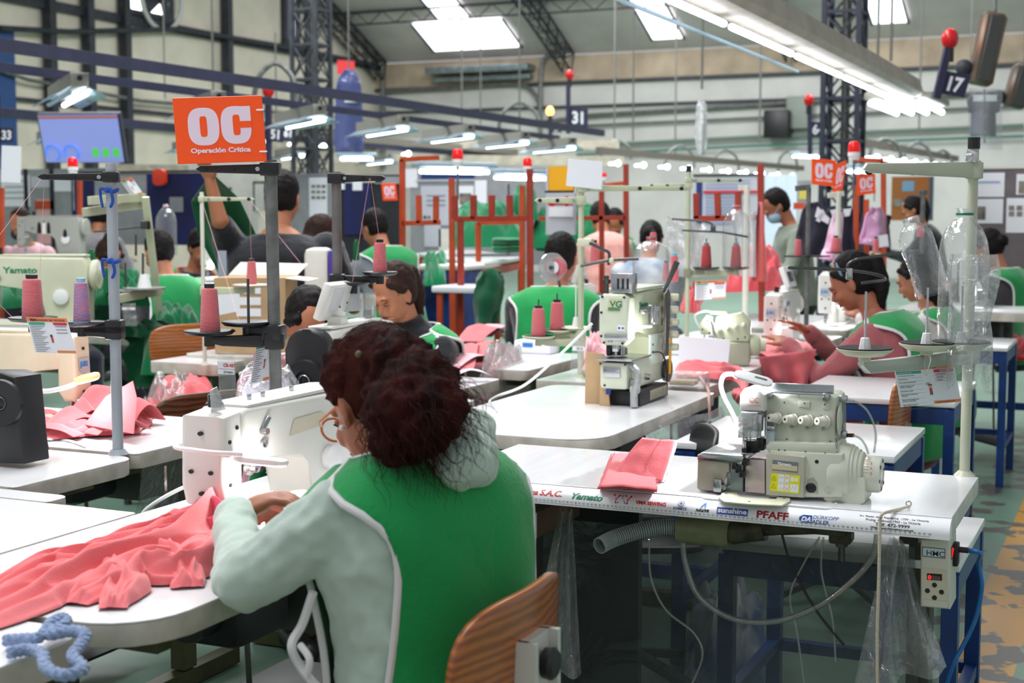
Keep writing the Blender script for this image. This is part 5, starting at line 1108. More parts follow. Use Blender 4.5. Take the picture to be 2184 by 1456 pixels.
# ================================================================ THREAD STANDS
GL=180+24
def conept(base,ang,L,z): return V((base[0]+cos(R(ang))*L,base[1]+sin(R(ang))*L,z))
b=on(252,968,.76)
S1=stand('pale grey pole with black arms and blue cloth ties on the left table',(b.x,b.y),1.53,mat('pale_grey_pole',(168,176,184),rough=.4,var=.05),.0145,BLK,1.5,[(GL+8,.175,.035,.022)],[(GL,.217,0),(GL,.087,-.012)],1.10,cap=False,restr=.062)
tie(S1,.70,mat('blue_tie_cloth',(40,80,170),rough=.9)); tie(S1,.515,mat('blue_tie_cloth',()))
cone('tall pink thread cone on the left photo edge, on the pale grey pole stand',conept((b.x,b.y),GL,.217,1.119),.112,.028,.024)
cone('pink and blue mottled thread cone on the pale grey pole stand',conept((b.x,b.y),GL,.087,1.107),.115,.022,.0175,YARN2,mat('sky_tip',(140,200,228)))
m_=MB(); q=conept((b.x,b.y),GL,.087,1.107); m_.lathe([(.0222,0),(.0222,.009)],q,n=24); m_.obj('cone_base_ring',mat('sky_tip',()),label='sky blue plastic ring under the mottled thread cone',cat='ring')
A=at(95,372,3.74); thread('pink thread running from the black guide arm down to the tall pink cone',[A,at(85,590,3.74)]); thread('pink thread slanting down left from the black guide arm tip',[A,at(0,500,3.6)])
thread('pink thread from the tall cone down to the beige machine',[at(0,650,3.7),at(62,712,4.0)])
b2=at(592,1007,3.49); b2.z=.76
S2=stand('grey steel pole with black arms carrying the big orange OC board',(b2.x,b2.y),1.53,GALV,.0158,BLK,1.5,[(GL,.17,.022,.026)],[(GL+6,.158,-.012),(GL-12,.07,.008)],1.10,cap=False,restr=.062,lean=(-.012,.004))
cone('pink thread cone on black plate left of the OC board pole',conept((b2.x,b2.y),GL+6,.158,1.106),.115,.0245,.0195)
m_=MB(); q=conept((b2.x,b2.y),GL-12,.07,1.12); m_.cyl(q,q+V((0,0,.12)),.0035,n=8); m_.obj('spool_pin',DSTEEL,label='bare brown spool pin on the plate beside the OC board pole',cat='spool pin')
b3=at(722,800,4.5); b3.z=.76
S3=stand('rusty grey pole with black arms right of the OC board, above the red haired head',(b3.x,b3.y),1.53,mat('rusty_pole',(118,118,118),rough=.5,metal=.3,col2=(92,70,60),vscale=7),.0155,BLK,1.5,[(24-10,.15,.02,.026)],[(24,.135,.0),(24,.05,-.03)],1.19,cap=False,restr=.055)
cone('pink thread cone above the woman in the black turtleneck',conept((b3.x,b3.y),24,.135,1.213),.098,.0225,.0185)
thread('pink thread rising from the cone above the turtleneck woman to the black arm',[conept((b3.x,b3.y),24,.135,1.31),at(790,380,4.45)]); thread('pink thread slanting from the black arm tip down toward the hidden machine',[at(788,380,4.45),at(752,600,4.4)])
b4=on(437,778,.76); S4=stand('white slim stand left of the OC board pole',(b4.x,b4.y),1.49,mat('white_pole',(222,220,208),rough=.4),.0085,GREENCREAM,1.5,[(24,.21,.03,.02)],[(24,.205,0)],1.075,cap=False,restr=.08,restm=mat('pale_plate',(190,176,160),rough=.4))
cone('small pink thread cone in front of the cardboard box',conept((b4.x,b4.y),24,.205,1.102),.1,.0225,.018)
thread('pink thread from the white slim stand arm to the small pink cone',[conept((b4.x,b4.y),24,.2,1.46),conept((b4.x,b4.y),24,.205,1.21)])
thread('brown thread slanting from the white slim stand arm to the right',[conept((b4.x,b4.y),24,.2,1.46),at(660,585,5.6)])
thread('pale thread falling from the raised arm to the pink cone',[at(428,420,6.0),at(515,700,4.2)])
b5=on(1238,806,.76); S5=stand('cream thread stand on the centre table with a paper sheet on top',(b5.x,b5.y),1.525,GREENCREAM,.0115,GREENCREAM,1.5,[(24+10,.42,.028,.026),(24+185,.17,.075,.028)],[(GL+5,.165,-.03),(GL-25,.10,-.01),(GL-70,.05,.0)],.93,restr=.062,restm=CREAM)
for (aa,L,dz,lab) in((GL+5,.165,-.03,'left of two pink cones at centre beside the display machine'),(GL-25,.10,-.01,'right of two pink cones at centre beside the display machine')):
    c=conept((b5.x,b5.y),aa,L,.93+dz+.019); m_=MB(); m_.lathe([(0,0),(.055,.002),(.058,.008),(.0,.004)],c,n=28); m_.obj('foam_disc',BLKM,label='black foam disc under the '+lab,cat='foam disc'); cone(lab.replace('two pink cones','the two pink thread cones'),c+V((0,0,.006)),.112,.0285,.0235)
    m_=MB(); m_.cyl(c+V((0,0,.11)),c+V((0,0,.15)),.003,n=6); m_.obj('spool_pin',DSTEEL,label='spool pin tip above the '+lab,cat='spool pin')
c=conept((b5.x,b5.y),GL-70,.05,.955); m_=MB(); m_.lathe([(.016,0),(.009,.04),(0,.041)],c,n=10); m_.cyl(c+V((0,0,.03)),c+V((0,0,.17)),.003,n=6); m_.obj('spool_holder',WPLA,label='empty white spool holder with pin right of the two centre cones',cat='spool holder')
def sheetof(name,lab,cat,px,D,m=PAPER,th=.002,grp=None):
    p=[at(x,y,D) if not isinstance(D,(tuple,list)) else at(x,y,D[i]) for i,(x,y) in enumerate(px)]
    n_=(p[1]-p[0]).cross(p[3]-p[0]).normalized()*th
    m_=MB(); m_.add(p,[(0,1,2,3)],False); m_.add([q+n_ for q in p],[(3,2,1,0)],False); m_.add(p+[q+n_ for q in p],[(0,4,5,1),(1,5,6,2),(2,6,7,3),(3,7,4,0)],False)
    o=m_.obj(name,m); 
    if lab: tag(o,lab,cat,grp)
    return o
sheetof('paper_sheet','greyish paper sheet in a clear sleeve on top of the centre cream stand','paper',[(1207,396),(1283,404),(1285,344),(1212,338)],5.5)
t=thing('guide_rod','bent dark guide rod on the centre cream stand reaching toward the clear bottle','rod',(0,0,0))
m_=MB(); m_.tube(spline([at(1257,518,5.4),at(1285,532,5.4),at(1299,540,5.4),at(1298,565,5.4)],4),.006,8); m_.tube(spline([at(1238,567,5.4),at(1300,555,5.4),at(1362,552,5.4)],4),.006,8); m_.obj('rod',DSTEEL,t)
m_=MB(); m_.rbox(at(1249,517,5.45),(.06,.03,.03),.004); m_.rbox(at(1305,555,5.4),(.02,.02,.02),.003); m_.obj('rod_clamp',CREAM,t)
b6=at(1465,700,6.5); b6.z=.76; S6=stand('cream thread stand behind the flatlock machine holding two salmon cones',(b6.x,b6.y),1.60,GREENCREAM,.0105,GREENCREAM,1.5,[(24+6,.25,.05,.02),(24+185,.18,.075,.022)],[(24,.085,0),(24,.22,0)],1.13,restr=.06)
for L,lab in((.085,'salmon thread cone left of the bottle covered one'),(.22,'salmon thread cone standing inside the clear bottle')): cone(lab,conept((b6.x,b6.y),24,L,1.153),.105,.0245,.019,mat('salmon_yarn',(206,84,88),rough=.9,bump=.8,bscale=70,stretch=(1,1,9)),mat('tip_grey',(120,122,124)),pin=.03)
bottle('clear cut bottle over a salmon cone behind the small overlock machine',conept((b6.x,b6.y),24,.22,1.155),.285,.062,.016,RED,dent=.02,seed=2)
t=thing('guide_rod','dark bent guide rods crossing in front of the rear cream stand','rod',(0,0,0))
m_=MB(); m_.tube(spline([at(1433,467,6.4),at(1500,472,6.4),at(1520,480,6.4),at(1521,495,6.4)],4),.005,8); m_.tube([at(1455,491,6.4),at(1540,495,6.4),at(1595,505,6.4)],.005,8); m_.rbox(at(1521,488,6.4),(.02,.02,.03),.003); m_.obj('rod',DSTEEL,t)
bottle('clear bottle with red neck ring behind the flatlock machine',at(1388,612,5.7),.20,.073,.018,RED,cap=mat('cap_grey',(150,140,140),alpha=.8),dent=.015,seed=6)
def simplestand(lab,px,py0,py1,D,r,m,armpx=None,coner=None):
    a=at(px,py0,D); z0=min(.8,at(px,py1,D).z); t=thing('thread_stand',lab,'thread stand',(a.x,a.y,z0))
    m_=MB(); m_.cyl((0,0,0),(0,0,a.z-z0),r,n=12); m_.obj('pole',m,t)
    for (x0,y0,x1,y1) in armpx or []:
        m_=MB(); m_.bar(at(x0,y0,D)-V((a.x,a.y,z0)),at(x1,y1,D)-V((a.x,a.y,z0)),.014,.028); m_.obj('guide_arm',m,t)
    for (x,y,w) in coner or []:
        m_=MB(); m_.lathe([(0,0),(w*D/FP,.004),(w*D/FP,.01),(0,.006)],at(x,y,D)-V((a.x,a.y,z0)),n=20); m_.obj('cone_rest_plate',BLK,t)
    return t
def pcone(lab,px,py,w,h,D,m=None,tip=BLK): return cone(lab,at(px,py,D),h*D/FP,w*D/FP/2,w*D/FP/2*.8,m or YARN,tip)
TPG=mat('tip_grey',())
simplestand('white slim stand seen through the clear bag near the rack',1593,396,640,7.6,.016,mat('white_pole',()),[(1575,400,1600,400)])
simplestand('grey slim stand left of the orange OC boards',1725,400,650,7.2,.012,GALV,[(1696,402,1728,399)],[(1702,549,30),(1745,549,25)])
pcone('pink thread cone beside the grey slim stand, left of the hanging aprons',1702,547,17,38,7.2)
simplestand('cream slim stand with white ribbons between the hanging aprons',1789,410,560,7.8,.014,mat('white_pole',()),[(1765,417,1800,412)],[(1783,541,22)])
pcone('wide pink thread cone in front of the hanging navy apron',1783,539,24,33,7.8)
simplestand('grey slim stand right of the hanging pink apron',1969,408,520,8.2,.013,GALV,[(1960,412,1978,410)])
pcone('pink thread cone at right behind the crumpled bottle',1963,505,16,26,8.2)
pcone('small pink cone seen behind the pink apron',1868,538,14,30,8.4)
pcone('pink cone with turquoise tip in front of the clear hanging bag',1438,600,19,56,6.1,tip=mat('turq_tip',(70,190,200)))
pcone('tilted pink cone seen above the red ringed bottle',1393,530,17,36,7.0)
pcone('tilted pink cone right of the centre cream stand pole',1268,562,20,46,5.9)
pcone('pink cone behind the red ringed bottle',1420,600,14,40,6.3)
pcone('green thread cone at left behind the pale grey pole',196,580,19,45,7.2,YARNG,mat('tip_green',(20,100,60)))
pcone('dark green cone just right of the pale grey pole',229,625,17,50,6.5,YARNG,mat('tip_green',()))
pcone('green thread cone beside the woman in blue at left of the rusty pole',760,555,14,40,7.2,YARNG,mat('tip_green',()))
for k,(px,w) in enumerate(((84,9),(104,8))): pcone(('left','right')[k]+' black thread cone on the stand before the masked woman in pink',px,498,w,22,10.2,mat('black_yarn',(22,22,26),rough=.9))
pcone('white thread cone between the two black ones',94,498,10,24,10.2,mat('white_yarn',(226,222,216),rough=.9))
pcone('black thread cone left of the woman with hair bun',139,506,9,15,10.2,mat('black_yarn',()))
# leaning cream stand at left
t=thing('thread_stand','leaning cream thread stand with rules card on top, at left','thread stand',at(343,697,7.1)); o_=V(t.location)
m_=MB(); m_.bar((0,0,0),at(310,420,6.9)-o_,.034,.02); m_.obj('pole',GREENCREAM,t)
for n_,(x0,y0,x1,y1) in enumerate(((308,421,190,428),(304,436,178,453),(345,620,235,640))):
    m_=MB(); m_.bar(at(x0,y0,6.95)-o_,at(x1,y1,6.6)-o_,.02,.04); m_.obj('guide_arm' if n_<2 else 'rest_arm',GREENCREAM,t)
for (x,y) in((308,618),(270,622)):
    m_=MB(); c=at(x,y,6.8)-o_; m_.lathe([(0,0),(.1,.004),(.1,.012),(0,.008)],c,n=24); m_.obj('cone_rest_plate',mat('plate_grey',(150,150,148),rough=.3),t)
m_=MB(); c=at(308,616,6.8)-o_; m_.lathe([(.035,0),(.02,.07),(0,.07)],c,n=10); m_.obj('spool_holder',WPLA,t)
for (x,y0,y1) in((268,560,622),(305,540,605),(290,545,500)): m_=MB(); m_.cyl(at(x,y1,6.8)-o_,at(x,y0,6.8)-o_,.006,n=6); m_.obj('spool_pin',DSTEEL,t)
m_=MB(); m_.bar(at(318,482,6.9)-o_,at(200,494,6.7)-o_,.008); m_.rbox(at(310,480,6.9)-o_,(.04,.03,.04),.004); m_.obj('guide_rod',DSTEEL,t)
def minicard(lab,px,D):
    t=thing('rules_card',lab,'sign card',(0,0,0)); p=[at(x,y,D) for x,y in px]; ux=p[1]-p[0]; uy=p[3]-p[0]; n_=ux.cross(uy).normalized()
    def q(a,b,c,d,e,m,nm): m_=MB(); f=[p[0]+ux*x+uy*y+n_*e for x,y in((a,b),(c,b),(c,d),(a,d))]; m_.add(f+[v-n_*.001 for v in f],[(0,1,2,3),(7,6,5,4),(0,4,5,1),(1,5,6,2),(2,6,7,3),(3,7,4,0)],False); return m_.obj(nm,m,t)
    q(0,0,1,1,0,PAPER,'card_sheet'); q(0,.88,1,1,.001,mat('card_orange',(226,138,86),rough=.5),'orange_header'); q(.55,.01,1,.08,.001,mat('card_orange',()),'orange_footer'); q(.03,.79,.42,.86,.001,mat('card_green',(60,166,138)),'green_heading'); q(.63,.79,.96,.86,.001,mat('card_red',(206,44,66)),'red_heading')
    s=uy.length
    if s>.08:
        text('TDV',s*.09,p[0]+ux*.08+uy*.895+n_*.002,ux,uy,BLKP,t,bold=.0004); text('NORMAS DE TEXTILES',s*.07,p[0]+ux*.24+uy*.9+n_*.002,ux,uy,mat('brown_print',(120,60,30)),t,sx=1.1)
    ln=MB()
    for k in range(15):
        y=.74-.05*k
        f=[p[0]+ux*x+uy*yy+n_*.0015 for x,yy in((.04,y),(.40-.06*(k%3),y),(.40-.06*(k%3),y+.017),(.04,y+.017))]; ln.add(f,[(0,1,2,3)],False)
        if k<3: f=[p[0]+ux*x+uy*yy+n_*.0015 for x,yy in((.66,.74-.09*k),(.93,.74-.09*k),(.93,.76-.09*k),(.66,.76-.09*k))]; ln.add(f,[(0,1,2,3)],False)
    ln.obj('text_lines',GRYP,t); q(.48,.45,.53,.52,.002,mat('fig_hair',(90,40,30)),'figure_hair'); q(.485,.3,.53,.44,.002,mat('fig_red',(200,50,50)),'figure_shirt'); return t
minicard('rules card with orange header hanging below the mottled cone at left',[(76,752),(163,754),(143,683),(55,676)],3.62)
minicard('rules card seen edge on beside the OC board pole',[(534,819),(582,808),(584,728),(548,726)],3.55)
minicard('small rules card on top of the leaning cream stand',[(280,418),(305,412),(292,374),(256,384)],6.9)
minicard('rules card on the rear stand above the small overlock machine',[(1482,640),(1548,636),(1549,594),(1482,600)],6.2)
# clear tag bags
def tagbag(lab,px,D,txt,tcol,sub=None):
    t=thing('tag_bag',lab,'plastic bag',(0,0,0)); p=[at(x,y,D) for x,y in px]; ux=p[1]-p[0]; uy=p[3]-p[0]; n_=ux.cross(uy).normalized()
    m_=MB(); m_.grid(lambda u,v: p[0]+ux*u+uy*v+n_*(.006*sin(PI*u)+.003*noise.noise(V((u*3,v*5,1)))),10,20); m_.obj('sleeve',CLEARM,t)
    def q(b,d,m,nm,e=.009): m_=MB(); f=[p[0]+ux*x+uy*y+n_*e for x,y in((0.02,b),(.98,b),(.98,d),(.02,d))]; m_.add(f,[(0,1,2,3)],False); o=m_.obj(nm,m,t); return o
    q(.70,.82,PAPER,'label_strip')
    h=uy.length
    text(txt,h*.085,p[0]+ux*.35+uy*.73+n_*.0102,ux,uy,tcol,t,bold=.0002,sx=.8)
    if sub: q(.60,.685,PAPER,'label_strip'); text(sub,h*.05,p[0]+ux*.35+uy*.62+n_*.0102,ux,uy,BLKP,t,sx=.9)
    return t
tagbag('clear bag with CR-437 tag hanging beside the cone plate at the OC pole',[(468,868),(505,870),(510,746),(464,748)],3.5,'CR-437',REDP,'27Y4R22')
tagbag('clear tag bag hanging behind the pale grey pole',[(264,695),(293,695),(294,642),(260,646)],6.6,'75-10',REDP)
tagbag('pinkish clear tag bag hanging by the centre cream stand',[(1214,805),(1240,806),(1243,728),(1222,722)],5.3,'75-13',mat('faded_print',(150,130,130)))
sheetof('paper_sheet','white handwritten sheet hung from the rusty pole','paper',[(722,666),(770,662),(767,605),(721,606)],4.5,mat('paper_grey',(206,208,214)))
t=thing('tag_bag','clear bag holding a yellow note, hanging behind the rusty pole','plastic bag',(0,0,0)); o=sheetof('sleeve',None,None,[(766,680),(803,678),(802,624),(766,626)],4.48,CLEARM); o.parent=t; o=sheetof('yellow_note',None,None,[(780,650),(802,652),(801,628),(779,630)],4.5,mat('note_yellow',(216,206,168))); o.parent=t
sheetof('paper_sheet','white paper hanging behind the pink cone left of the OC pole','paper',[(466,672),(512,663),(511,626),(462,628)],5.6,PAPER)
# ================================================================ ORANGE OC BOARDS
def oc_board(lab,px,D,fine=False,cut=0):
    t=thing('oc_sign',lab,'sign',(0,0,0)); p=[at(x,y,D) for x,y in px]; ux=p[1]-p[0]; uy=p[3]-p[0]; n_=ux.cross(uy).normalized()
    W=ux.length;H=uy.length; u=ux.normalized();v=uy.normalized()
    m_=MB(); m_.slab([(0,0),(W,0),(W,H),(0,H)],p[0]-n_*.004,u,v,.004,.001,1); m_.obj('board',SIGNO,t)
    def shp(poly,e,m,nm): m_=MB(); m_.prism([(x*W,y*H) for x,y in poly],p[0]+n_*e,u,v,.0003); return m_.obj(nm,m,t)
    def egg(x0,x1,y0,y1,n=30,k=2.8): return [((x0+x1)/2+(x1-x0)/2*abs(cos(a))**(2/k)*(1 if cos(a)>0 else -1),(y0+y1)/2+(y1-y0)/2*abs(sin(a))**(2/k)*(1 if sin(a)>0 else -1)) for a in[2*PI*i/n for i in range(n)]]
    shp(egg(.15,.50,.27,.84),.0003,SIGNL,'letter_O'); shp(egg(.285,.365,.40,.71,24,5),.0008,SIGNO,'letter_O_counter')
    shp(egg(.52,.86,.28,.85)[:],.0003,SIGNL,'letter_C'); shp([(.71,.845),(.86,.845),(.86,.62),(.80,.62)],.00032,SIGNL,'letter_C_serif'); shp(egg(.655,.735,.41,.72,24,5),.0008,SIGNO,'letter_C_counter'); shp([(.70,.62),(.87,.62),(.87,.52),(.70,.52)],.0009,SIGNO,'letter_C_gap'); 
    text('Operación Crítica',H*.1,p[0]+u*(W*.16)+v*(H*.16)+n_*.0006,u,v,SIGNL,t,bold=.0006 if fine else .001,sx=W*.72/(H*.1*7.9))
    if fine:
        for y in(.15,.78): m_=MB(); m_.rbox(p[0]+u*(W*.97)+v*(H*y)+n_*.002,(.022,.004,.004),.001); m_.obj('zip_tie',WPLA,t)
    return t
oc_board('large orange OC board fixed to the grey steel pole at upper left',[(379,350),(569,344),(557,199),(367,209)],3.47,True)
oc_board('small orange OC board beside the orange rack, right of the rusty pole',[(817,428),(848,427),(846,389),(813,391)],9.5)
oc_board('left of the three orange OC boards at right, facing forward',[(1731,393),(1783,398),(1783,338),(1731,337)],8)
oc_board('narrow turned orange OC board between the other two at right',[(1775,412),(1797,404),(1796,352),(1784,350)],8.3)
oc_board('right of the three orange OC boards at right, lower than the others',[(1829,417),(1868,412),(1866,372),(1827,374)],8.6)
# numbered navy boards on hanging posts
def numsign(lab,px,D,s,pole=None,bulb=None,lit=False):
    t=thing('number_sign',lab,'sign',(0,0,0)); p=[at(x,y,D) for x,y in px]; ux=p[1]-p[0]; uy=p[3]-p[0]; n_=ux.cross(uy).normalized(); W=ux.length;H=uy.length;u=ux.normalized();v=uy.normalized()
    SN=mat('sign_navy',(36,34,66),rough=.5)
    m_=MB(); m_.slab([(0,0),(W,0),(W,H),(0,H)],p[0]-n_*.02,u,v,.02,.002,1); m_.obj('board',SN,t)
    ob=text(s,H*.85,p[0]+u*(W*.5)+v*(H*.2)+n_*.002,u,v,STKW,t,bold=H*.03,align='CENTER',sx=.85)
    if pole: m_=MB(); m_.bar(at(pole[0],pole[1],D),at(pole[2],pole[3],D),.05,.05); m_.obj('post',SN,t)
    if bulb:
        c=at(bulb[0],bulb[1],D); m_=MB(); m_.ell(c,(.06,.06,.075)); m_.obj('lamp_bulb',mat('amber_lit',(255,170,90),emit=5,ecol=(255,170,80)) if lit else RED,t)
        m_=MB(); m_.cyl(c-V((0,0,.16)),c-V((0,0,.06)),.03,n=10); m_.obj('lamp_socket',BLK,t)
    return t
numsign('navy number 17 board hanging at upper right with red bulb above',[(1998,198),(2057,208),(2063,158),(2012,150)],10.2,'17',(1997,210,2022,100),(2026,83))
numsign('navy number 31 board with red bulb on top at upper centre',[(1214,270),(1254,272),(1257,232),(1214,229)],20,'31',(1212,285,1212,180),(1215,160))
numsign('navy number 51 board partly behind the big OC board',[(570,300),(604,304),(605,268),(572,268)],14,'51',(573,350,572,200),(572,193))
numsign('small navy number 61 board just right of number 51',[(604,296),(624,298),(626,268),(606,270)],18,'61')
numsign('navy number 64 board partly hidden behind the right lattice tower',[(1728,292),(1760,293),(1760,260),(1729,259)],17,'64',(1728,330,1727,225),(1725,214))
numsign('navy number 33 board at the left photo edge',[(0,303),(27,303),(28,270),(1,272)],12,'33',(-8,330,-8,200))
numsign('small navy board below the lit amber bulb left of number 31',[(1174,280),(1198,283),(1198,272),(1175,270)],22,'39',(1174,290,1174,245),(1173,237),True)
# red beacon lamps
def beacon(lab,px,py,D,w=26):
    s=w*D/FP; c=at(px,py,D); t=thing('beacon_lamp',lab,'beacon lamp',c-V((0,0,s*1.1)))
    m_=MB(); m_.lathe([(s*.46,s*.6),(s*.5,s*.7),(s*.46,s*1.3),(s*.3,s*1.5),(0,s*1.55)],n=24); m_.obj('red_dome',mat('beacon_red',(214,16,24),rough=.1,emit=.25,ecol=(255,20,20)),t)
    m_=MB(); m_.lathe([(0,0),(s*.42,0),(s*.42,s*.2),(s*.5,s*.3),(s*.5,s*.62),(0,s*.62)],n=24); m_.obj('white_base',WPLA,t)
    m_=MB(); m_.cyl((0,0,-.22),(0,0,0),s*.1); m_.obj('post',GALV,t); return t
beacon('red beacon lamp above the orange rack, left of centre',976,328,9.5,24); beacon('red beacon lamp on the tall orange rack post right of centre',1125,345,9.5,20); beacon('red beacon lamp in front of the hanging screen',155,345,8.5,22); beacon('red beacon lamp beside the right lattice tower',1822,312,8.5,26)
beacon('small red beacon behind the paper sheet on the centre stand',1288,372,14,12); beacon('small red beacon just above the right arm of the front stand',1866,360,12,12)
# ================================================================ ORANGE RACKS
def rack(lab,D,bars,th=.032,m=ORNG,rz=0):
    t=thing('garment_rack',lab,'rack',at(bars[0][0],728,D)*V((1,1,0))); o_=V(t.location); Y=o_.y
    for (x0,y0,x1,y1) in bars:
        a=ony(x0,y0,Y)-o_; b=ony(x1,y1,Y)-o_
        if b.z+o_.z<0: b.z=-o_.z
        m_=MB(); m_.bar(a,b,th,th); m_.obj('upright' if abs(x1-x0)<abs(y1-y0) else 'crossbar',m,t)
    return t
rack('orange comb rack left of the white topped table',9.6,[(858,340,860,840),(855,340,935,336),(860,476,938,474),(893,416,894,476),(930,418,930,476),(963,380,967,840)])
rack('tall dark orange comb rack in front of the white topped table',8.6,[(982,468,985,860),(970,467,1132,465),(970,416,970,467),(1010,416,1010,467),(1049,416,1049,467),(1087,416,1088,467),(1130,360,1132,860)],m=mat('dark_orange',(166,52,30),rough=.5,var=.15))
rack('orange frame inside the green garment shelves',10.2,[(1020,475,1022,850),(1020,475,1110,473),(1114,395,1113,850)])
rack('dark orange rack behind the pink shirted person',10.5,[(1283,408,1284,840),(1150,466,1335,464),(1175,416,1175,466),(1208,416,1208,466),(1335,350,1338,840)],m=mat('dark_orange',()))
rack('thin orange frame behind the pink shirted person',12,[(1290,395,1334,390),(1334,390,1336,840)])
rack('tall orange post with pink cloth, left of the masked standing man',8.2,[(1622,350,1627,900),(1480,466,1625,464),(1485,412,1486,466),(1530,410,1532,466),(1574,408,1575,466)],m=mat('dark_orange',()))
rack('orange frame behind the OC boards',9.6,[(1826,395,1829,900),(1820,340,1884,343),(1884,343,1886,900),(1848,425,1849,900)])
rack('orange post in front of the blue curtain at left',11,[(170,370,172,860)])
rack('orange post at the left photo edge',10,[(3,400,3,900)])
# inspection table with orange legs
A_=on(1020,563,1.056);Bp=on(1120,547,1.056);Cp=on(885,540,1.056); Dp=Bp+Cp-A_
t=thing('inspection_table','white topped inspection table with orange legs behind the turtleneck woman','table',(A_.x,A_.y,0)); o_=V((A_.x,A_.y,0))
m_=MB(); 
f=[v-o_ for v in(A_,Bp,Dp,Cp)]; m_.slab([(v.x,v.y) for v in f],(0,0,1.03),(1,0,0),(0,1,0),.026,.002); m_.obj('tabletop',WHT,t)
for v in f:
    v=V((v.x*.94+f[2].x*.03,v.y*.94+f[2].y*.03,0)); m_=MB(); m_.bar(v,v+V((0,0,1.03)),.045,.045); m_.obj('leg',ORNG,t)
for i in range(4):
    a=f[i]*1;b=f[(i+1)%4]*1; a.z=b.z=1.0; m_=MB(); m_.bar(a*.97+f[2]*.015,b*.97+f[2]*.015,.04,.05); m_.obj('apron',ORNG,t)
    a.z=b.z=.35; m_=MB(); m_.bar(a,b,.03,.03); m_.obj('stretcher',ORNG,t)
# ================================================================ CLOTH
def bil(c,u,v): return c[0]*(1-u)*(1-v)+c[1]*u*(1-v)+c[2]*u*v+c[3]*(1-u)*v
def heap(name,lab,cat,m,corners,H,seed=0,f=2.2,n=54,edge=.06,grp=None,sub=True,base=.25,kind=None):
    c=[V(p) for p in corners]; L=((c[1]-c[0]).length+(c[3]-c[0]).length)/2
    def fn(u,v):
        e=(max(0,1-abs(2*u-1)**3.5)*max(0,1-abs(2*v-1)**3.5))**.5
        p=bil(c,u,v); q=V((u*f+seed*3.1,v*f+seed*1.7,seed))
        w=noise.noise_vector(q*1.1)
        ab=lambda x: math.sqrt(x*x+.012)
        s1=1.1-ab(noise.noise(q*1.3+w*.9))*2.4; s2=1.1-ab(noise.noise(q*2.6+w*1.3+V((7,0,0))))*2.2
        h=e*(base+.55*max(0,s1)+.28*max(0,s2))*H
        d=noise.noise_vector(V((u*3+seed,v*3,seed*2)))*edge*L
        return p+V((d.x,d.y,0))*(1 if e<.3 else .6)+V((0,0,h+.002))
    m_=MB(); m_.grid(fn,n,n); o=m_.obj(name,m,label=lab,cat=cat,group=grp,kind=kind)
    if sub: subs(o,1)
    return o
def drape(name,lab,cat,m,path,widths,heights,seed=0,folds=3,nn=70,vn=40,grp=None,side=None,rag=.1,amp=1,more=None):
    P=spline([p for p in path],12); W=[];Hh=[]
    k=len(P)
    def itp(a,t): x=t*(len(a)-1); i=min(int(x),len(a)-2); return a[i]*(1-(x-i))+a[i+1]*(x-i)
    def fn(u,v):
        x=v*(k-1); i=min(int(x),k-2); fr=x-i; p=P[i].lerp(P[i+1],fr); tg=(P[min(i+2,k-1)]-P[max(i-1,0)]).normalized()
        s_=V(side) if side else tg.cross(V((0,0,1)))
        if s_.length<.05: s_=V((1,0,0))
        s_.normalize(); up=s_.cross(tg).normalized()
        if up.z<-.1 : up=-up
        w=itp(widths,v); h=itp(heights,v); a=2*u-1
        w*=1+rag*noise.noise(V((v*5+seed,a*1.0,seed)))*2
        env=max(0,1-a*a)**.5; ph=folds*a*PI+2.6*noise.noise(V((v*3.2+seed,a*.8,3)))*2
        fo=.5+.5*sin(ph); fo2=1-abs(noise.noise(V((a*2.2+seed,v*4.5,seed*2))))*2.5
        ends=min(1,min(v,1-v)*14+.15)
        return p+s_*(a*w/2)+up*(h*env*ends*(.35+.45*fo**.8*amp+.3*max(0,fo2))+.002)
    m_=more or MB(); m_.grid(fn,vn,nn)
    if lab is None: return m_
    o=m_.obj(name,m,label=lab,cat=cat,group=grp); subs(o,1); return o
def fold(lab,name,cat,m,p0,p1,w,arch,seed=0,th=.002,grp=None,twist=0,crease=.5):
    """one cut piece lying with a soft fold"""
    p0=V(p0);p1=V(p1);d=(p1-p0);s_=d.cross(V((0,0,1))).normalized()
    def fn(u,v):
        h=arch*(1-abs(2*v-1)**1.6)+arch*.25*noise.noise(V((u*2+seed,v*3,seed)))*sin(PI*v)
        wv=w*(1+.08*sin(5*v+seed)); return p0+d*v+s_*(u-.5)*wv+V((0,0,.003+max(0,h)*(1-crease*abs(2*u-1-.3*sin(seed)))))+s_*twist*(v-.5)
    m_=MB(); m_.grid(fn,12,22); o=m_.obj(name,m,label=lab,cat=cat,group=grp); solid(o,th,1); subs(o,1); return o
PINKA=cloth('pink_front_fabric',(232,118,122))
# garment under the foreground woman's hands
Z=.762
mg=drape('x',None,'',None,[on(-60,1300,Z),on(90,1215,Z),on(200,1205,Z),on(300,1180,Z),on(395,1160,Z),on(450,1130,Z)],[.05,.07,.09,.11,.10,.06],[.02,.03,.045,.055,.07,.045],seed=11,folds=2.2,nn=110,vn=40,rag=.22,amp=1.0)
mg=drape('x',None,'',None,[on(150,1290,Z),on(210,1262,Z),on(290,1240,Z),on(360,1235,Z),on(425,1215,Z),on(470,1175,Z)],[.06,.09,.10,.09,.10,.07],[.02,.035,.05,.05,.055,.045],seed=17,folds=2.0,nn=110,vn=40,rag=.25,amp=1.0,more=mg)
mg=drape('x',None,'',None,[on(190,1185,Z),on(235,1225,Z),on(262,1262,Z),on(240,1300,Z)],[.07,.09,.08,.05],[.03,.05,.045,.02],seed=23,folds=1.3,nn=60,vn=36,rag=.25,amp=.7,more=mg)
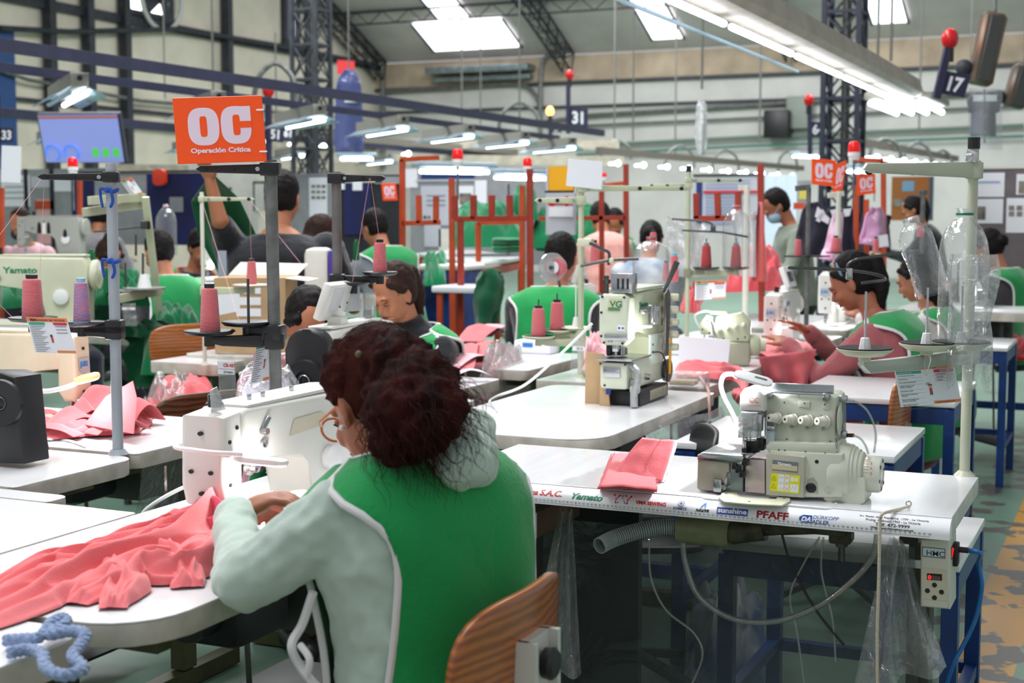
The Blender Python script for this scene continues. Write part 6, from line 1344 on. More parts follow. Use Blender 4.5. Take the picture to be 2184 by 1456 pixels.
mg=drape('x',None,'',None,[on(320,1165,Z),on(350,1200,Z),on(395,1232,Z),on(400,1255,Z)],[.06,.08,.07,.05],[.04,.065,.05,.02],seed=29,folds=1.3,nn=60,vn=36,rag=.25,amp=.7,more=mg)
o=drape('pink_garment','crumpled salmon pink garment lying across the foreground table to the left edge','garment',PINKA,[on(-90,1345,Z),on(40,1285,Z),on(150,1255,Z),on(260,1225,Z),on(370,1190,Z),on(440,1150,Z),on(500,1110,Z)],[.10,.16,.16,.15,.18,.15,.08],[.015,.03,.045,.055,.065,.085,.05],seed=4,folds=3.2,nn=170,vn=80,rag=.16,amp=1.3,more=mg)
heap('pink_cloth','flat pink panel spread at the far side of the foreground garment','garment',PINKA,[on(42,1200,Z),on(60,1245,Z),on(300,1245,Z),on(250,1180,Z)],.03,seed=2,f=2.2,edge=.05)
t_=MB(); c=on(430,1150,Z)
def flap(u,v):
    a=-2.0+u*3.4; r_=.026+.018*v; return at(428,1118,2.72)+V((cos(a)*r_*1.1,sin(a)*r_*.6,-.07+.105*v+.02*sin(a)*v))
t_.grid(flap,24,16); o=t_.obj('pink_collar',cloth('pink_collar_lit',(246,120,150)),label='bright pink collar standing up beside the left hand of the foreground woman',cat='garment'); solid(o,.0025,0); subs(o,1)  # brighter pink stands for light coming through the raised cloth
sheetof('care_label','tiny white care label on the foreground pink garment','label',[(82,1252),(90,1258),(102,1246),(93,1240)],2.42,PAPER)
# pink heap on the left table : loose pieces
heap('pink_cut_pieces','low bed of pink cut pieces on the left table behind the pale grey pole','fabric pieces',PINKF,[on(45,908,.763),on(100,938,.763),on(300,925,.763),on(330,890,.763)],.045,seed=3,f=2.6,edge=.08)
rr=random.Random(3)
lab8=['pink piece standing up highest in the left heap','pink piece at the right end of the left heap','pink piece at the front right of the left heap','pink piece across the middle of the left heap','pink piece at the front left of the left heap','pink piece rear left in the left heap','pink piece leaning beside the pale grey pole','smallest pink piece on top of the left heap']
for k,(a,b,w,ar) in enumerate((((150,905),(285,880),.10,.11),((255,905),(325,895),.13,.075),((200,930),(300,915),.07,.06),((90,920),(225,905),.10,.055),((60,925),(170,932),.06,.035),((45,905),(140,895),.08,.04),((225,895),(290,900),.1,.085),((150,915),(210,900),.05,.08))):
    fold(lab8[k],'pink_piece','fabric piece',PINKF,on(*a,.77),on(*b,.77),w,ar,seed=k*1.7,grp='pink pieces heaped on the left table',twist=.03*(k%3-1),crease=.35)
t_=MB()
pts=[at(180,905,4.05),at(285,925,3.9),at(292,850,4.0),at(283,812,4.05),at(225,845,4.1)]; t_.add(pts+[p+FW*.004 for p in pts],[(0,1,2,3,4),(9,8,7,6,5),(0,5,6,1),(1,6,7,2),(2,7,8,3),(3,8,9,4),(4,9,5,0)],False); t_.obj('pink_piece',PINKF,label='stiff pointed pink piece standing behind the pale grey pole',cat='fabric piece')
heap('red_cloth','small dark red rag beside the black drive housing','rag',cloth('red_rag',(176,20,30)),[on(38,880,.763),on(45,895,.763),on(80,892,.763),on(75,872,.763)],.05,seed=5,f=2)
# thread cone under the beige machine lamp and lamp itself
pcone('lit pink and blue cone beneath the beige machine lamp',171,905,21,48,4.2,YARN2,mat('sky_tip',()))
t=thing('led_machine_lamp','yellowish pill shaped lamp on a white gooseneck at the beige machine','lamp',(0,0,0))
m_=MB(); m_.tube(spline([at(42,798,4.0),at(62,825,4.0),at(95,834,4.0),at(135,827,4.0),at(160,818,4.0)],6),.007,8); m_.obj('gooseneck',WPLA,t)
a=at(160,816,4.0);b=at(214,803,4.0); u_=(b-a); m_=MB(); vv=V((.2,.9,.35)); vv=(vv-u_.normalized()*vv.dot(u_.normalized())).normalized(); m_.slab(rrect(u_.length,.035,.016,6,y0=-.017),a,u_,vv,.012,.004); m_.obj('lamp_head',mat('lamp_yellowish',(240,226,150),rough=.4,emit=.3,ecol=(255,240,160)),t)
m_=MB(); m_.slab(rrect(u_.length*.9,.026,.012,6,x0=.003,y0=-.013),a-u_.normalized().cross(vv)*.003,u_,vv,.002,.0005); m_.obj('led_face',LAMPS,t)
l=bpy.data.lights.new('led','POINT'); l.energy=1.6; l.shadow_soft_size=.02; lo=bpy.data.objects.new('led_light',l); COL.objects.link(lo); lo.location=at(185,832,4.0)
# black peg and cable on the left tables
m_=MB(); q=on(93,958,.76); m_.lathe([(.015,0),(.013,.01),(.009,.033),(.0095,.037),(0,.038)],q,n=16); m_.obj('rubber_peg',BLK,label='short black rubber peg on the left table',cat='peg')
hose('white lamp cable lying across the left table',[at(45,925,3.6),on(110,937,.765),on(150,940,.765),on(182,953,.763)],.0032,WPLA,'cable','cable')
hose('white cable running from the foreground machine lamp down to the left',[at(437,1022,3.1),at(400,1035,3.1),at(350,1060,3.1),at(310,1088,3.1),at(300,1110,3.1)],.0045,WPLA,'cable','cable')
hose('white cable arching from the flatlock machine to the turtleneck woman table',[at(1262,690,4.6),at(1190,760,4.7),at(1120,820,4.8),at(1060,845,4.9),at(1044,860,4.9),at(1060,890,4.6),at(1100,915,4.35)],.0048,WPLA,'cable','cable')
# blue yarn loop
t=thing('yarn_loop','pale blue chunky yarn loop on the small white table at lower left','yarn',(0,0,0))
YB2=mat('blue_yarn',(150,172,212),rough=.95,bump=1,bscale=150,sheen=.4)
pth=spline([on(10,1365,.775),on(50,1362,.775),on(85,1358,.778),on(110,1328,.785),on(135,1318,.785),on(140,1330,.78),on(105,1352,.78),on(150,1345,.785),on(182,1352,.785),on(170,1378,.775),on(155,1400,.77),on(178,1425,.765),on(140,1440,.768),on(100,1425,.77),on(90,1395,.772),on(60,1385,.772),on(20,1392,.772)],9)
for k in range(3):
    m_=MB(); q=[]
    for i,p in enumerate(pth):
        x_,y_,z_=frame(pth[min(i+1,len(pth)-1)]-pth[max(i-1,0)],(0,0,1)); a=i*.75+k*2.09; q.append(p+(x_*cos(a)+y_*sin(a))*.0048)
    m_.tube(q,.0052,8); m_.obj('yarn_strand',YB2,t)
# pink stack on the overlock table
rk=random.Random(4)
SPK='stack of pink collar pieces on the overlock table'
for k in range(10):
    z=.7605+k*.0042; j=lambda q: rk.uniform(-q,q)
    c=[on(1280-k*.6+j(6),1043-k*.4,z),on(1398+j(5),1051-k*.5,z),on(1400+j(5),985-k*2,z+.012+k*.003),on(1306+j(5),985-k*2,z+.012+k*.003)]
    def fn(u,v,c=c,k=k): p=bil(c,u,v); return p+V((0,0,.004*sin(PI*u)*(1-v)+.0018*noise.noise(V((u*4,v*4,k)))))+V((.004*noise.noise(V((u*3,v*6,k))),.005*noise.noise(V((v*3,u*5,k+3))),0))
    m_=MB(); m_.grid(fn,26,16); o=m_.obj('pink_collar_piece',PINKF,label='pink collar piece inside the neat stack on the overlock table',cat='fabric piece',group=SPK); solid(o,.0022,1)
P0=on(1292,1034,.79); P0.z=0
for k in range(8):
    tl=R(14+4.2*k); uy=V((.06,cos(tl),sin(tl))).normalized(); ux=V((1,-.02,0)); n_=ux.cross(uy).normalized()
    o0=V((P0.x+.005*k-.012+rk.uniform(-.003,.003),P0.y-.012+.0035*k,.7905+.0022*k)); out=[]
    W_=.108; 
    def fn(u,v,o0=o0,ux=ux,uy=uy,n_=n_,k=k):
        x0=.004+.022*v-.010*sin(PI*v); x1=W_-.004*v; x=x0+(x1-x0)*u; return o0+ux*x+uy*(v*.118-.006*sin(PI*u))+n_*(.006*sin(PI*u)*v+.0022*noise.noise(V((u*4,v*4,k))))
    m_=MB(); m_.grid(fn,20,20); t=thing('pink_collar_piece','curved pink collar piece standing on the stack on the overlock table' if k<7 else 'front most curved pink collar piece of the stack, with a stitch line','fabric piece',(0,0,0),0,'curved pink pieces on top of the stack' if k<7 else None); o=m_.obj('cloth_panel',PINKF,t); solid(o,.0016,1)
    m_=MB(); m_.grid(lambda u,v: fn(.985+u*(.075+.03*noise.noise(V((v*9,k,2)))),v)-n_*.0006,3,40); o=m_.obj('interlining_edge',mat('interlining',(246,228,232),rough=.8),t); solid(o,.0012)
    if k==7: m_=MB(); m_.tube([fn(.62-.03*sin(PI*v),v)+n_*.0022 for v in[i/20 for i in range(21)]],.0006,4); m_.obj('stitch_line',mat('stitch_dark',(186,76,84)),t)
# pink and white pieces on the turtleneck woman's table
heap('pink_bagged_pieces','heap of pink pieces in a clear bag right of the turtleneck woman','fabric pieces',PINKL,[on(1000,880,.62),on(1040,905,.55),on(1130,830,.62),on(1090,760,.76)],.20,seed=8,f=1.7,edge=.05)
heap('clear_bag','clear plastic bag over the pink heap beside the turtleneck woman','plastic bag',CLEARM,[on(995,885,.62),on(1040,910,.55),on(1135,832,.63),on(1090,755,.77)],.22,seed=8,f=1.7,edge=.05)
for k,(a,b,w,ar,m) in enumerate((((945,790),(1030,770),.12,.05,PINKL),((985,790),(1010,745),.09,.06,PINKF),((1010,775),(1045,735),.07,.05,PINKF),((960,805),(1045,802),.07,.03,mat('white_cloth',(226,218,232),rough=.9)),((940,775),(1000,760),.1,.04,PINKL),((1000,730),(1060,712),.14,.06,PINKF),((1030,720),(1080,705),.1,.05,PINKL))):
    fold(('pale pink strip nearest the turtleneck woman','dark pink strip standing in the middle of her table','pink strip with rolled end on her table','white folded strip at the table edge','pale strip behind the others','rear pink pieces behind the strips','rear pale pieces behind the strips')[k],'pink_strip','fabric piece',m,on(*a,.78),on(*b,.78),w,ar,seed=k,crease=.2)
# pink in bag in front of chair at left
q=on(380,880,.5)
heap('pink_bagged_pieces','pink pieces in a crackled clear bag behind the teak chair at left','fabric pieces',PINKF,[at(300,905,5.6),at(455,905,5.6),at(470,850,6.1),at(330,850,6.1)],.15,seed=12,f=1.5,edge=.03)
heap('clear_bag','crackled clear bag over pink pieces behind the teak chair at left','plastic bag',CLEARM,[at(296,910,5.55),at(400,910,5.55),at(420,850,6.1),at(320,850,6.1)],.17,seed=12,f=1.5,edge=.03)
m_=MB(); 
t=thing('white_crate','white crate under the bagged pink pieces at left','crate',at(385,930,5.85)*V((1,1,0))); z_=at(385,900,5.7).z
m_=MB(); m_.rbox((0,0,z_-.12),(.42,.42,.22),.02); m_.obj('bin',WPLA,t); m_=MB(); m_.cyl((0,0,0),(0,0,z_-.22),.03); m_.obj('stand_post',DSTEEL,t)
# bag with white thread cone beside the machine with tilted display
heap('white_fabric_bag','clear bag of white pieces in front of the OC board pole','plastic bag',CLEARM,[at(490,905,3.75),at(640,870,4.0),at(640,820,4.3),at(520,820,4.2)],.12,seed=15,f=1.7,edge=.04)
heap('white_pieces','white pieces inside the clear bag in front of the OC board pole','fabric pieces',mat('white_cloth',(226,218,232),rough=.9),[at(500,905,3.8),at(625,872,4.0),at(620,830,4.2),at(525,830,4.2)],.09,seed=16,f=1.6,edge=.04)
fold('bright pink garment side hanging beside the CR-437 tag bag','pink_cloth','fabric piece',cloth('bright_pink',(240,140,172)),at(505,905,4.4),at(560,730,4.4)*V((1,1,1)),.16,.01,seed=2)
# right side pink drapes
drape('pink_drape','pink fabric spilling over the table edge right of the flatlock machine','garment',PINKF,[on(1440,792,.775),on(1480,795,.775),on(1530,800,.775),on(1565,805,.76),at(1580,830,5.3),at(1575,858,5.3)],[.25,.3,.3,.28,.2,.14],[.03,.05,.05,.05,.03,.03],seed=6,folds=4,side=(-.3,1,0))
heap('pink_cloth','flat pink fabric on the table under the hands of the mauve sleeved woman','fabric',PINKF,[on(1590,745,.775),on(1655,765,.775),on(1742,742,.775),on(1660,718,.775)],.03,seed=7,f=1.6,edge=.03)
hc_=[at(1648,850,5.95),at(1716,856,6.0),at(1742,745,6.1),at(1618,762,5.9)]
m_=MB(); m_.grid(lambda u,v: bil(hc_,u,v)+FW*(.03*sin(13*u+1.5*v)*(1-.7*v)+.02*noise.noise(V((u*4,v*3,2)))),40,24); o=m_.obj('pink_cloth',PINKF,label='pink fabric hanging over the table edge before the mauve sleeved woman',cat='fabric'); solid(o,.004,0)
heap('pink_heap','tall pink heap behind the second salmon cone','fabric heap',cloth('salmon_dark',(214,84,92)),[at(1545,625,8.3),at(1665,620,8.3),at(1670,590,9.2),at(1560,590,9.2)],.26,seed=21,f=3,edge=.04)
heap('pink_heap','small pink heap left of the small overlock machine','fabric heap',cloth('salmon_dark',()),[at(1450,665,6.6),at(1490,670,6.5),at(1500,640,7),at(1465,635,7)],.12,seed=22,f=2,edge=.04)
heap('pink_heap','pinkish heap behind the two centre cones','fabric heap',PINKL,[at(1240,790,5.5),at(1300,792,5.5),at(1310,740,6),at(1240,740,6)],.1,seed=23,f=2,edge=.04)
# plastic box right of flatlock
t=thing('clear_box','clear plastic box of bobbins right of the flatlock machine','box',on(1458,826,.76)); m_=MB(); m_.slab(rrect(.15,.10,.02,4,x0=-.06,y0=-.05),(0,0,.002),(1,0,0),(0,1,0),.055,.004); m_.obj('box_shell',CLEARM,t); m_=MB(); m_.rbox((.0,0,.02),(.1,.06,.02),.008); m_.obj('bobbins',mat('tan_box',(196,170,130)),t)
hose('pinkish cord hanging off the centre table edge right of the flatlock machine',[on(1490,798,.78),on(1510,830,.77),at(1512,850,4.9),at(1514,905,4.9),at(1513,930,4.9)],.005,mat('pink_cord',(216,170,160),rough=.9),'cord','cord')
t=thing('notepad_box','pale box with blue label on the table left of the two centre cones','box',on(1145,752,.76)); m_=MB(); m_.rbox((0,0,.03),(.18,.12,.06),.006); m_.obj('box_body',PAPER,t); m_=MB(); m_.rbox((-.02,-.061,.04),(.05,.002,.02),.0005); m_.obj('blue_label',mat('sky_print',()),t)
# spool disc (clear reel with pink thread) in front of the green vested man
t=thing('thread_reel','round clear disc reel with pink thread in front of the green vested man','reel',at(1184,570,5.9)); 
m_=MB(); m_.cyl((-.004,-.03,0),(.004,-.036,0),.062,n=40); m_.obj('front_disc',film('clear_disc',base=.2,edge=.6,milky=.25,crinkle=.05),t)
m_=MB(); m_.cyl((0,-.02,0),(0,.03,0),.042,n=32); m_.obj('thread_winding',YARN,t)
m_=MB(); m_.cyl((0,-.03,0),(0,.032,0),.026,n=32); m_.obj('reel_core',PAPER,t)
m_=MB(); m_.cyl((0,-.05,0),(0,.04,0),.008,n=16); m_.cyl((0,0,0),(.01,.03,-.08),.006); m_.obj('axle',DSTEEL,t)
# cardboard box behind the pink cone
t=thing('cardboard_box','open cardboard box with white labels behind the small pink cone','box',at(548,690,6.4)*V((1,1,0))+V((0,0,.78)),R(20))
z1=at(548,590,6.4).z-.78
m_=MB(); m_.box(-.16,.16,-.12,.12,0,z1); o=m_.obj('box_body',CARDB,t)
m_=MB(); m_.slab([(-.16,0),(.16,0),(.2,.08),(-.12,.09)],(0,.12,z1),(1,0,0),(0,.6,.5),.003,.001); m_.slab([(-.12,0),(.12,0),(.14,.1),(-.1,.1)],(.16,0,z1),(0,1,0),(.8,0,-.1),.003,.001); m_.obj('box_flap',mat('card_light',(222,214,204)),t)
for k in range(3): m_=MB(); m_.box(-.06,.05,-.1225,-.1205,z1-.07-.05*k,z1-.035-.05*k); m_.obj('white_label',PAPER,t)
q=t.location
table('small table under the cardboard box',q.x-.25,q.x+.25,q.y-.2,q.y+.25,z=.778,rs=(.02,)*4)
# bottle at left
bottle('clear upside bottle behind the seated man at left',at(356,545,8.6),.31,.062,.016,PINKL,dent=.01,seed=4)
# hanging clear bag in the middle right
m_=MB(); m_.grid(lambda u,v: bil([at(1420,588,6.9),at(1490,592,6.9),at(1510,480,6.9),at(1422,460,6.9)],u,v)+FW*(.03*sin(7*u+2*v)+.02*noise.noise(V((u*5,v*5,1)))),26,30); o=m_.obj('hanging_bag',film('white_bag',base=.25,edge=.7,milky=.55,crinkle=1,scale=30),label='whitish clear bag with printed text hanging behind the pink cone with turquoise tip',cat='plastic bag')
m_=MB(); m_.grid(lambda u,v: bil([at(1575,590,7.8),at(1612,590,7.8),at(1612,450,7.8),at(1560,450,7.8)],u,v)+FW*(.03*sin(6*u)),14,20); m_.obj('hanging_bag',film('white_bag',()),label='whitish clear cover hanging left of the tall orange post',cat='plastic bag')
m_=MB(); m_.grid(lambda u,v: bil([at(1602,600,8.1),at(1640,600,8.1),at(1628,430,8.1),at(1617,430,8.1)],u,v)+FW*(.04*sin(7*u)),14,20); m_.obj('pink_hanging_cloth',cloth('rust_pink',(200,80,76)),label='rust pink cloth hanging along the tall orange post',cat='cloth')
# ================================================================ PEOPLE
TX=bpy.data.textures.new('folds','CLOUDS'); TX.noise_scale=.09; TX.noise_depth=2
TX3=bpy.data.textures.new('fine_folds','CLOUDS'); TX3.noise_scale=.04; TX3.noise_depth=1
TX2=bpy.data.textures.new('hairtex','CLOUDS'); TX2.noise_scale=.02; TX2.noise_depth=2
def remesh(o,vox,disp=0,tex=None,smooth=2):
    m=o.modifiers.new('r','REMESH'); m.mode='VOXEL'; m.voxel_size=vox; m.use_smooth_shade=True
    if smooth: s=o.modifiers.new('sm','SMOOTH'); s.iterations=smooth; s.factor=.5
    if disp:
        d=o.modifiers.new('d','DISPLACE'); d.texture=tex or TX; d.strength=disp; d.mid_level=.5; d.texture_coords='GLOBAL'
    return o
def person(label,pos,yaw,hipz=.50,lean=12,bow=1.0,head=(20,0),hands=None,elbows=None,seated=True,shirt=None,sleeve=1.0,vest=None,trousers=None,hair='pony',hm=HAIRB,skin=SKIN,
           k=1.0,wide=1.0,vox=.009,far=False,mask=None,extra=None,curl=.5,vestw=1.0,tors=.50,collar=0,piping=PIPE,flat=False,browm=BROW,neckline=None,hcw=None,hdir=None,wr=.016):
    t=thing('person',label,'person',(pos[0],pos[1],0),R(yaw)); t['label']=label
    Mw=Matrix.Translation((pos[0],pos[1],0))@Matrix.Rotation(R(yaw),4,'Z'); Mi=Mw.inverted()
    def loc(p,wrld): return Mi@V(p) if wrld else V(p)
    SP=[];p=V((0,0,hipz)); n_=24
    for i in range(n_+1):
        s=i/n_; a=R(lean*(1+bow*(s-.5)*1.2)); SP.append((p.copy(),a)); p=p+V((sin(a),0,cos(a)))*(tors*k/n_)
    def cen(s):
        if s<0: return SP[0][0]+V((0,0,1))*s*tors*k, SP[0][1]
        x=min(s,1)*n_; i=min(int(x),n_-1); f=x-i; q=SP[i][0].lerp(SP[i+1][0],f); a=SP[i][1]*(1-f)+SP[i+1][1]*f
        if s>1: q=q+V((sin(a),0,cos(a)))*(s-1)*tors*k
        return q,a
    prof=[(-.28,.10,.15),(-.18,.125,.178),(0,.128,.182),(.2,.118,.168),(.4,.112,.160),(.6,.118,.168),(.75,.122,.182),(.86,.105,.186),(.93,.085,.150),(1.0,.062,.085),(1.06,.054,.058),(1.12,.05,.052)]
    def rad(s):
        return herm([(q[0],q[1]) for q in prof],s)*k*wide,herm([(q[0],q[2]) for q in prof],s)*k*wide
    def T(s,a,off=0):
        c,an=cen(s); rx,ry=rad(s); f=V((cos(an),0,-sin(an))); e=.86
        ca=abs(cos(a))**e*(1 if cos(a)>=0 else -1); sa=abs(sin(a))**e*(1 if sin(a)>=0 else -1)
        return c+f*((rx+off)*ca)+V((0,1,0))*((ry+off)*sa)
    def torso(m_,s0,s1,off,n=20,ns=22):
        vs=[];fs=[]
        for j in range(ns):
            s=s0+(s1-s0)*j/(ns-1)
            for i in range(n): vs.append(T(s,2*PI*i/n,off))
        for j in range(ns-1):
            for i in range(n): i2=(i+1)%n; fs.append((j*n+i,j*n+i2,(j+1)*n+i2,(j+1)*n+i))
        fs.append(tuple(range(n))[::-1]); fs.append(tuple(range((ns-1)*n,ns*n))); m_.add(vs,fs)
    # head frame
    nb,na=cen(1.04); hp=R(head[0]); hy=R(head[1]); nd=V((sin(na*.6+hp*.35),0,cos(na*.6+hp*.35)))
    nt=nb+nd*.066*k
    HR=Matrix.Rotation(hy,3,'Z')@Matrix.Rotation(hp,3,'Y')
    hc=nt+HR@V((.022,0,.085))*k
    if hcw is not None: hc=Mi@V(hcw)-HR@(V((-.024,0,.036))*k*.95)
    def h(x,y,z): return hc+HR@(V((x,y,z))*k*.95)
    hs=k*.95
    B=MB()
    def he(c,r,m_=None,rot=None): (m_ or B).ell(h(*c),tuple(q*hs for q in r),HR if rot is None else HR@rot,n=20,m=14)
    he((-.012,0,.030),(.095,.074,.098)); he((.022,0,-.028),(.068,.060,.082)); he((.045,0,-.082),(.036,.034,.026)); he((.0,0,-.06),(.06,.052,.045))
    B.limb(h(.084,0,.008),h(.104,0,-.026),.009*hs,.0125*hs,8); he((.085,.0,.022),(.018,.045,.012)); he((.058,.034,-.03),(.03,.022,.024)); he((.058,-.034,-.03),(.03,.022,.024)); he((.083,0,-.060),(.013,.024,.010)); he((.088,0,-.048),(.01,.016,.008))
    for s in(-1,1): he((-.008,s*.076,-.008),(.018,.008,.031),None,Matrix.Rotation(R(-s*20),3,'Z')); he((-.006,s*.074,-.03),(.009,.008,.012))
    B.limb(nb-nd*.05,h(-.025,0,-.06),.052*k,.048*k,14)
    torso(B,-.2,1.06,-.014)
    # arms
    hands=hands or ((.42,.10,.80),(.42,-.10,.80)); SH=[];EL=[];WR=[]
    for s,i in((1,0),(-1,1)):
        c,a=cen(.885); S=c+V((0,s*.160*k*wide,-.018*k)); H=loc(*hands[i]) if isinstance(hands[i][1],bool) else V(hands[i])
        L1,L2=.275*k,.245*k; d=H-S; D=d.length
        if elbows and elbows[i] is not None: E=loc(elbows[i],True)
        else:
            if D>L1+L2-.004: H=S+d*((L1+L2-.004)/D); d=H-S; D=d.length
            x=(L1*L1-L2*L2+D*D)/(2*D); hgt=math.sqrt(max(1e-6,L1*L1-x*x)); u=d.normalized(); hint=V((-.25,s*.55,-1)); hint=(hint-u*hint.dot(u)).normalized(); E=S+u*x+hint*hgt
        SH.append(S);EL.append(E);WR.append(H)
        B.limb(S,E,.046*k,.038*k); B.limb(E,H,.038*k,.025*k)
        # hand: palm, four fingers, thumb
        fd=(H-E).normalized(); fd=(fd+V((0,0,-.25))).normalized()
        if hdir and hdir[i] is not None: fd=(Mi.to_3x3()@V(hdir[i])).normalized()
        up=V((0,0,1)); up=(up-fd*up.dot(fd)).normalized(); sd=fd.cross(up)*(-s)  # sd: thumb side (towards the body middle)
        rot=Matrix((fd,fd.cross(up)*-1,up)).transposed()
        pc=H+fd*.042*k; B.ell(pc,(.05*k,.040*k,.017*k),rot,n=14,m=10)
        for q in range(4):
            base=H+fd*.075*k+fd.cross(up)*((q-1.5)*.0215*k); ln=(.030,.034,.032,.026)[q if s>0 else 3-q]*k; pp=base; an=.15
            for seg in range(3):
                an+=curl*(.55+.1*q*.3); dd=fd*cos(an)-up*sin(an); p2=pp+dd*ln*(1,.8,.65)[seg]; B.limb(pp,p2,.0092*k*(1-.08*seg),.0085*k*(1-.1*seg),8); pp=p2
        tb=H+fd*.02*k+sd*.028*k; t2=tb+(fd*.6+sd*.75-up*.2).normalized()*.034*k; t3=t2+(fd*.9+sd*.15-up*.35).normalized()*.03*k; B.limb(tb,t2,.013*k,.010*k,8); B.limb(t2,t3,.010*k,.0085*k,8)
    # legs
    kn=[];an_=[]
    for s in(1,-1):
        h0=cen(0)[0]+V((0,s*.085*k,-.02))
        if seated: K_=h0+V((.40*k,s*.06,-.02)); A_2=V((K_.x+.02,K_.y,.09)); A_2.z=.09
        else: K_=h0+V((.03,s*.01,-.42*k)); A_2=V((h0.x-.02,h0.y+s*.01,.09))
        B.limb(h0,K_,.07*k,.052*k); B.limb(K_,A_2,.052*k,.035*k); B.limb(A_2+V((-.03,0,-.04)),A_2+V((.15,0,-.055)),.034*k,.028*k); kn.append(K_);an_.append(A_2)
    o=B.obj('body',skin,t); remesh(o,min(vox,.0075) if not far else .010,0,None,1)
    # shirt
    S_=MB(); torso(S_,-.16,1.0 if not collar else 1.0+collar,.008)
    for i in(0,1):
        S_.limb(SH[i]-V((0,0,.004)),EL[i],.058*k*wide,.052*k)
        if sleeve>=1: S_.limb(EL[i],WR[i].lerp(EL[i],.02),.052*k,.036*k); S_.limb(WR[i].lerp(EL[i],.08),WR[i].lerp(EL[i],.0),.040*k,.036*k)
        elif sleeve<.5:
            pass
    if sleeve<.5:
        S_=MB(); torso(S_,-.16,1.0,.008)
        for i in(0,1): S_.limb(SH[i],SH[i].lerp(EL[i],.75),.066*k*wide,.058*k)
    for e in extra or []: S_.ell(Mi@V(e[0]),e[1],None if len(e)<3 else e[2],n=16,m=12)
    o=S_.obj('shirt',shirt or cloth('dark_top',(30,30,36)),t); remesh(o,vox,wr,TX,2)
    if wr>.02:
        d=o.modifiers.new('d2','DISPLACE'); d.texture=TX3; d.strength=.009; d.mid_level=.5; d.texture_coords='GLOBAL'
    # trousers
    P_=MB(); torso(P_,-.30,.08,.006,16,6)
    for i,s in enumerate((1,-1)):
        h0=cen(0)[0]+V((0,s*.085*k,-.02)); P_.limb(h0,kn[i],.085*k,.064*k); P_.limb(kn[i],an_[i],.062*k,.045*k)
    o=P_.obj('trousers',trousers or cloth('dark_trousers',(34,36,48)),t); remesh(o,max(vox,.010),.01,TX,1)
    for i in(0,1):
        m_=MB(); m_.limb(an_[i]+V((-.04,0,-.05)),an_[i]+V((.15,0,-.055)),.04,.033); m_.obj('shoe',BLK,t)
    # vest: front and back panels joined over the shoulders, white piping along the open sides
    if vest:
        def wf(s):
            pts=[(-.2,80),(.0,74),(.3,62),(.55,50),(.72,44),(.82,50),(.90,70),(.955,88),(1.0,90)]
            return R(herm(pts,s)*vestw)
            return R(90)
        top={0:.965,1:.905}
        for side,(ang,s1) in enumerate(((PI,1.0),(0,.985))):
            def edge_s(u,v,s1=s1,side=side):   # neckline dips at the middle
                dip=(.035 if side==0 else (neckline if neckline is not None else .16))
                return -.2+v*(s1-dip*max(0,1-(2*u-1)**2*2.2)+.2)
            def fn(u,v,ang=ang):
                s=edge_s(u,v); w=min(wf(s),R(90)); a=ang+(2*u-1)*w; off=.020+.010*max(0,s-.7)/.3+(.006*sin(9*u+3*v+side)+.005*sin(17*u-5*v+2*side))*(1-v)*min(1,8*u,8*(1-u))
                return T(s,a,off)
            m_=MB(); m_.grid(fn,28,34); o=m_.obj('vest_back' if side==0 else 'vest_front',vest,t); solid(o,.006,1); 
            d=o.modifiers.new('d','DISPLACE'); d.texture=TX; d.strength=.018; d.mid_level=.5; d.texture_coords='GLOBAL'
            if piping:
                for u in(0,1): m_=MB(); m_.tube([fn(u,v/30)+(fn(u,v/30)-cen(edge_s(u,v/30))[0]).normalized()*.003 for v in range(31)],.0065*k,8); m_.obj('vest_piping',piping,t)
                m_=MB(); m_.tube([fn(u/24,1)+V((0,0,.002)) for u in range(25)],.0055*k,8); m_.obj('vest_piping',piping,t)
    # hair
    Hh=MB()
    if hair=='mask': pass
    he((-.032,0,.038),(.099,.083,.102),Hh)
    if hair=='updo': he((-.05,0,.02),(.07,.072,.075),Hh)
    elif hair in('short',): he((-.035,0,.0),(.085,.08,.085),Hh)
    else:
        he((-.04,0,.0),(.08,.080,.085),Hh)
        for s in(-1,1): Hh.limb(h(.045,s*.055,.075),h(.0,s*.078,.03),.018*hs,.016*hs,8)
    if hair=='pony':
        Hh.limb(h(-.10,0,.045),h(-.135,0,.03),.03*hs,.036*hs); p1=h(-.135,0,.03); p2=p1+V((-.03,.01,-.09))*k; p3=p2+V((.0,.01,-.12))*k; Hh.limb(p1,p2,.036*hs,.034*hs); Hh.limb(p2,p3,.034*hs,.014*hs)
    if hair=='bun': he((-.07,0,.125),(.045,.045,.04),Hh)
    if hair=='long':
        he((-.06,0,-.06),(.06,.082,.11),Hh); Hh.limb(h(-.07,0,-.1),h(-.10,0,-.24),.06*hs,.035*hs)
    if hair=='lowbun': he((-.12,0,.0),(.04,.045,.045),Hh)
    o=Hh.obj('hair',hm,t); remesh(o,.007 if not far else .009,.010,TX2,1)
    if not far or mask is None:
        F_=MB()
        for s in(-1,1): F_.ell(h(.0795,s*.030,.002),(.009*hs,.013*hs,.0065*hs),HR,n=12,m=8)
        F_.obj('eyelids',skin,t)
        m_=MB()
        for s in(-1,1): m_.tube([h(.0885,s*.018,-.0015),h(.0892,s*.030,-.0045),h(.083,s*.043,-.001)],.0016*hs,6)
        m_.obj('eyelashes',BROW,t)
        m_=MB()
        for s in(-1,1): m_.tube([h(.096,s*.014,.022),h(.094,s*.030,.028),h(.082,s*.046,.022)],[.0022*hs,.0032*hs,.0012*hs],6)
        m_.obj('eyebrows',browm,t)
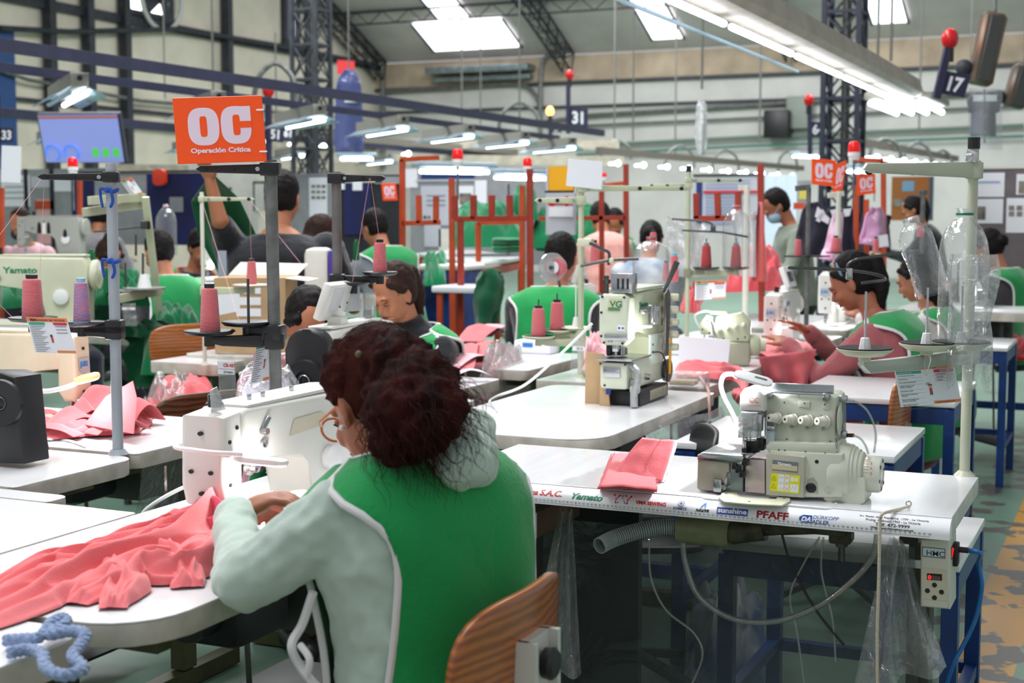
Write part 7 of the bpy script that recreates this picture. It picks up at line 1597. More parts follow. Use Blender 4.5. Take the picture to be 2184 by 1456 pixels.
        if not mask: m_=MB(); m_.ell(h(.0935,0,-.0565),(.005*hs,.021*hs,.0045*hs),HR,n=14,m=8); m_.ell(h(.0925,0,-.0645),(.006*hs,.018*hs,.005*hs),HR,n=14,m=8); m_.obj('lips',LIPS,t)
    if mask:
        m_=MB(); m_.ell(h(.052,0,-.045),(.060*hs,.062*hs,.052*hs),HR,n=20,m=12); m_.obj('face_mask',mask,t)
        for s in(-1,1): m_=MB(); m_.tube([h(.05,s*.058,-.02),h(.02,s*.074,-.005),h(-.015,s*.082,.0)],.0025*hs,6); m_.obj('mask_strap',mask,t)
    return t,h,Mi,T,cen
MINT=cloth('mint_hoodie',(192,210,198),sheen=.5,bump=.1)
BLKT=cloth('black_knit',(28,29,34)); MAUVE=cloth('mauve_knit',(166,92,96)); MAROON=cloth('maroon_trousers',(84,18,30)); NAVYC=cloth('navy_trousers',(30,34,60))
# ---- foreground woman
W=lambda px,py,D:(tuple(at(px,py,D)),True)
eL=at(522,1238,2.30); wL=at(500,1100,2.56); wR=at(640,1085,2.72); eR=at(800,1150,2.62)
fw,fh,fMi,fT,fc=person('woman with dark red curly hair, glasses, mint hoodie and green vest sewing in the foreground',(-1.075,2.10),163,hipz=.46,lean=9,bow=1.4,head=(28,-9),hcw=at(806,812,2.42),hands=((tuple(wL),True),(tuple(wR),True)),elbows=(eL,eR),
    shirt=MINT,vest=VEST,trousers=cloth('black_trousers',(22,22,26)),hair='updo',hm=HAIRR,skin=SKIN2,wr=.026,hdir=((.55,.35,.30),(-.75,.3,.1)),vox=.0065,wide=1.06,curl=.75,tors=.53,vestw=1.05,k=1.02,
    extra=[(at(960,945,2.32),(.065,.055,.045)),(at(985,995,2.29),(.050,.05,.042)),(at(1008,930,2.36),(.038,.05,.05)),(at(920,960,2.34),(.06,.05,.04)),(at(870,960,2.36),(.06,.05,.035)),(at(1015,985,2.31),(.03,.04,.05))])
HR_=MB()
for (px,py,D,r) in((800,780,2.42,.07),(850,790,2.36,.066),(895,830,2.3,.068),(930,870,2.25,.052),(870,880,2.27,.072),(848,868,2.31,.06),(900,915,2.24,.050),(850,940,2.27,.045),(965,868,2.25,.026),(870,965,2.27,.026),(770,800,2.42,.07)):
    HR_.ell(fMi@at(px,py,D),(r,r,r),n=14,m=10)
o=HR_.obj('ponytail',HAIRR,fw); remesh(o,.009,.030,TX2,1)
rs=random.Random(11); ST=MB()
tie_=at(780,770,2.40)
for i in range(950):
    a=rs.uniform(0,1); c=at(*[(885,835,2.30),(915,875,2.25),(870,900,2.27),(865,880,2.3)][i%4]); d=V((rs.gauss(0,1),rs.gauss(0,1),rs.gauss(0,1))).normalized(); r=rs.uniform(.05,.092)
    s0=c+d*r*.8; st=(d*.35+(c-tie_).normalized()*.8+V((0,0,-.55))).normalized(); L=rs.uniform(.03,.085); wob=rs.uniform(0,6)
    pts=[]
    for j in range(7): tt=j/6; pts.append(fMi@(s0+st*L*tt+d*.012*sin(3*tt)+RT*.006*sin(7*tt+wob)+V((0,0,.005*cos(6*tt+wob)-.012*tt*tt))))
    ST.tube(pts,[.0006,.0006,.0006,.0005,.0004,.0003,.0002],3,cap=False)
for i in range(160):
    c=at(806,812,2.42); d=V((rs.gauss(0,1),rs.gauss(0,1),abs(rs.gauss(0,1)))).normalized(); s0=c+d*V((.105,.105,.10)).x*.93; st=(RT*.8+V((0,0,.1))+d*.25).normalized(); L=rs.uniform(.02,.05)
    ST.tube([fMi@(s0+st*L*(j/4)+d*.004*sin(j)) for j in range(5)],[.0005,.0005,.0004,.0003,.0002],3,cap=False)
for (a,b) in((( 890,940),(985,1040)),((840,960),(850,1010)),((910,950),(1000,985)),((930,900),(1010,905)),((880,960),(960,1010))):
    p=at(*a,2.28);q=at(*b,2.2); ST.tube([fMi@(p.lerp(q,j/8)+V((0,0,.012*sin(j*.9)))) for j in range(9)],[.0012,.0012,.0011,.001,.0009,.0008,.0006,.0005,.0003],4,cap=False)
o=ST.obj('hair_strands',HAIRR,fw); o['kind']='stuff'
m_=MB(); GLS=mat('amber_frame',(214,120,60),rough=.2)
for s in(1,-1):
    m_.tube([fh(.104,s*.032+.026*cos(a),-.004+.022*sin(a)) for a in[2*PI*i/20 for i in range(20)]],.0022,6,closed=True); m_.tube([fh(.102,s*.058,.004),fh(.07,s*.078,.004),fh(.0,s*.083,.004),fh(-.02,s*.08,-.01)],.0022,6)
m_.tube([fh(.105,-.008,0),fh(.109,0,.003),fh(.105,.008,0)],.002,6); m_.obj('glasses',GLS,fw)
m_=MB()
for s in(1,-1): m_.ell(fh(-.004,s*.087,-.036),.005); 
m_.obj('earring',mat('pearl',(235,225,215),rough=.15),fw)
m_=MB(); m_.ell(fMi@at(765,755,2.33),.006); m_.obj('hair_tie',mat('olive_tie',(96,92,60)),fw)
m_=MB(); m_.tube(spline([fMi@at(668,1262,2.25),fMi@at(645,1330,2.25),fMi@at(622,1375,2.22),fMi@at(640,1420,2.22),fMi@at(680,1470,2.2)],6),.0075,8); m_.tube(spline([fMi@at(640,1375,2.22),fMi@at(660,1405,2.2),fMi@at(655,1440,2.2)],6),.006,8); m_.obj('vest_tie',PIPE,fw)
# ---- woman 3 black turtleneck
def P(lab,px,py_head,D,yaw,**kw):
    """seated or standing person whose head top is at this pixel"""
    q=at(px,py_head,D); kw.setdefault('k',1.0); seated=kw.get('seated',True); lean=kw.get('lean',12)
    tors=kw.get('tors',.50); k=kw['k']; 
    ztop=q.z; hip=ztop-(tors*cos(R(lean))+.30)*k
    kw['hipz']=hip if seated else hip
    off=(tors*sin(R(lean))+.06)*k; y=R(yaw)
    return person(lab,(q.x-cos(y)*off,q.y-sin(y)*off),yaw,**kw)
w3=P('woman in a black turtleneck and green vest looking down at her sewing, dark ponytail',848,545,5.75,250,lean=12,head=(28,4),shirt=BLKT,vest=VEST,collar=.1,hair='pony',hm=HAIRBR,vox=.008,wide=1.08,hands=((.40,.14,.78),(.40,-.12,.78)),neckline=.10)
w2=P('woman with earring bent low behind the tilted display box, green vest and pink top',655,587,4.75,-38,lean=14,head=(38,-10),shirt=cloth('pink_top',(232,150,176)),vest=VEST,hair='lowbun',vox=.008,hands=((.38,.1,.78),(.38,-.1,.78)))
m_=MB(); m_.ell(w2[1](-.004,-.086,-.04),.006); m_.obj('earring',mat('gold',(210,170,80),rough=.2,metal=1),w2[0])
w5=P('woman in mauve sleeves and green vest feeding pink fabric at the right, hair clipped back',1838,522,6.2,180-4,lean=17,head=(30,6),shirt=MAUVE,vest=VEST,trousers=MAROON,hair='pony',vox=.008,wide=1.12,hands=((.50,.10,.82),(.47,-.12,.86)),curl=.15,k=1.04,skin=SKIN2)
m_=MB(); m_.tube([w5[1](.01+.0*a,.08*cos(a),.045+.075*sin(a)) for a in[PI*i/14 for i in range(15)]],.006,6); m_.obj('hair_clip',mat('blue_grey_clip',(120,140,170),rough=.2),w5[0])
w6=P('woman in a white sleeved top with green vest, behind the mauve sleeved woman',1962,535,7.4,180-10,lean=10,head=(25,0),shirt=cloth('white_top',(216,208,206)),vest=VEST,hair='long',vox=.010,hands=((.42,.1,.85),(.42,-.1,.85)))
w7=P('seated woman with black hair and green vest at the right photo edge',2118,478,9.2,160,lean=14,head=(30,0),shirt=cloth('grey_dark_top',(70,66,70)),vest=VESTD,hair='lowbun',far=True,vox=.010,hands=((.4,.1,.9),(.4,-.1,.9)))
w4=P('man with short black hair seen from behind in a green vest at centre',1192,488,7.0,106,lean=13,head=(22,-14),shirt=cloth('charcoal_knit',(50,50,56)),vest=VEST,hair='short',vox=.009,wide=1.2,hands=((.42,.1,.82),(.42,-.1,.82)),skin=SKIN2)
w8=P('standing man with blue face mask and grey green jacket, right of the orange post',1668,390,10.2,-150,seated=False,lean=8,head=(42,0),shirt=cloth('grey_green_jacket',(126,136,122)),hair='short',mask=mat('blue_mask',(160,188,214),rough=.7),far=True,vox=.010,hands=((.36,.16,1.02),(.36,-.1,1.02)),trousers=cloth('black_trousers',()),skin=SKIN2)
w9=P('woman in black with pink apron straps standing in profile at right background',1955,411,13,190,seated=False,lean=14,head=(30,0),shirt=BLKT,vest=None,hair='pony',far=True,vox=.011,hands=((.46,.1,1.05),(.46,-.1,1.05)))
w10=P('standing man in a black t shirt seen from behind, right of the OC board pole',603,360,7.2,108,seated=False,lean=4,head=(12,-8),shirt=cloth('black_tshirt',(30,31,37)),sleeve=.3,hair='short',vox=.009,wide=1.36,k=1.1,hands=((tuple(at(448,385,6.9)),True),(.3,-.28,1.0)),elbows=(at(468,468,6.95),None),skin=SKIN,trousers=NAVYC)
w11=P('person in a bright blue sweater with brown hair bending behind the black t shirt man',668,442,8.0,60,lean=28,head=(30,-10),shirt=cloth('blue_sweater',(36,104,196)),hair='long',hm=HAIRBR,far=True,vox=.010,wide=1.15,hands=((.4,.1,.8),(.4,-.1,.8)))
w12=P('seated man in green vest over a grey shirt, right of the rusty pole',806,436,9.4,150,lean=16,head=(30,10),shirt=cloth('grey_shirt',(140,144,152)),vest=VESTD,hair='short',far=True,vox=.010,wide=1.1,hands=((.4,.1,.85),(.4,-.1,.85)))
w13=P('person in a pale pink shirt bending at the dark orange rack, centre right',1283,418,11,125,seated=False,lean=22,head=(35,0),shirt=cloth('pale_pink_shirt',(232,170,160)),hair='short',far=True,vox=.012,k=1.0,hands=((.4,.1,1.0),(.4,-.1,1.0)))
w14=P('dark haired person in green vest right of the pale pink shirt',1312,430,11.6,-60,seated=False,lean=20,head=(45,-10),shirt=cloth('stripe_grey',(150,160,160)),vest=VESTD,hair='lowbun',far=True,vox=.012,hands=((.4,.1,.95),(.4,-.1,.95)))
w15=P('person with dark hair in a white and blue sweater behind the rear cream stand',1388,462,9.7,100,lean=14,head=(30,0),shirt=mat('white_blue_sweater',(220,222,226),rough=.9,col2=(96,122,150),vscale=4),hair='lowbun',far=True,vox=.012,wide=1.2,hands=((.4,.1,.9),(.4,-.1,.9)))
w16=P('seated man in green vest with white piping and black sleeves at left',342,482,8.0,150,lean=16,head=(24,6),shirt=BLKT,vest=VESTD,hair='short',vox=.009,wide=1.1,hands=((.45,.12,.85),(.45,-.12,.85)),curl=.4)
w17=P('woman in green vest with red collar trim behind the seated man at left',425,478,9.2,-20,lean=12,head=(30,-6),shirt=cloth('navy_top',(30,36,56)),vest=VESTD,hair='pony',far=True,vox=.010,hands=((.4,.1,.9),(.4,-.1,.9)),piping=cloth('red_trim',(214,60,40)))
w18=P('woman with brown hair bun bending over dark green fabric behind the pale grey pole',222,490,8.9,-25,lean=26,head=(40,0),shirt=cloth('dark_green_top',(18,84,56)),hair='bun',hm=HAIRBR,far=True,vox=.010,hands=((.36,.1,.9),(.36,-.1,.9)))
w19=P('person in a grey hoodie turned away behind the woman with the bun',212,425,12,100,seated=False,lean=14,head=(20,0),shirt=cloth('grey_hoodie',(134,132,136)),hair='short',far=True,vox=.012,wide=1.2,hands=((.3,.2,1.0),(.3,-.2,1.0)))
w20=P('woman with black face mask and pale pink top at the far left',45,438,10.9,-75,lean=12,head=(26,0),shirt=cloth('pale_pink_tee',(238,196,204)),sleeve=.3,hair='short',hm=HAIRBR,mask=mat('black_mask',(30,30,34),rough=.8),far=True,vox=.010,hands=((.36,.16,.85),(.36,-.12,.85)))
# green cloth held up by the standing man
m_=MB()
c=[at(425,395,7.0),at(462,370,6.8),at(560,560,7.3),at(455,620,7.4)]
cl=[at(455,375,6.95),at(520,435,7.05),at(560,640,7.2),at(500,700,7.2),at(470,600,7.2),at(425,480,7.1),at(415,420,7.1)]
def gc(u,v):
    L_=[at(446,378,6.9),at(408,430,7.15),at(420,500,7.2),at(462,580,7.25),at(478,700,7.25)]; R_=[at(456,372,6.9),at(512,425,7.1),at(548,500,7.2),at(560,590,7.15),at(562,700,7.25)]
    x=v*4; i=min(int(x),3); f=x-i; a=L_[i].lerp(L_[i+1],f); b=R_[i].lerp(R_[i+1],f); return a.lerp(b,u)+FW*(.035*sin(11*u+1.5*v)*v+.02*noise.noise(V((u*3,v*3,2))))
m_.grid(gc,44,50); o=m_.obj('green_cloth',cloth('green_cloth_dark',(8,92,52)),label='large dark green cloth held up by the man in the black t shirt',cat='cloth'); solid(o,.004,0)
# ================================================================ CHAIRS
def chair(lab,loc,rz,wood=WOODC,top=.84,w=.40,hgt=.30,brk=True,base=True,seatz=.46,tilt=4):
    t=thing('work_chair',lab,'chair',(loc[0],loc[1],0),R(rz))
    def fn(u,v): y=(u-.5)*w; return V((-.02-.035*(1-(2*u-1)**2)-.012*v*tilt/4,y,top-hgt+v*hgt))
    # rounded outline
    def fo(u,v):
        a=2*u-1; b=2*v-1; m2=max(abs(a),abs(b)); l=(abs(a)**4+abs(b)**4)**.25 or 1; s=m2/l if l else 1; a*=s;b*=s
        return fn((a+1)/2,(b+1)/2)
    m_=MB(); m_.grid(fo,26,20); o=m_.obj('backrest',wood,t); solid(o,.012,0)
    if brk:
        m_=MB(); m_.box(-.085,-.065,-.045,.045,top-hgt-.12,top-hgt*.24); m_.box(-.1,-.065,-.05,-.038,top-hgt-.12,top-hgt*.24); m_.box(-.1,-.065,.038,.05,top-hgt-.12,top-hgt*.24); m_.bar((-.08,0,top-hgt-.1),(-.06,0,seatz-.04),.05,.012); m_.bar((-.06,0,seatz-.05),(.15,0,seatz-.05),.06,.012); m_.obj('back_bracket',mat('bracket_white',(214,214,208),rough=.4,metal=.2),t)
        m_=MB(); m_.lathe([(.012,0),(.024,.006),(.026,.02),(.02,.026),(0,.027)],(-.088,0,top-hgt*.38),(-1,0,0),n=12); m_.obj('knob',BLK,t)
        m_=MB()
        for z in(top-hgt*.5,top-hgt*.8): m_.cyl((-.088,.03,z),(-.086,.03,z),.005,n=8)
        m_.obj('rivets',mat('rust',(110,60,40)),t)
    m_=MB(); m_.slab(rrect(.38,.40,.06,5,x0=-.02,y0=-.2),(0,0,seatz-.018),(1,0,0),(0,1,0),.018,.006); m_.obj('seat',wood,t)
    m_=MB(); m_.cyl((.17,0,.1),(.17,0,seatz-.03),.025,n=14); m_.obj('gas_post',BLK,t)
    for k in range(4):
        a=k*PI/2+PI/4; m_=MB(); m_.bar((.17,0,.1),(.17+.26*cos(a),.26*sin(a),.03),.035,.025); m_.cyl((.17+.26*cos(a),.26*sin(a),0),(.17+.26*cos(a),.26*sin(a),.03),.018,n=10); m_.obj('leg',DARKT,t)
    return t
chair('teak backed work chair of the foreground woman, grey bracket and black knob behind',(-.918,1.965),180,top=.828)
q=at(1900,850,5.05); chair('teak backed chair of the mauve sleeved woman, beside the hanging rules card',(q.x,q.y),180,top=at(1900,793,5.05).z,w=.36,hgt=.30,brk=False)
q=at(1475,930,4.15); chair('black plastic backed chair behind the pink stack',(q.x,q.y),205,wood=BLK,top=at(1475,912,4.15).z,w=.42,hgt=.22,brk=False)
q=at(425,860,4.9); chair('teak chair back with steel edge in front of the bagged pink pieces at left',(q.x,q.y),160,wood=mat('teak_dark',(120,78,44),rough=.3,kind='wood',vscale=14,col2=(66,38,20),stretch=(.35,.35,1.2)),top=at(425,832,4.9).z,w=.40,hgt=.2,brk=False)
q=at(405,715,6.6); chair('orange brown chair back behind the seated man in green vest at left',(q.x,q.y),150,top=at(405,688,6.6).z,w=.42,hgt=.2,brk=False)
# ================================================================ BACKGROUND PARTITIONS, BOARDS, GARMENTS
def panel(name,lab,cat,px,D,m,th=.04,parts=None,legs=False):
    """upright flat board facing the photographer's side: px = (x0,y0,x1,y1)"""
    x0,y0,x1,y1=px; c=at((x0+x1)/2,728,D); Y=c.y
    a=ony(x0,y1,Y); b=ony(x1,y0,Y); t=thing(name,lab,cat,(a.x,Y,0))
    m_=MB(); m_.box(0,b.x-a.x,0,th,a.z,b.z); m_.obj('board',m,t)
    if legs or a.z>.0:
        for x in(0.02,b.x-a.x-.02):
            if legs: m_=MB(); m_.box(x-.02,x+.02,.0,.03,0,a.z); m_.obj('leg',GALV,t)
    for pt in parts or []:
        nm,q,mm=pt[:3]; e=.004*(pt[3] if len(pt)>3 else 1); c0=ony(q[0],q[3],Y-e)-V((a.x,Y,0)); c1=ony(q[2],q[1],Y-e)-V((a.x,Y,0)); m_=MB(); m_.box(c0.x,c1.x,-e,-e+.003,c0.z,c1.z); m_.obj(nm,mm,t)
    return t
GP=mat('partition_grey',(150,152,156),rough=.6,var=.08); GP2=mat('partition_light',(222,218,210),rough=.6,var=.05); NB=mat('board_mauve_grey',(112,102,106),rough=.6,var=.1)
LPO=mat('poster_white',(232,232,238),rough=.4); LGR=mat('poster_grey',(190,192,202)); DPIC=mat('poster_photo',(78,76,74),col2=(150,140,128),vscale=9,rough=.4); CURT=mat('blue_curtain',(28,36,98),rough=.8,var=.3,vscale=3); DRK=mat('shelf_dark',(40,40,46),rough=.7,var=.3,vscale=3)
def lines(x0,y0,x1,n,dy,m,nm='text_line',h=2.2,e=2,step=0): return [(nm,(x0,y0+i*dy,x1-(step if i%3==2 else 0),y0+i*dy+h),m,e) for i in range(n)]
panel('partition','grey partition with posters at the far left behind the masked woman','partition',(-30,358,240,560),14,GP,parts=[('poster',(4,373,62,440),LPO),('poster',(66,376,110,400),LGR),('poster',(116,372,152,408),LPO),('panel_joint',(55,360,58,540),DRK,2),('panel_joint',(110,360,113,540),DRK,2),('poster',(80,425,112,520),mat('poster_pink',(225,170,170)),1),('orange_heading',(74,428,114,446),ORNG,2)]+lines(10,385,52,4,12,GRYP))
panel('curtain','dark blue curtain wall behind the people at left','curtain',(155,368,435,520),12.6,CURT,parts=[('grey_locker',(205,372,312,520),GP,2),('curtain_rail',(155,362,440,371),DRK,3),('poster',(362,420,390,452),GP,2)])
panel('partition','white partition behind the raised arm of the standing man','partition',(405,322,548,520),13.5,GP2,parts=[('metal_frame',(540,386,566,450),GALV),('frame_field',(544,392,563,450),GP2,2),('black_dot',(486,400,494,405),BLKP,2)])
panel('notice_board','grey notice board with photo sheet right of the standing man head','notice board',(612,372,720,640),13,GP,parts=[('poster',(660,378,697,470),LPO)]+[('photo',(664+k%3*11,394+k//3*12,672+k%3*11,400+k//3*12),DPIC,2) for k in range(9)]+[('shelf_edge',(612,370,720,375),STEEL,2)])
panel('shelf_unit','dark shelf bay with navy garments right of the rusty pole','shelf',(720,372,858,560),12.8,DRK,parts=[('navy_garment',(735,378,790,500),CURT,4),('white_tag',(722,380,735,404),PAPER,6),('price_tag',(752,384,772,406),PAPER,6),('shelf_edge',(720,384,815,390),GREENCREAM,5),('green_board',(800,376,860,392),GP,5)])
panel('partition','grey partition with posters behind the orange racks at centre','partition',(876,356,1190,560),13.4,GP,parts=[('white_head_band',(856,360,890,400),LPO),('navy_band',(898,370,1012,381),mat('navy_band',(24,52,110)),2),('frame_bar',(886,382,1012,387),LGR,3),('poster',(898,396,958,480),LGR,2),('poster',(974,396,1010,464),LPO,2),('photo',(980,412,1005,436),DPIC,3),('hanging_paper',(1013,384,1038,466),LPO,4),('poster',(905,480,940,526),LGR,2),('shelf_cupboard',(936,488,970,560),GP2,2),('panel_joint',(1083,392,1086,560),DRK,2)]+lines(910,416,950,3,10,GRYP,e=3)+[('photo',(903+k*9,460,909+k*9,466),DPIC,3) for k in range(2)])
panel('poster_board','yellow board beside the paper sheet of the centre stand','board',(1167,354,1222,408),9.2,mat('yellow_board',(240,172,20),rough=.5),th=.03,parts=[('dark_frame',(1162,406,1224,411),BLKP,2),('left_edge',(1164,354,1169,408),LGR,2)])
panel('poster_board','white poster with red bars below the yellow board','board',(1164,411,1226,500),9.6,LGR,th=.03,parts=[('red_bar',(1172,424,1182,462),REDP),('red_bar',(1205,418,1212,462),REDP),('red_bar',(1168,428,1222,436),REDP,2),('poster',(1170,440,1222,462),LPO,3)])
panel('planning_board','white planning board with rows of entries left of the masked standing man','board',(1470,370,1626,500),12.8,LGR,parts=[('dark_rail',(1478,370,1628,376),BLKP,3),('blue_side',(1484,388,1498,480),mat('navy_band',()),2),('red_row',(1500,406,1625,412),REDP,4)]+lines(1504,384,1600,14,7,mat('faded_blue',(140,160,205)),h=2,e=2,step=18))
panel('window_board','bright bluish panel behind the masked standing man','window',(1630,372,1700,560),14.5,mat('bright_blue_panel',(205,220,235),rough=.3,emit=.25,ecol=(215,232,255)),parts=[('mullion',(1652,372,1654,480),LGR),('mullion',(1676,372,1678,480),LGR)])
panel('warning_poster','greenish grey panel with small yellow sign behind the hanging aprons','poster',(1700,385,1728,440),12.5,GP,parts=[('yellow_sign',(1704,405,1720,425),mat('poster_yellow',(205,190,90))),('orange_ribbon',(1692,432,1716,446),ORNG,3)],th=.03)
panel('notice_board','orange brown board with blue picture behind the front stand arm','board',(1900,376,1990,470),17,mat('brown_board',(160,96,44),rough=.6),parts=[('blue_picture',(1984-60,386,1984-34,408),mat('sky_pic',(120,160,190))),('grey_edge',(2020-40,376,2032-40,470),mat('slate',(70,80,96)),2),('clutter_band',(1905,424,1976,440),DPIC,2)])
panel('notice_board','large mauve grey notice board with white posters at the right photo edge','notice board',(2058,358,2260,620),10.2,NB,parts=[('top_rail',(2058,352,2260,360),GP2,2),('poster',(2064,368,2143,420),LPO),('blue_line',(2075,386,2133,390),mat('faded_blue',()),2),('poster',(2064,424,2140,476),LPO),('photo',(2064,440,2102,468),DPIC,2),('poster',(2167,370,2260,415),LPO),('photo',(2172,386,2200,412),DPIC,2),('poster',(2145,422,2260,496),LPO)]+[('photo',(2151+k%3*17,438+k//3*13,2163+k%3*17,448+k//3*13),DPIC,2) for k in range(6)])
for k,(y,x0,x1,lab) in enumerate(((296,560,1320,'upper'),(330,700,1330,'middle'),(352,240,700,'lower left'))):
    a=at(x0,y+8,24);b=at(x1,y+14,24); m_=MB(); m_.bar(a,b,.12,.16); m_.obj('wall_beam',mat('beige_beam',(176,168,152),rough=.6,var=.15),label=lab+' grey beige beam in front of the back wall',cat='beam')
# red cabinet on the white partition
q=at(337,378,12.4); m_=MB(); m_.slab(rrect(.12,.14,.03,5,x0=-.06,y0=-.07),q,(1,0,0),(0,0,1),-.05,.01); m_.obj('extinguisher_cover',mat('cover_red',(226,60,30),rough=.4),label='orange red rounded cover on the partition at left',cat='cover')
sheetof('wall_sign','red square sign with pale rings on the left wall above the blue jacket','sign',[(719,158),(756,160),(756,130),(719,128)],[24]*4,REDP)
sheetof('paper_sheet','white paper hanging at the left photo edge below number 33','paper',[(2,388),(44,390),(46,312),(4,310)],8.8,PAPER)
# hanging dashboard screen
p=[at(98,346,13.4),at(265,346,13.2),at(246,246,13.0),at(80,246,13.2)]
t=thing('hanging_screen','large lit violet dashboard screen hanging tilted at upper left','screen',(0,0,0))
ux=p[1]-p[0]; uy=p[3]-p[0]; n_=ux.cross(uy).normalized(); WW=ux.length;HH=uy.length; u=ux.normalized(); 
def sq(a,b,c,d,e,m,nm,th=.001): m_=MB(); f=[p[0]+ux*x+uy*y+n_*e for x,y in((a,b),(c,b),(c,d),(a,d))]; m_.add(f+[q-n_*th for q in f],[(0,1,2,3),(7,6,5,4),(0,4,5,1),(1,5,6,2),(2,6,7,3),(3,7,4,0)],False); return m_.obj(nm,m,t)
sq(-.02,-.02,1.02,1.02,-.01,mat('screen_frame',(60,60,72)),'frame',.05); sq(0,0,1,1,.0,mat('screen_lit',(150,160,225),emit=.42,ecol=(150,165,240)),'screen_face'); sq(0,.93,1,.98,.004,mat('screen_orange',(190,110,70),emit=.3),'top_bar')
for k in range(3): sq(.62+.13*k,.12,.70+.13*k,.3,.004,mat('screen_green',(90,200,90),emit=.6,ecol=(80,200,90)),'green_tile')
for k in(.12,.36):
    m_=MB(); c=p[0]+ux*k+uy*.22; m_.tube([c+u*(.075*cos(a))+uy.normalized()*(.075*sin(a))+n_*.01 for a in[PI*1.5*i/14-1.2 for i in range(15)]],.012,5); m_.obj('ring_gauge',mat('screen_blue',(110,150,235),emit=.5,ecol=(90,140,240)),t)
# hanging garments
def hang(lab,px,D,m,name='hanging_garment',thick=.05,cover=None,ph=7,parts=None):
    """outline px polygon given as left edge and right edge lists top to bottom"""
    Ls,Rs=px; t=thing(name,lab,'hanging garment',(0,0,0))
    def fn(u,v,o=0):
        x=v*(len(Ls)-1); i=min(int(x),len(Ls)-2); f=x-i; a=at(*Ls[i],D).lerp(at(*Ls[i+1],D),f); b=at(*Rs[i],D).lerp(at(*Rs[i+1],D),f)
        return a.lerp(b,u)+FW*(o+thick*.5*sin(ph*u+2*v)*(.3+v)+thick*.4*noise.noise(V((u*3,v*4,D))))
    m_=MB(); m_.grid(lambda u,v:fn(u,v,0),26,30); o=m_.obj('garment_body',m,t); solid(o,thick*.5,0)
    if cover: m_=MB(); m_.grid(lambda u,v:fn(u*1.12-.06,v,-thick*1.1),22,24); m_.obj('plastic_cover',cover,t)
    for pt in parts or []:
        nm,q,mm=pt; f=[at(x,y,D-thick*1.6) for x,y in q]; n_=len(f); m_=MB(); m_.add(f+[z+FW*.004 for z in f],[tuple(range(n_)),tuple(range(n_,2*n_))[::-1]]+[(i,(i+1)%n_,n_+(i+1)%n_,n_+i) for i in range(n_)],False); m_.obj(nm,mm,t)
    return t
WB=film('garment_cover',tint=(252,252,254),base=.03,edge=.35,milky=.06,crinkle=1,scale=8)
hang('royal blue jacket in a clear cover hanging beside the left lattice tower',([(735,148),(722,165),(716,190),(712,300),(716,325)],[(752,148),(765,165),(771,190),(775,300),(772,325)]),16,mat('jacket_blue',(36,56,130),rough=.8),cover=WB,parts=[('white_label',[(735,218),(770,218),(770,204),(735,204)],PAPER)])
hang('grey t shirt in a clear cover hanging below the ceiling heater at upper right',([(2082,196),(2064,212),(2066,236),(2074,240),(2074,290)],[(2118,196),(2134,212),(2132,236),(2126,240),(2124,290)]),11,mat('tshirt_grey',(74,76,90),rough=.8),cover=None,parts=[('white_label',[(2076,216),(2126,216),(2126,202),(2076,202)],PAPER),('dark_ruler',[(2098,305),(2102,305),(2102,190),(2098,190)],BLKP)])
m_=MB(); m_.grid(lambda u,v: bil([at(2064,318,10.8),at(2140,320,10.8),at(2140,190,10.8),at(2066,188,10.8)],u,v)+FW*.02*sin(8*u),14,14); m_.obj('clear_cover',film('white_cover',base=.05,edge=.2,milky=.2,crinkle=.6),label='pale clear cover around the hanging grey t shirt',cat='plastic cover')
hang('narrow whitish plastic bag hanging on a rod in front of the back wall',([(1494,210),(1486,225),(1483,300),(1488,330)],[(1497,210),(1507,225),(1509,300),(1502,330)]),12,film('white_bag',()),name='hanging_bag',thick=.03)
NAVA=mat('apron_navy',(38,38,56),rough=.8)
hang('navy apron with white straps hanging left of the lattice tower foot',([(1722,432),(1712,450),(1702,500),(1700,545)],[(1740,432),(1762,455),(1768,500),(1752,545)]),9,NAVA,parts=[('white_strap',[(1738,462),(1766,478),(1770,466),(1744,440)],PAPER),('white_strap',[(1740,470),(1748,474),(1760,454),(1754,446)],PAPER)])
hang('navy apron with white straps hanging right of the cream slim stand',([(1772,440),(1766,450),(1764,500),(1772,545)],[(1812,440),(1818,450),(1820,500),(1826,545)]),9.2,NAVA,parts=[('white_strap',[(1770,448),(1776,462),(1790,462),(1795,444)],PAPER),('white_strap',[(1798,446),(1802,462),(1812,460),(1816,444)],PAPER)])
hang('pink and white checked apron hanging between the two navy ones',([(1778,452),(1772,480),(1762,530),(1748,552)],[(1796,452),(1796,480),(1797,530),(1797,556)]),8.6,mat('apron_pinkwhite',(214,150,190),rough=.8,col2=(230,222,232),vscale=9))
hang('pink lilac apron in a clear cover hanging right of the orange frame',([(1858,442),(1848,460),(1840,500),(1834,520)],[(1876,442),(1884,460),(1892,500),(1897,528)]),9,mat('apron_lilac',(214,152,196),rough=.8,var=.15),cover=WB,parts=[('white_card',[(1874,528),(1896,524),(1893,500),(1872,502)],PAPER)])
hang('small navy cloth hanging behind the lilac apron',([(1842,452),(1838,480),(1838,535)],[(1900,460),(1898,480),(1899,535)]),9.8,NAVA)
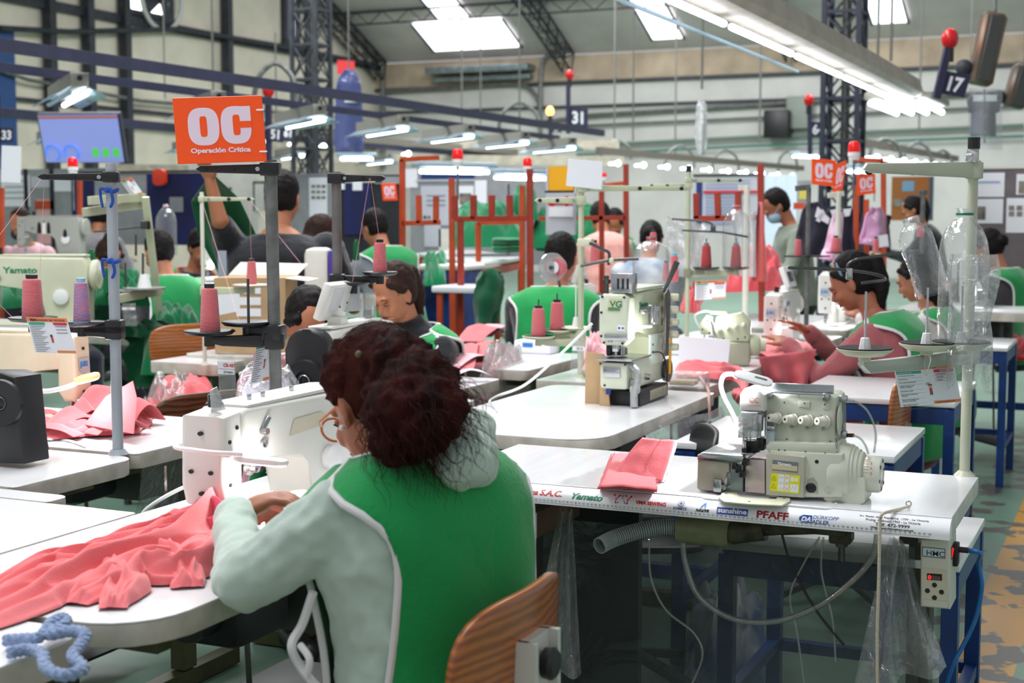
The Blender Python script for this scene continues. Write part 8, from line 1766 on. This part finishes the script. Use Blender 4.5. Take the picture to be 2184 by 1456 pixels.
# green folded garments on shelves and table
GF=[GREENF,cloth('green_mid',(14,124,78)),cloth('green_dark',(8,82,50))]
gi=0
def stack(px0,px1,y,D,n_,lab,grp,hpx=9,jig=3):
    global gi
    rs=random.Random(int(px0)); q=None
    for k in range(n_):
        a=at(px0+rs.uniform(-jig,jig),y-k*hpx*.82,D); b=at(px1+rs.uniform(-jig,jig),y-k*hpx*.82,D); c=(a+b)/2; L=(b-a).length; h=hpx*D/FP*1.05
        m_=MB(); sd=rs.random()*9
        def fn(u,v,L=L,h=h,sd=sd):
            a_=2*PI*u; x=L/2*abs(cos(a_))**.5*(1 if cos(a_)>0 else -1); z=h/2*abs(sin(a_))**.7*(1 if sin(a_)>0 else -1); yy=(v-.5)*.3; e=(1-abs(2*v-1)**6)
            return V((x*e,yy,z*max(e,.05)+h*.5*(1+.4*noise.noise(V((x*5+sd,yy*6,sd))))))
        m_.grid(fn,24,10,True); 
        o=m_.obj('folded_garment',GF[gi%3],label=lab,cat='folded garment',group=grp,loc=c-V((0,0,h*.5)),rz=YAW); gi+=1
heap('green_heap','large loose pile of green garments on the shelf behind the tall orange rack','garment pile',GREENF,[at(955,528,11.4),at(1120,528,11.4),at(1115,500,12.3),at(962,500,12.3)],.26,seed=51,f=2.6,edge=.03,base=.6)
heap('green_heap','loose pile of green garments high on the shelf beside the beacon post','garment pile',GREENF,[at(1085,470,11.8),at(1150,470,11.8),at(1145,455,12.4),at(1090,455,12.4)],.22,seed=52,f=2.2,edge=.03,base=.6)
heap('green_heap','wide loose pile of green garments behind the green vested man and the rack','garment pile',GREENF,[at(1130,530,11.8),at(1290,530,11.8),at(1280,505,12.8),at(1140,505,12.8)],.3,seed=53,f=2.8,edge=.03,base=.6)
stack(1050,1112,533,10.6,4,'green garment folded in the stack on the white topped table','folded green garments on the white topped table',9)
stack(975,1090,520,12,6,'dark green garment folded on the shelf behind the orange rack','dark green garments on the shelf behind the orange rack',9,5)
stack(1090,1128,462,12,5,'green garment in the small pile above the shelf beside the red beacon post','small green pile beside the beacon post',9)
stack(1145,1245,530,12.4,6,'green garment in the large pile behind the green vested man','large green pile behind the green vested man',11,8)
hang('dark green garment draped over a low post left of the green vested man',([(1030,578),(1016,600),(1010,640),(1018,700)],[(1062,575),(1076,598),(1072,640),(1050,700)]),8.2,GF[2],name='draped_garment',thick=.09)
heap('green_heap','heap of dark green fabric under the far left table beside the chair','fabric heap',GF[0],[at(300,800,6.8),at(430,800,6.8),at(440,740,7.4),at(320,720,7.4)],.28,seed=31,f=2.6,edge=.05)
drape('green_drape','dark green fabric hanging down beside the cardboard box at left','fabric',GF[2],[at(310,690,7),at(350,720,6.9),at(370,760,6.9),at(360,830,6.9)],[.3,.5,.6,.5],[.05,.08,.1,.05],seed=33,folds=4,side=(1,0,0))
heap('green_heap','green fabric heap under the orange table next to the blue box','fabric heap',GF[1],[at(905,610,9.4),at(950,610,9.4),at(955,565,9.9),at(900,565,9.9)],.16,seed=34,f=2,edge=.04)
heap('green_pieces','green fabric on the cream machine table at far left','fabric pieces',GF[0],[at(0,660,6.9),at(70,655,6.9),at(60,600,7.4),at(0,600,7.4)],.12,seed=35,f=2.5,edge=.04)
heap('green_pieces','green fabric in the lap of the woman with the bun','fabric pieces',GF[0],[at(200,650,6.8),at(320,655,6.8),at(310,610,7.2),at(210,610,7.2)],.14,seed=36,f=2.5,edge=.04)
t=thing('storage_box','blue and white storage box under the orange table','box',at(965,640,9.7)*V((1,1,0))); zz=at(965,575,9.7).z; m_=MB(); m_.rbox((0,0,zz*.5),(.34,.3,zz),.02); m_.obj('box_body',BLUEF,t); m_=MB(); m_.rbox((0,0,zz+.02),(.36,.32,.04),.015); m_.obj('lid',WPLA,t)
t=thing('stool','small white topped stool left of the green vested man','stool',at(1000,640,8.6)*V((1,1,0))); zz=at(1000,608,8.6).z; m_=MB(); m_.rbox((0,0,zz-.02),(.34,.34,.04),.01); m_.obj('seat',WHT,t)
for a in(-.13,.13):
    for b in(-.13,.13): m_=MB(); m_.bar((a,b,0),(a,b,zz-.04),.03,.03); m_.obj('leg',ORNG,t)
# white and violet machine body behind the black t shirt man
t=thing('machine_cabinet','white cabinet with violet stripe right of the black t shirt man','cabinet',at(690,650,6.9)*V((1,1,0)),YAW); z1=at(690,528,6.9).z; m_=MB(); m_.rbox((-.02,0,z1/2),(.12,.2,z1),.03); m_.obj('body',GP2,t); m_=MB(); m_.rbox((.055,0,z1/2),(.035,.205,z1-.02),.01); m_.obj('violet_stripe',mat('violet',(64,44,140),rough=.5),t)
t=thing('plastic_ruler','grey translucent ruler standing behind the white slim stand','ruler',at(475,608,6.6),YAW); m_=MB(); m_.box(-.02,.02,-.003,.003,0,.16); m_.obj('blade',mat('ruler_grey',(160,170,186),rough=.3,alpha=.8),t)
# ceiling heaters
def heater(lab,p0,p1,D,w):
    a=at(*p0,D);b=at(*p1,D); t=thing('ceiling_heater',lab,'ceiling unit',(0,0,0)); d=(b-a)
    HM=mat('heater_metal',(96,98,94),rough=.45,metal=.5,col2=(120,84,62),vscale=5)
    m_=MB(); m_.bar(a,b,w,w*.7,.03,up=FW); m_.obj('casing',HM,t)
    m_=MB(); m_.bar(a+d*.05-FW*w*.4,b-d*.05-FW*w*.4,w*.5,.03,.005,up=FW); m_.obj('front_grille',mat('heater_dark',(60,62,60),rough=.5),t)
    m_=MB(); m_.ell(a+d*.75-RT*w*.8,(w*.35,w*.35,w*.35)); m_.obj('burner_knob',DARKT,t)
    m_=MB(); m_.cyl(a,a+V((0,0,1.5)),.015); m_.obj('hanger',GALV,t)
heater('long rusty grey heater hanging tilted at upper right beside number 17',(2122,28),(2088,182),12,.20)
heater('second rusty heater at the right photo edge, lower and nearer the corner',(2186,140),(2160,230),13,.20)
# ================================================================ UNDER THE FRONT TABLE
SM=film('darkening_sheet',tint=(184,188,186),base=.03,edge=.35,milky=.06,crinkle=.5,scale=5)  # clear sheet given a grey tint to darken what lies behind it
def sheet3(name,lab,c,m,amp=.012,f=9,nu=30,nv=24,cat='plastic sheet'):
    m_=MB(); m_.grid(lambda u,v: bil(c,u,v)+FW*(amp*sin(f*u+2*v)+amp*.8*noise.noise(V((u*4,v*4,f)))),nu,nv); return m_.obj(name,m,label=lab,cat=cat)
sheet3('clear_plastic_sheet','wide smoky clear sheet hanging under the overlock table',[ony(1150,1520,3.326),ony(1960,1520,3.326),ony(1950,1165,3.326),ony(1160,1105,3.326)],SM,.005)
sheet3('clear_plastic_sheet','crumpled clear sheet gathered at the left under the overlock table',[at(1120,1440,3.3),at(1240,1440,3.3),at(1222,1090,3.4),at(1195,1085,3.4)],CLEARM,.03,13)
sheet3('clear_plastic_sheet','clear sheet gathered to a point and flaring beside the control box',[at(1820,1470,2.98),at(2028,1430,2.98),at(1925,1150,3.02),at(1905,1150,3.02)],CLEARM,.03,14)
sheet3('clear_plastic_sheet','clear sheet hanging below the centre table right edge',[at(1420,990,4.4),at(1560,960,4.9),at(1545,868,4.9),at(1370,912,4.4)],CLEARM,.03,12)
sheet3('clear_plastic_sheet','clear sheet hanging below the plastic wrapped table right end',[at(1590,900,5.9),at(1690,870,6.3),at(1688,775,6.3),at(1570,830,5.9)],CLEARM,.03,12)
sheet3('clear_plastic_sheet','clear sheet hanging under the left table behind the pale grey pole',[at(290,1090,3.9),at(430,1060,4.2),at(432,950,4.2),at(300,1000,3.8)],CLEARM,.02,9)
sheet3('clear_plastic_sheet','clear sheet with red cloth behind it under the far right machine table',[at(2104,760,8.2),at(2260,760,8.2),at(2260,655,8.2),at(2104,655,8.2)],CLEARM,.04,9)
t=thing('shade_panel','dark grey upright panel under the left half of the overlock table','panel',(0,0,0)); a=at(1262,1500,3.6);b=at(1165,1500,3.9); m_=MB(); m_.box(-1.52,-1.2,3.50,3.53,.05,.66); m_.obj('sheet',mat('dark_filler',(44,44,46),rough=.5,var=.2),t)  # upright panel added to keep the space under the table dark
t=thing('drawer_box','white fronted wooden drawer box under the left end of the overlock table','drawer',(0,0,0)); a=ony(1098,1066,3.12); b=ony(1140,1150,3.12); m_=MB(); m_.box(a.x-.05,b.x,3.12,3.135,b.z,a.z-.03); m_.obj('front_panel',WHT,t); m_=MB(); m_.box(b.x-.03,b.x-.0005,3.136,3.42,b.z,a.z-.03); m_.obj('side_panel',mat('plywood',(116,88,62),rough=.7,var=.2),t)
t=thing('storage_box','dark plastic box under the foreground sewing table end','box',(-1.72,2.72,0)); m_=MB(); m_.rbox((0,0,.16),(.36,.34,.32),.02); m_.obj('box_body',mat('dark_filler',()),t)  # box added here only to fill the gap below with darkness
heap('red_cloth','red cloth in a clear bag under the far right machine table','cloth',cloth('red_rag',()),[at(2130,770,8.6),at(2230,770,8.6),at(2230,740,9),at(2140,740,9)],.12,seed=40,f=2)
heap('blue_bag','bundle of blue and pale bags on the floor under the front bench','bags',mat('blue_bags',(60,96,150),rough=.4,col2=(190,190,186),vscale=7),[on(1450,1480,0),on(1640,1480,0),on(1640,1360,0),on(1480,1360,0)],.3,seed=41,f=2)
# scissors on the plastic wrapped table
t=thing('scissors','steel scissors with blue handles on the plastic wrapped table','scissors',(0,0,0)); c=on(1640,745,.77)
m_=MB(); m_.bar(on(1605,758,.772),on(1650,748,.772),.012,.003); m_.bar(on(1608,750,.772),on(1652,755,.772),.012,.003); m_.obj('blades',STEEL,t)
for px in(1658,1668): m_=MB(); q=on(px,748,.774); m_.tube([q+V((.018*cos(a),.018*sin(a),0)) for a in[2*PI*i/12 for i in range(12)]],.005,6,closed=True); m_.obj('handle',mat('blue_handle',(30,70,170),rough=.4),t)
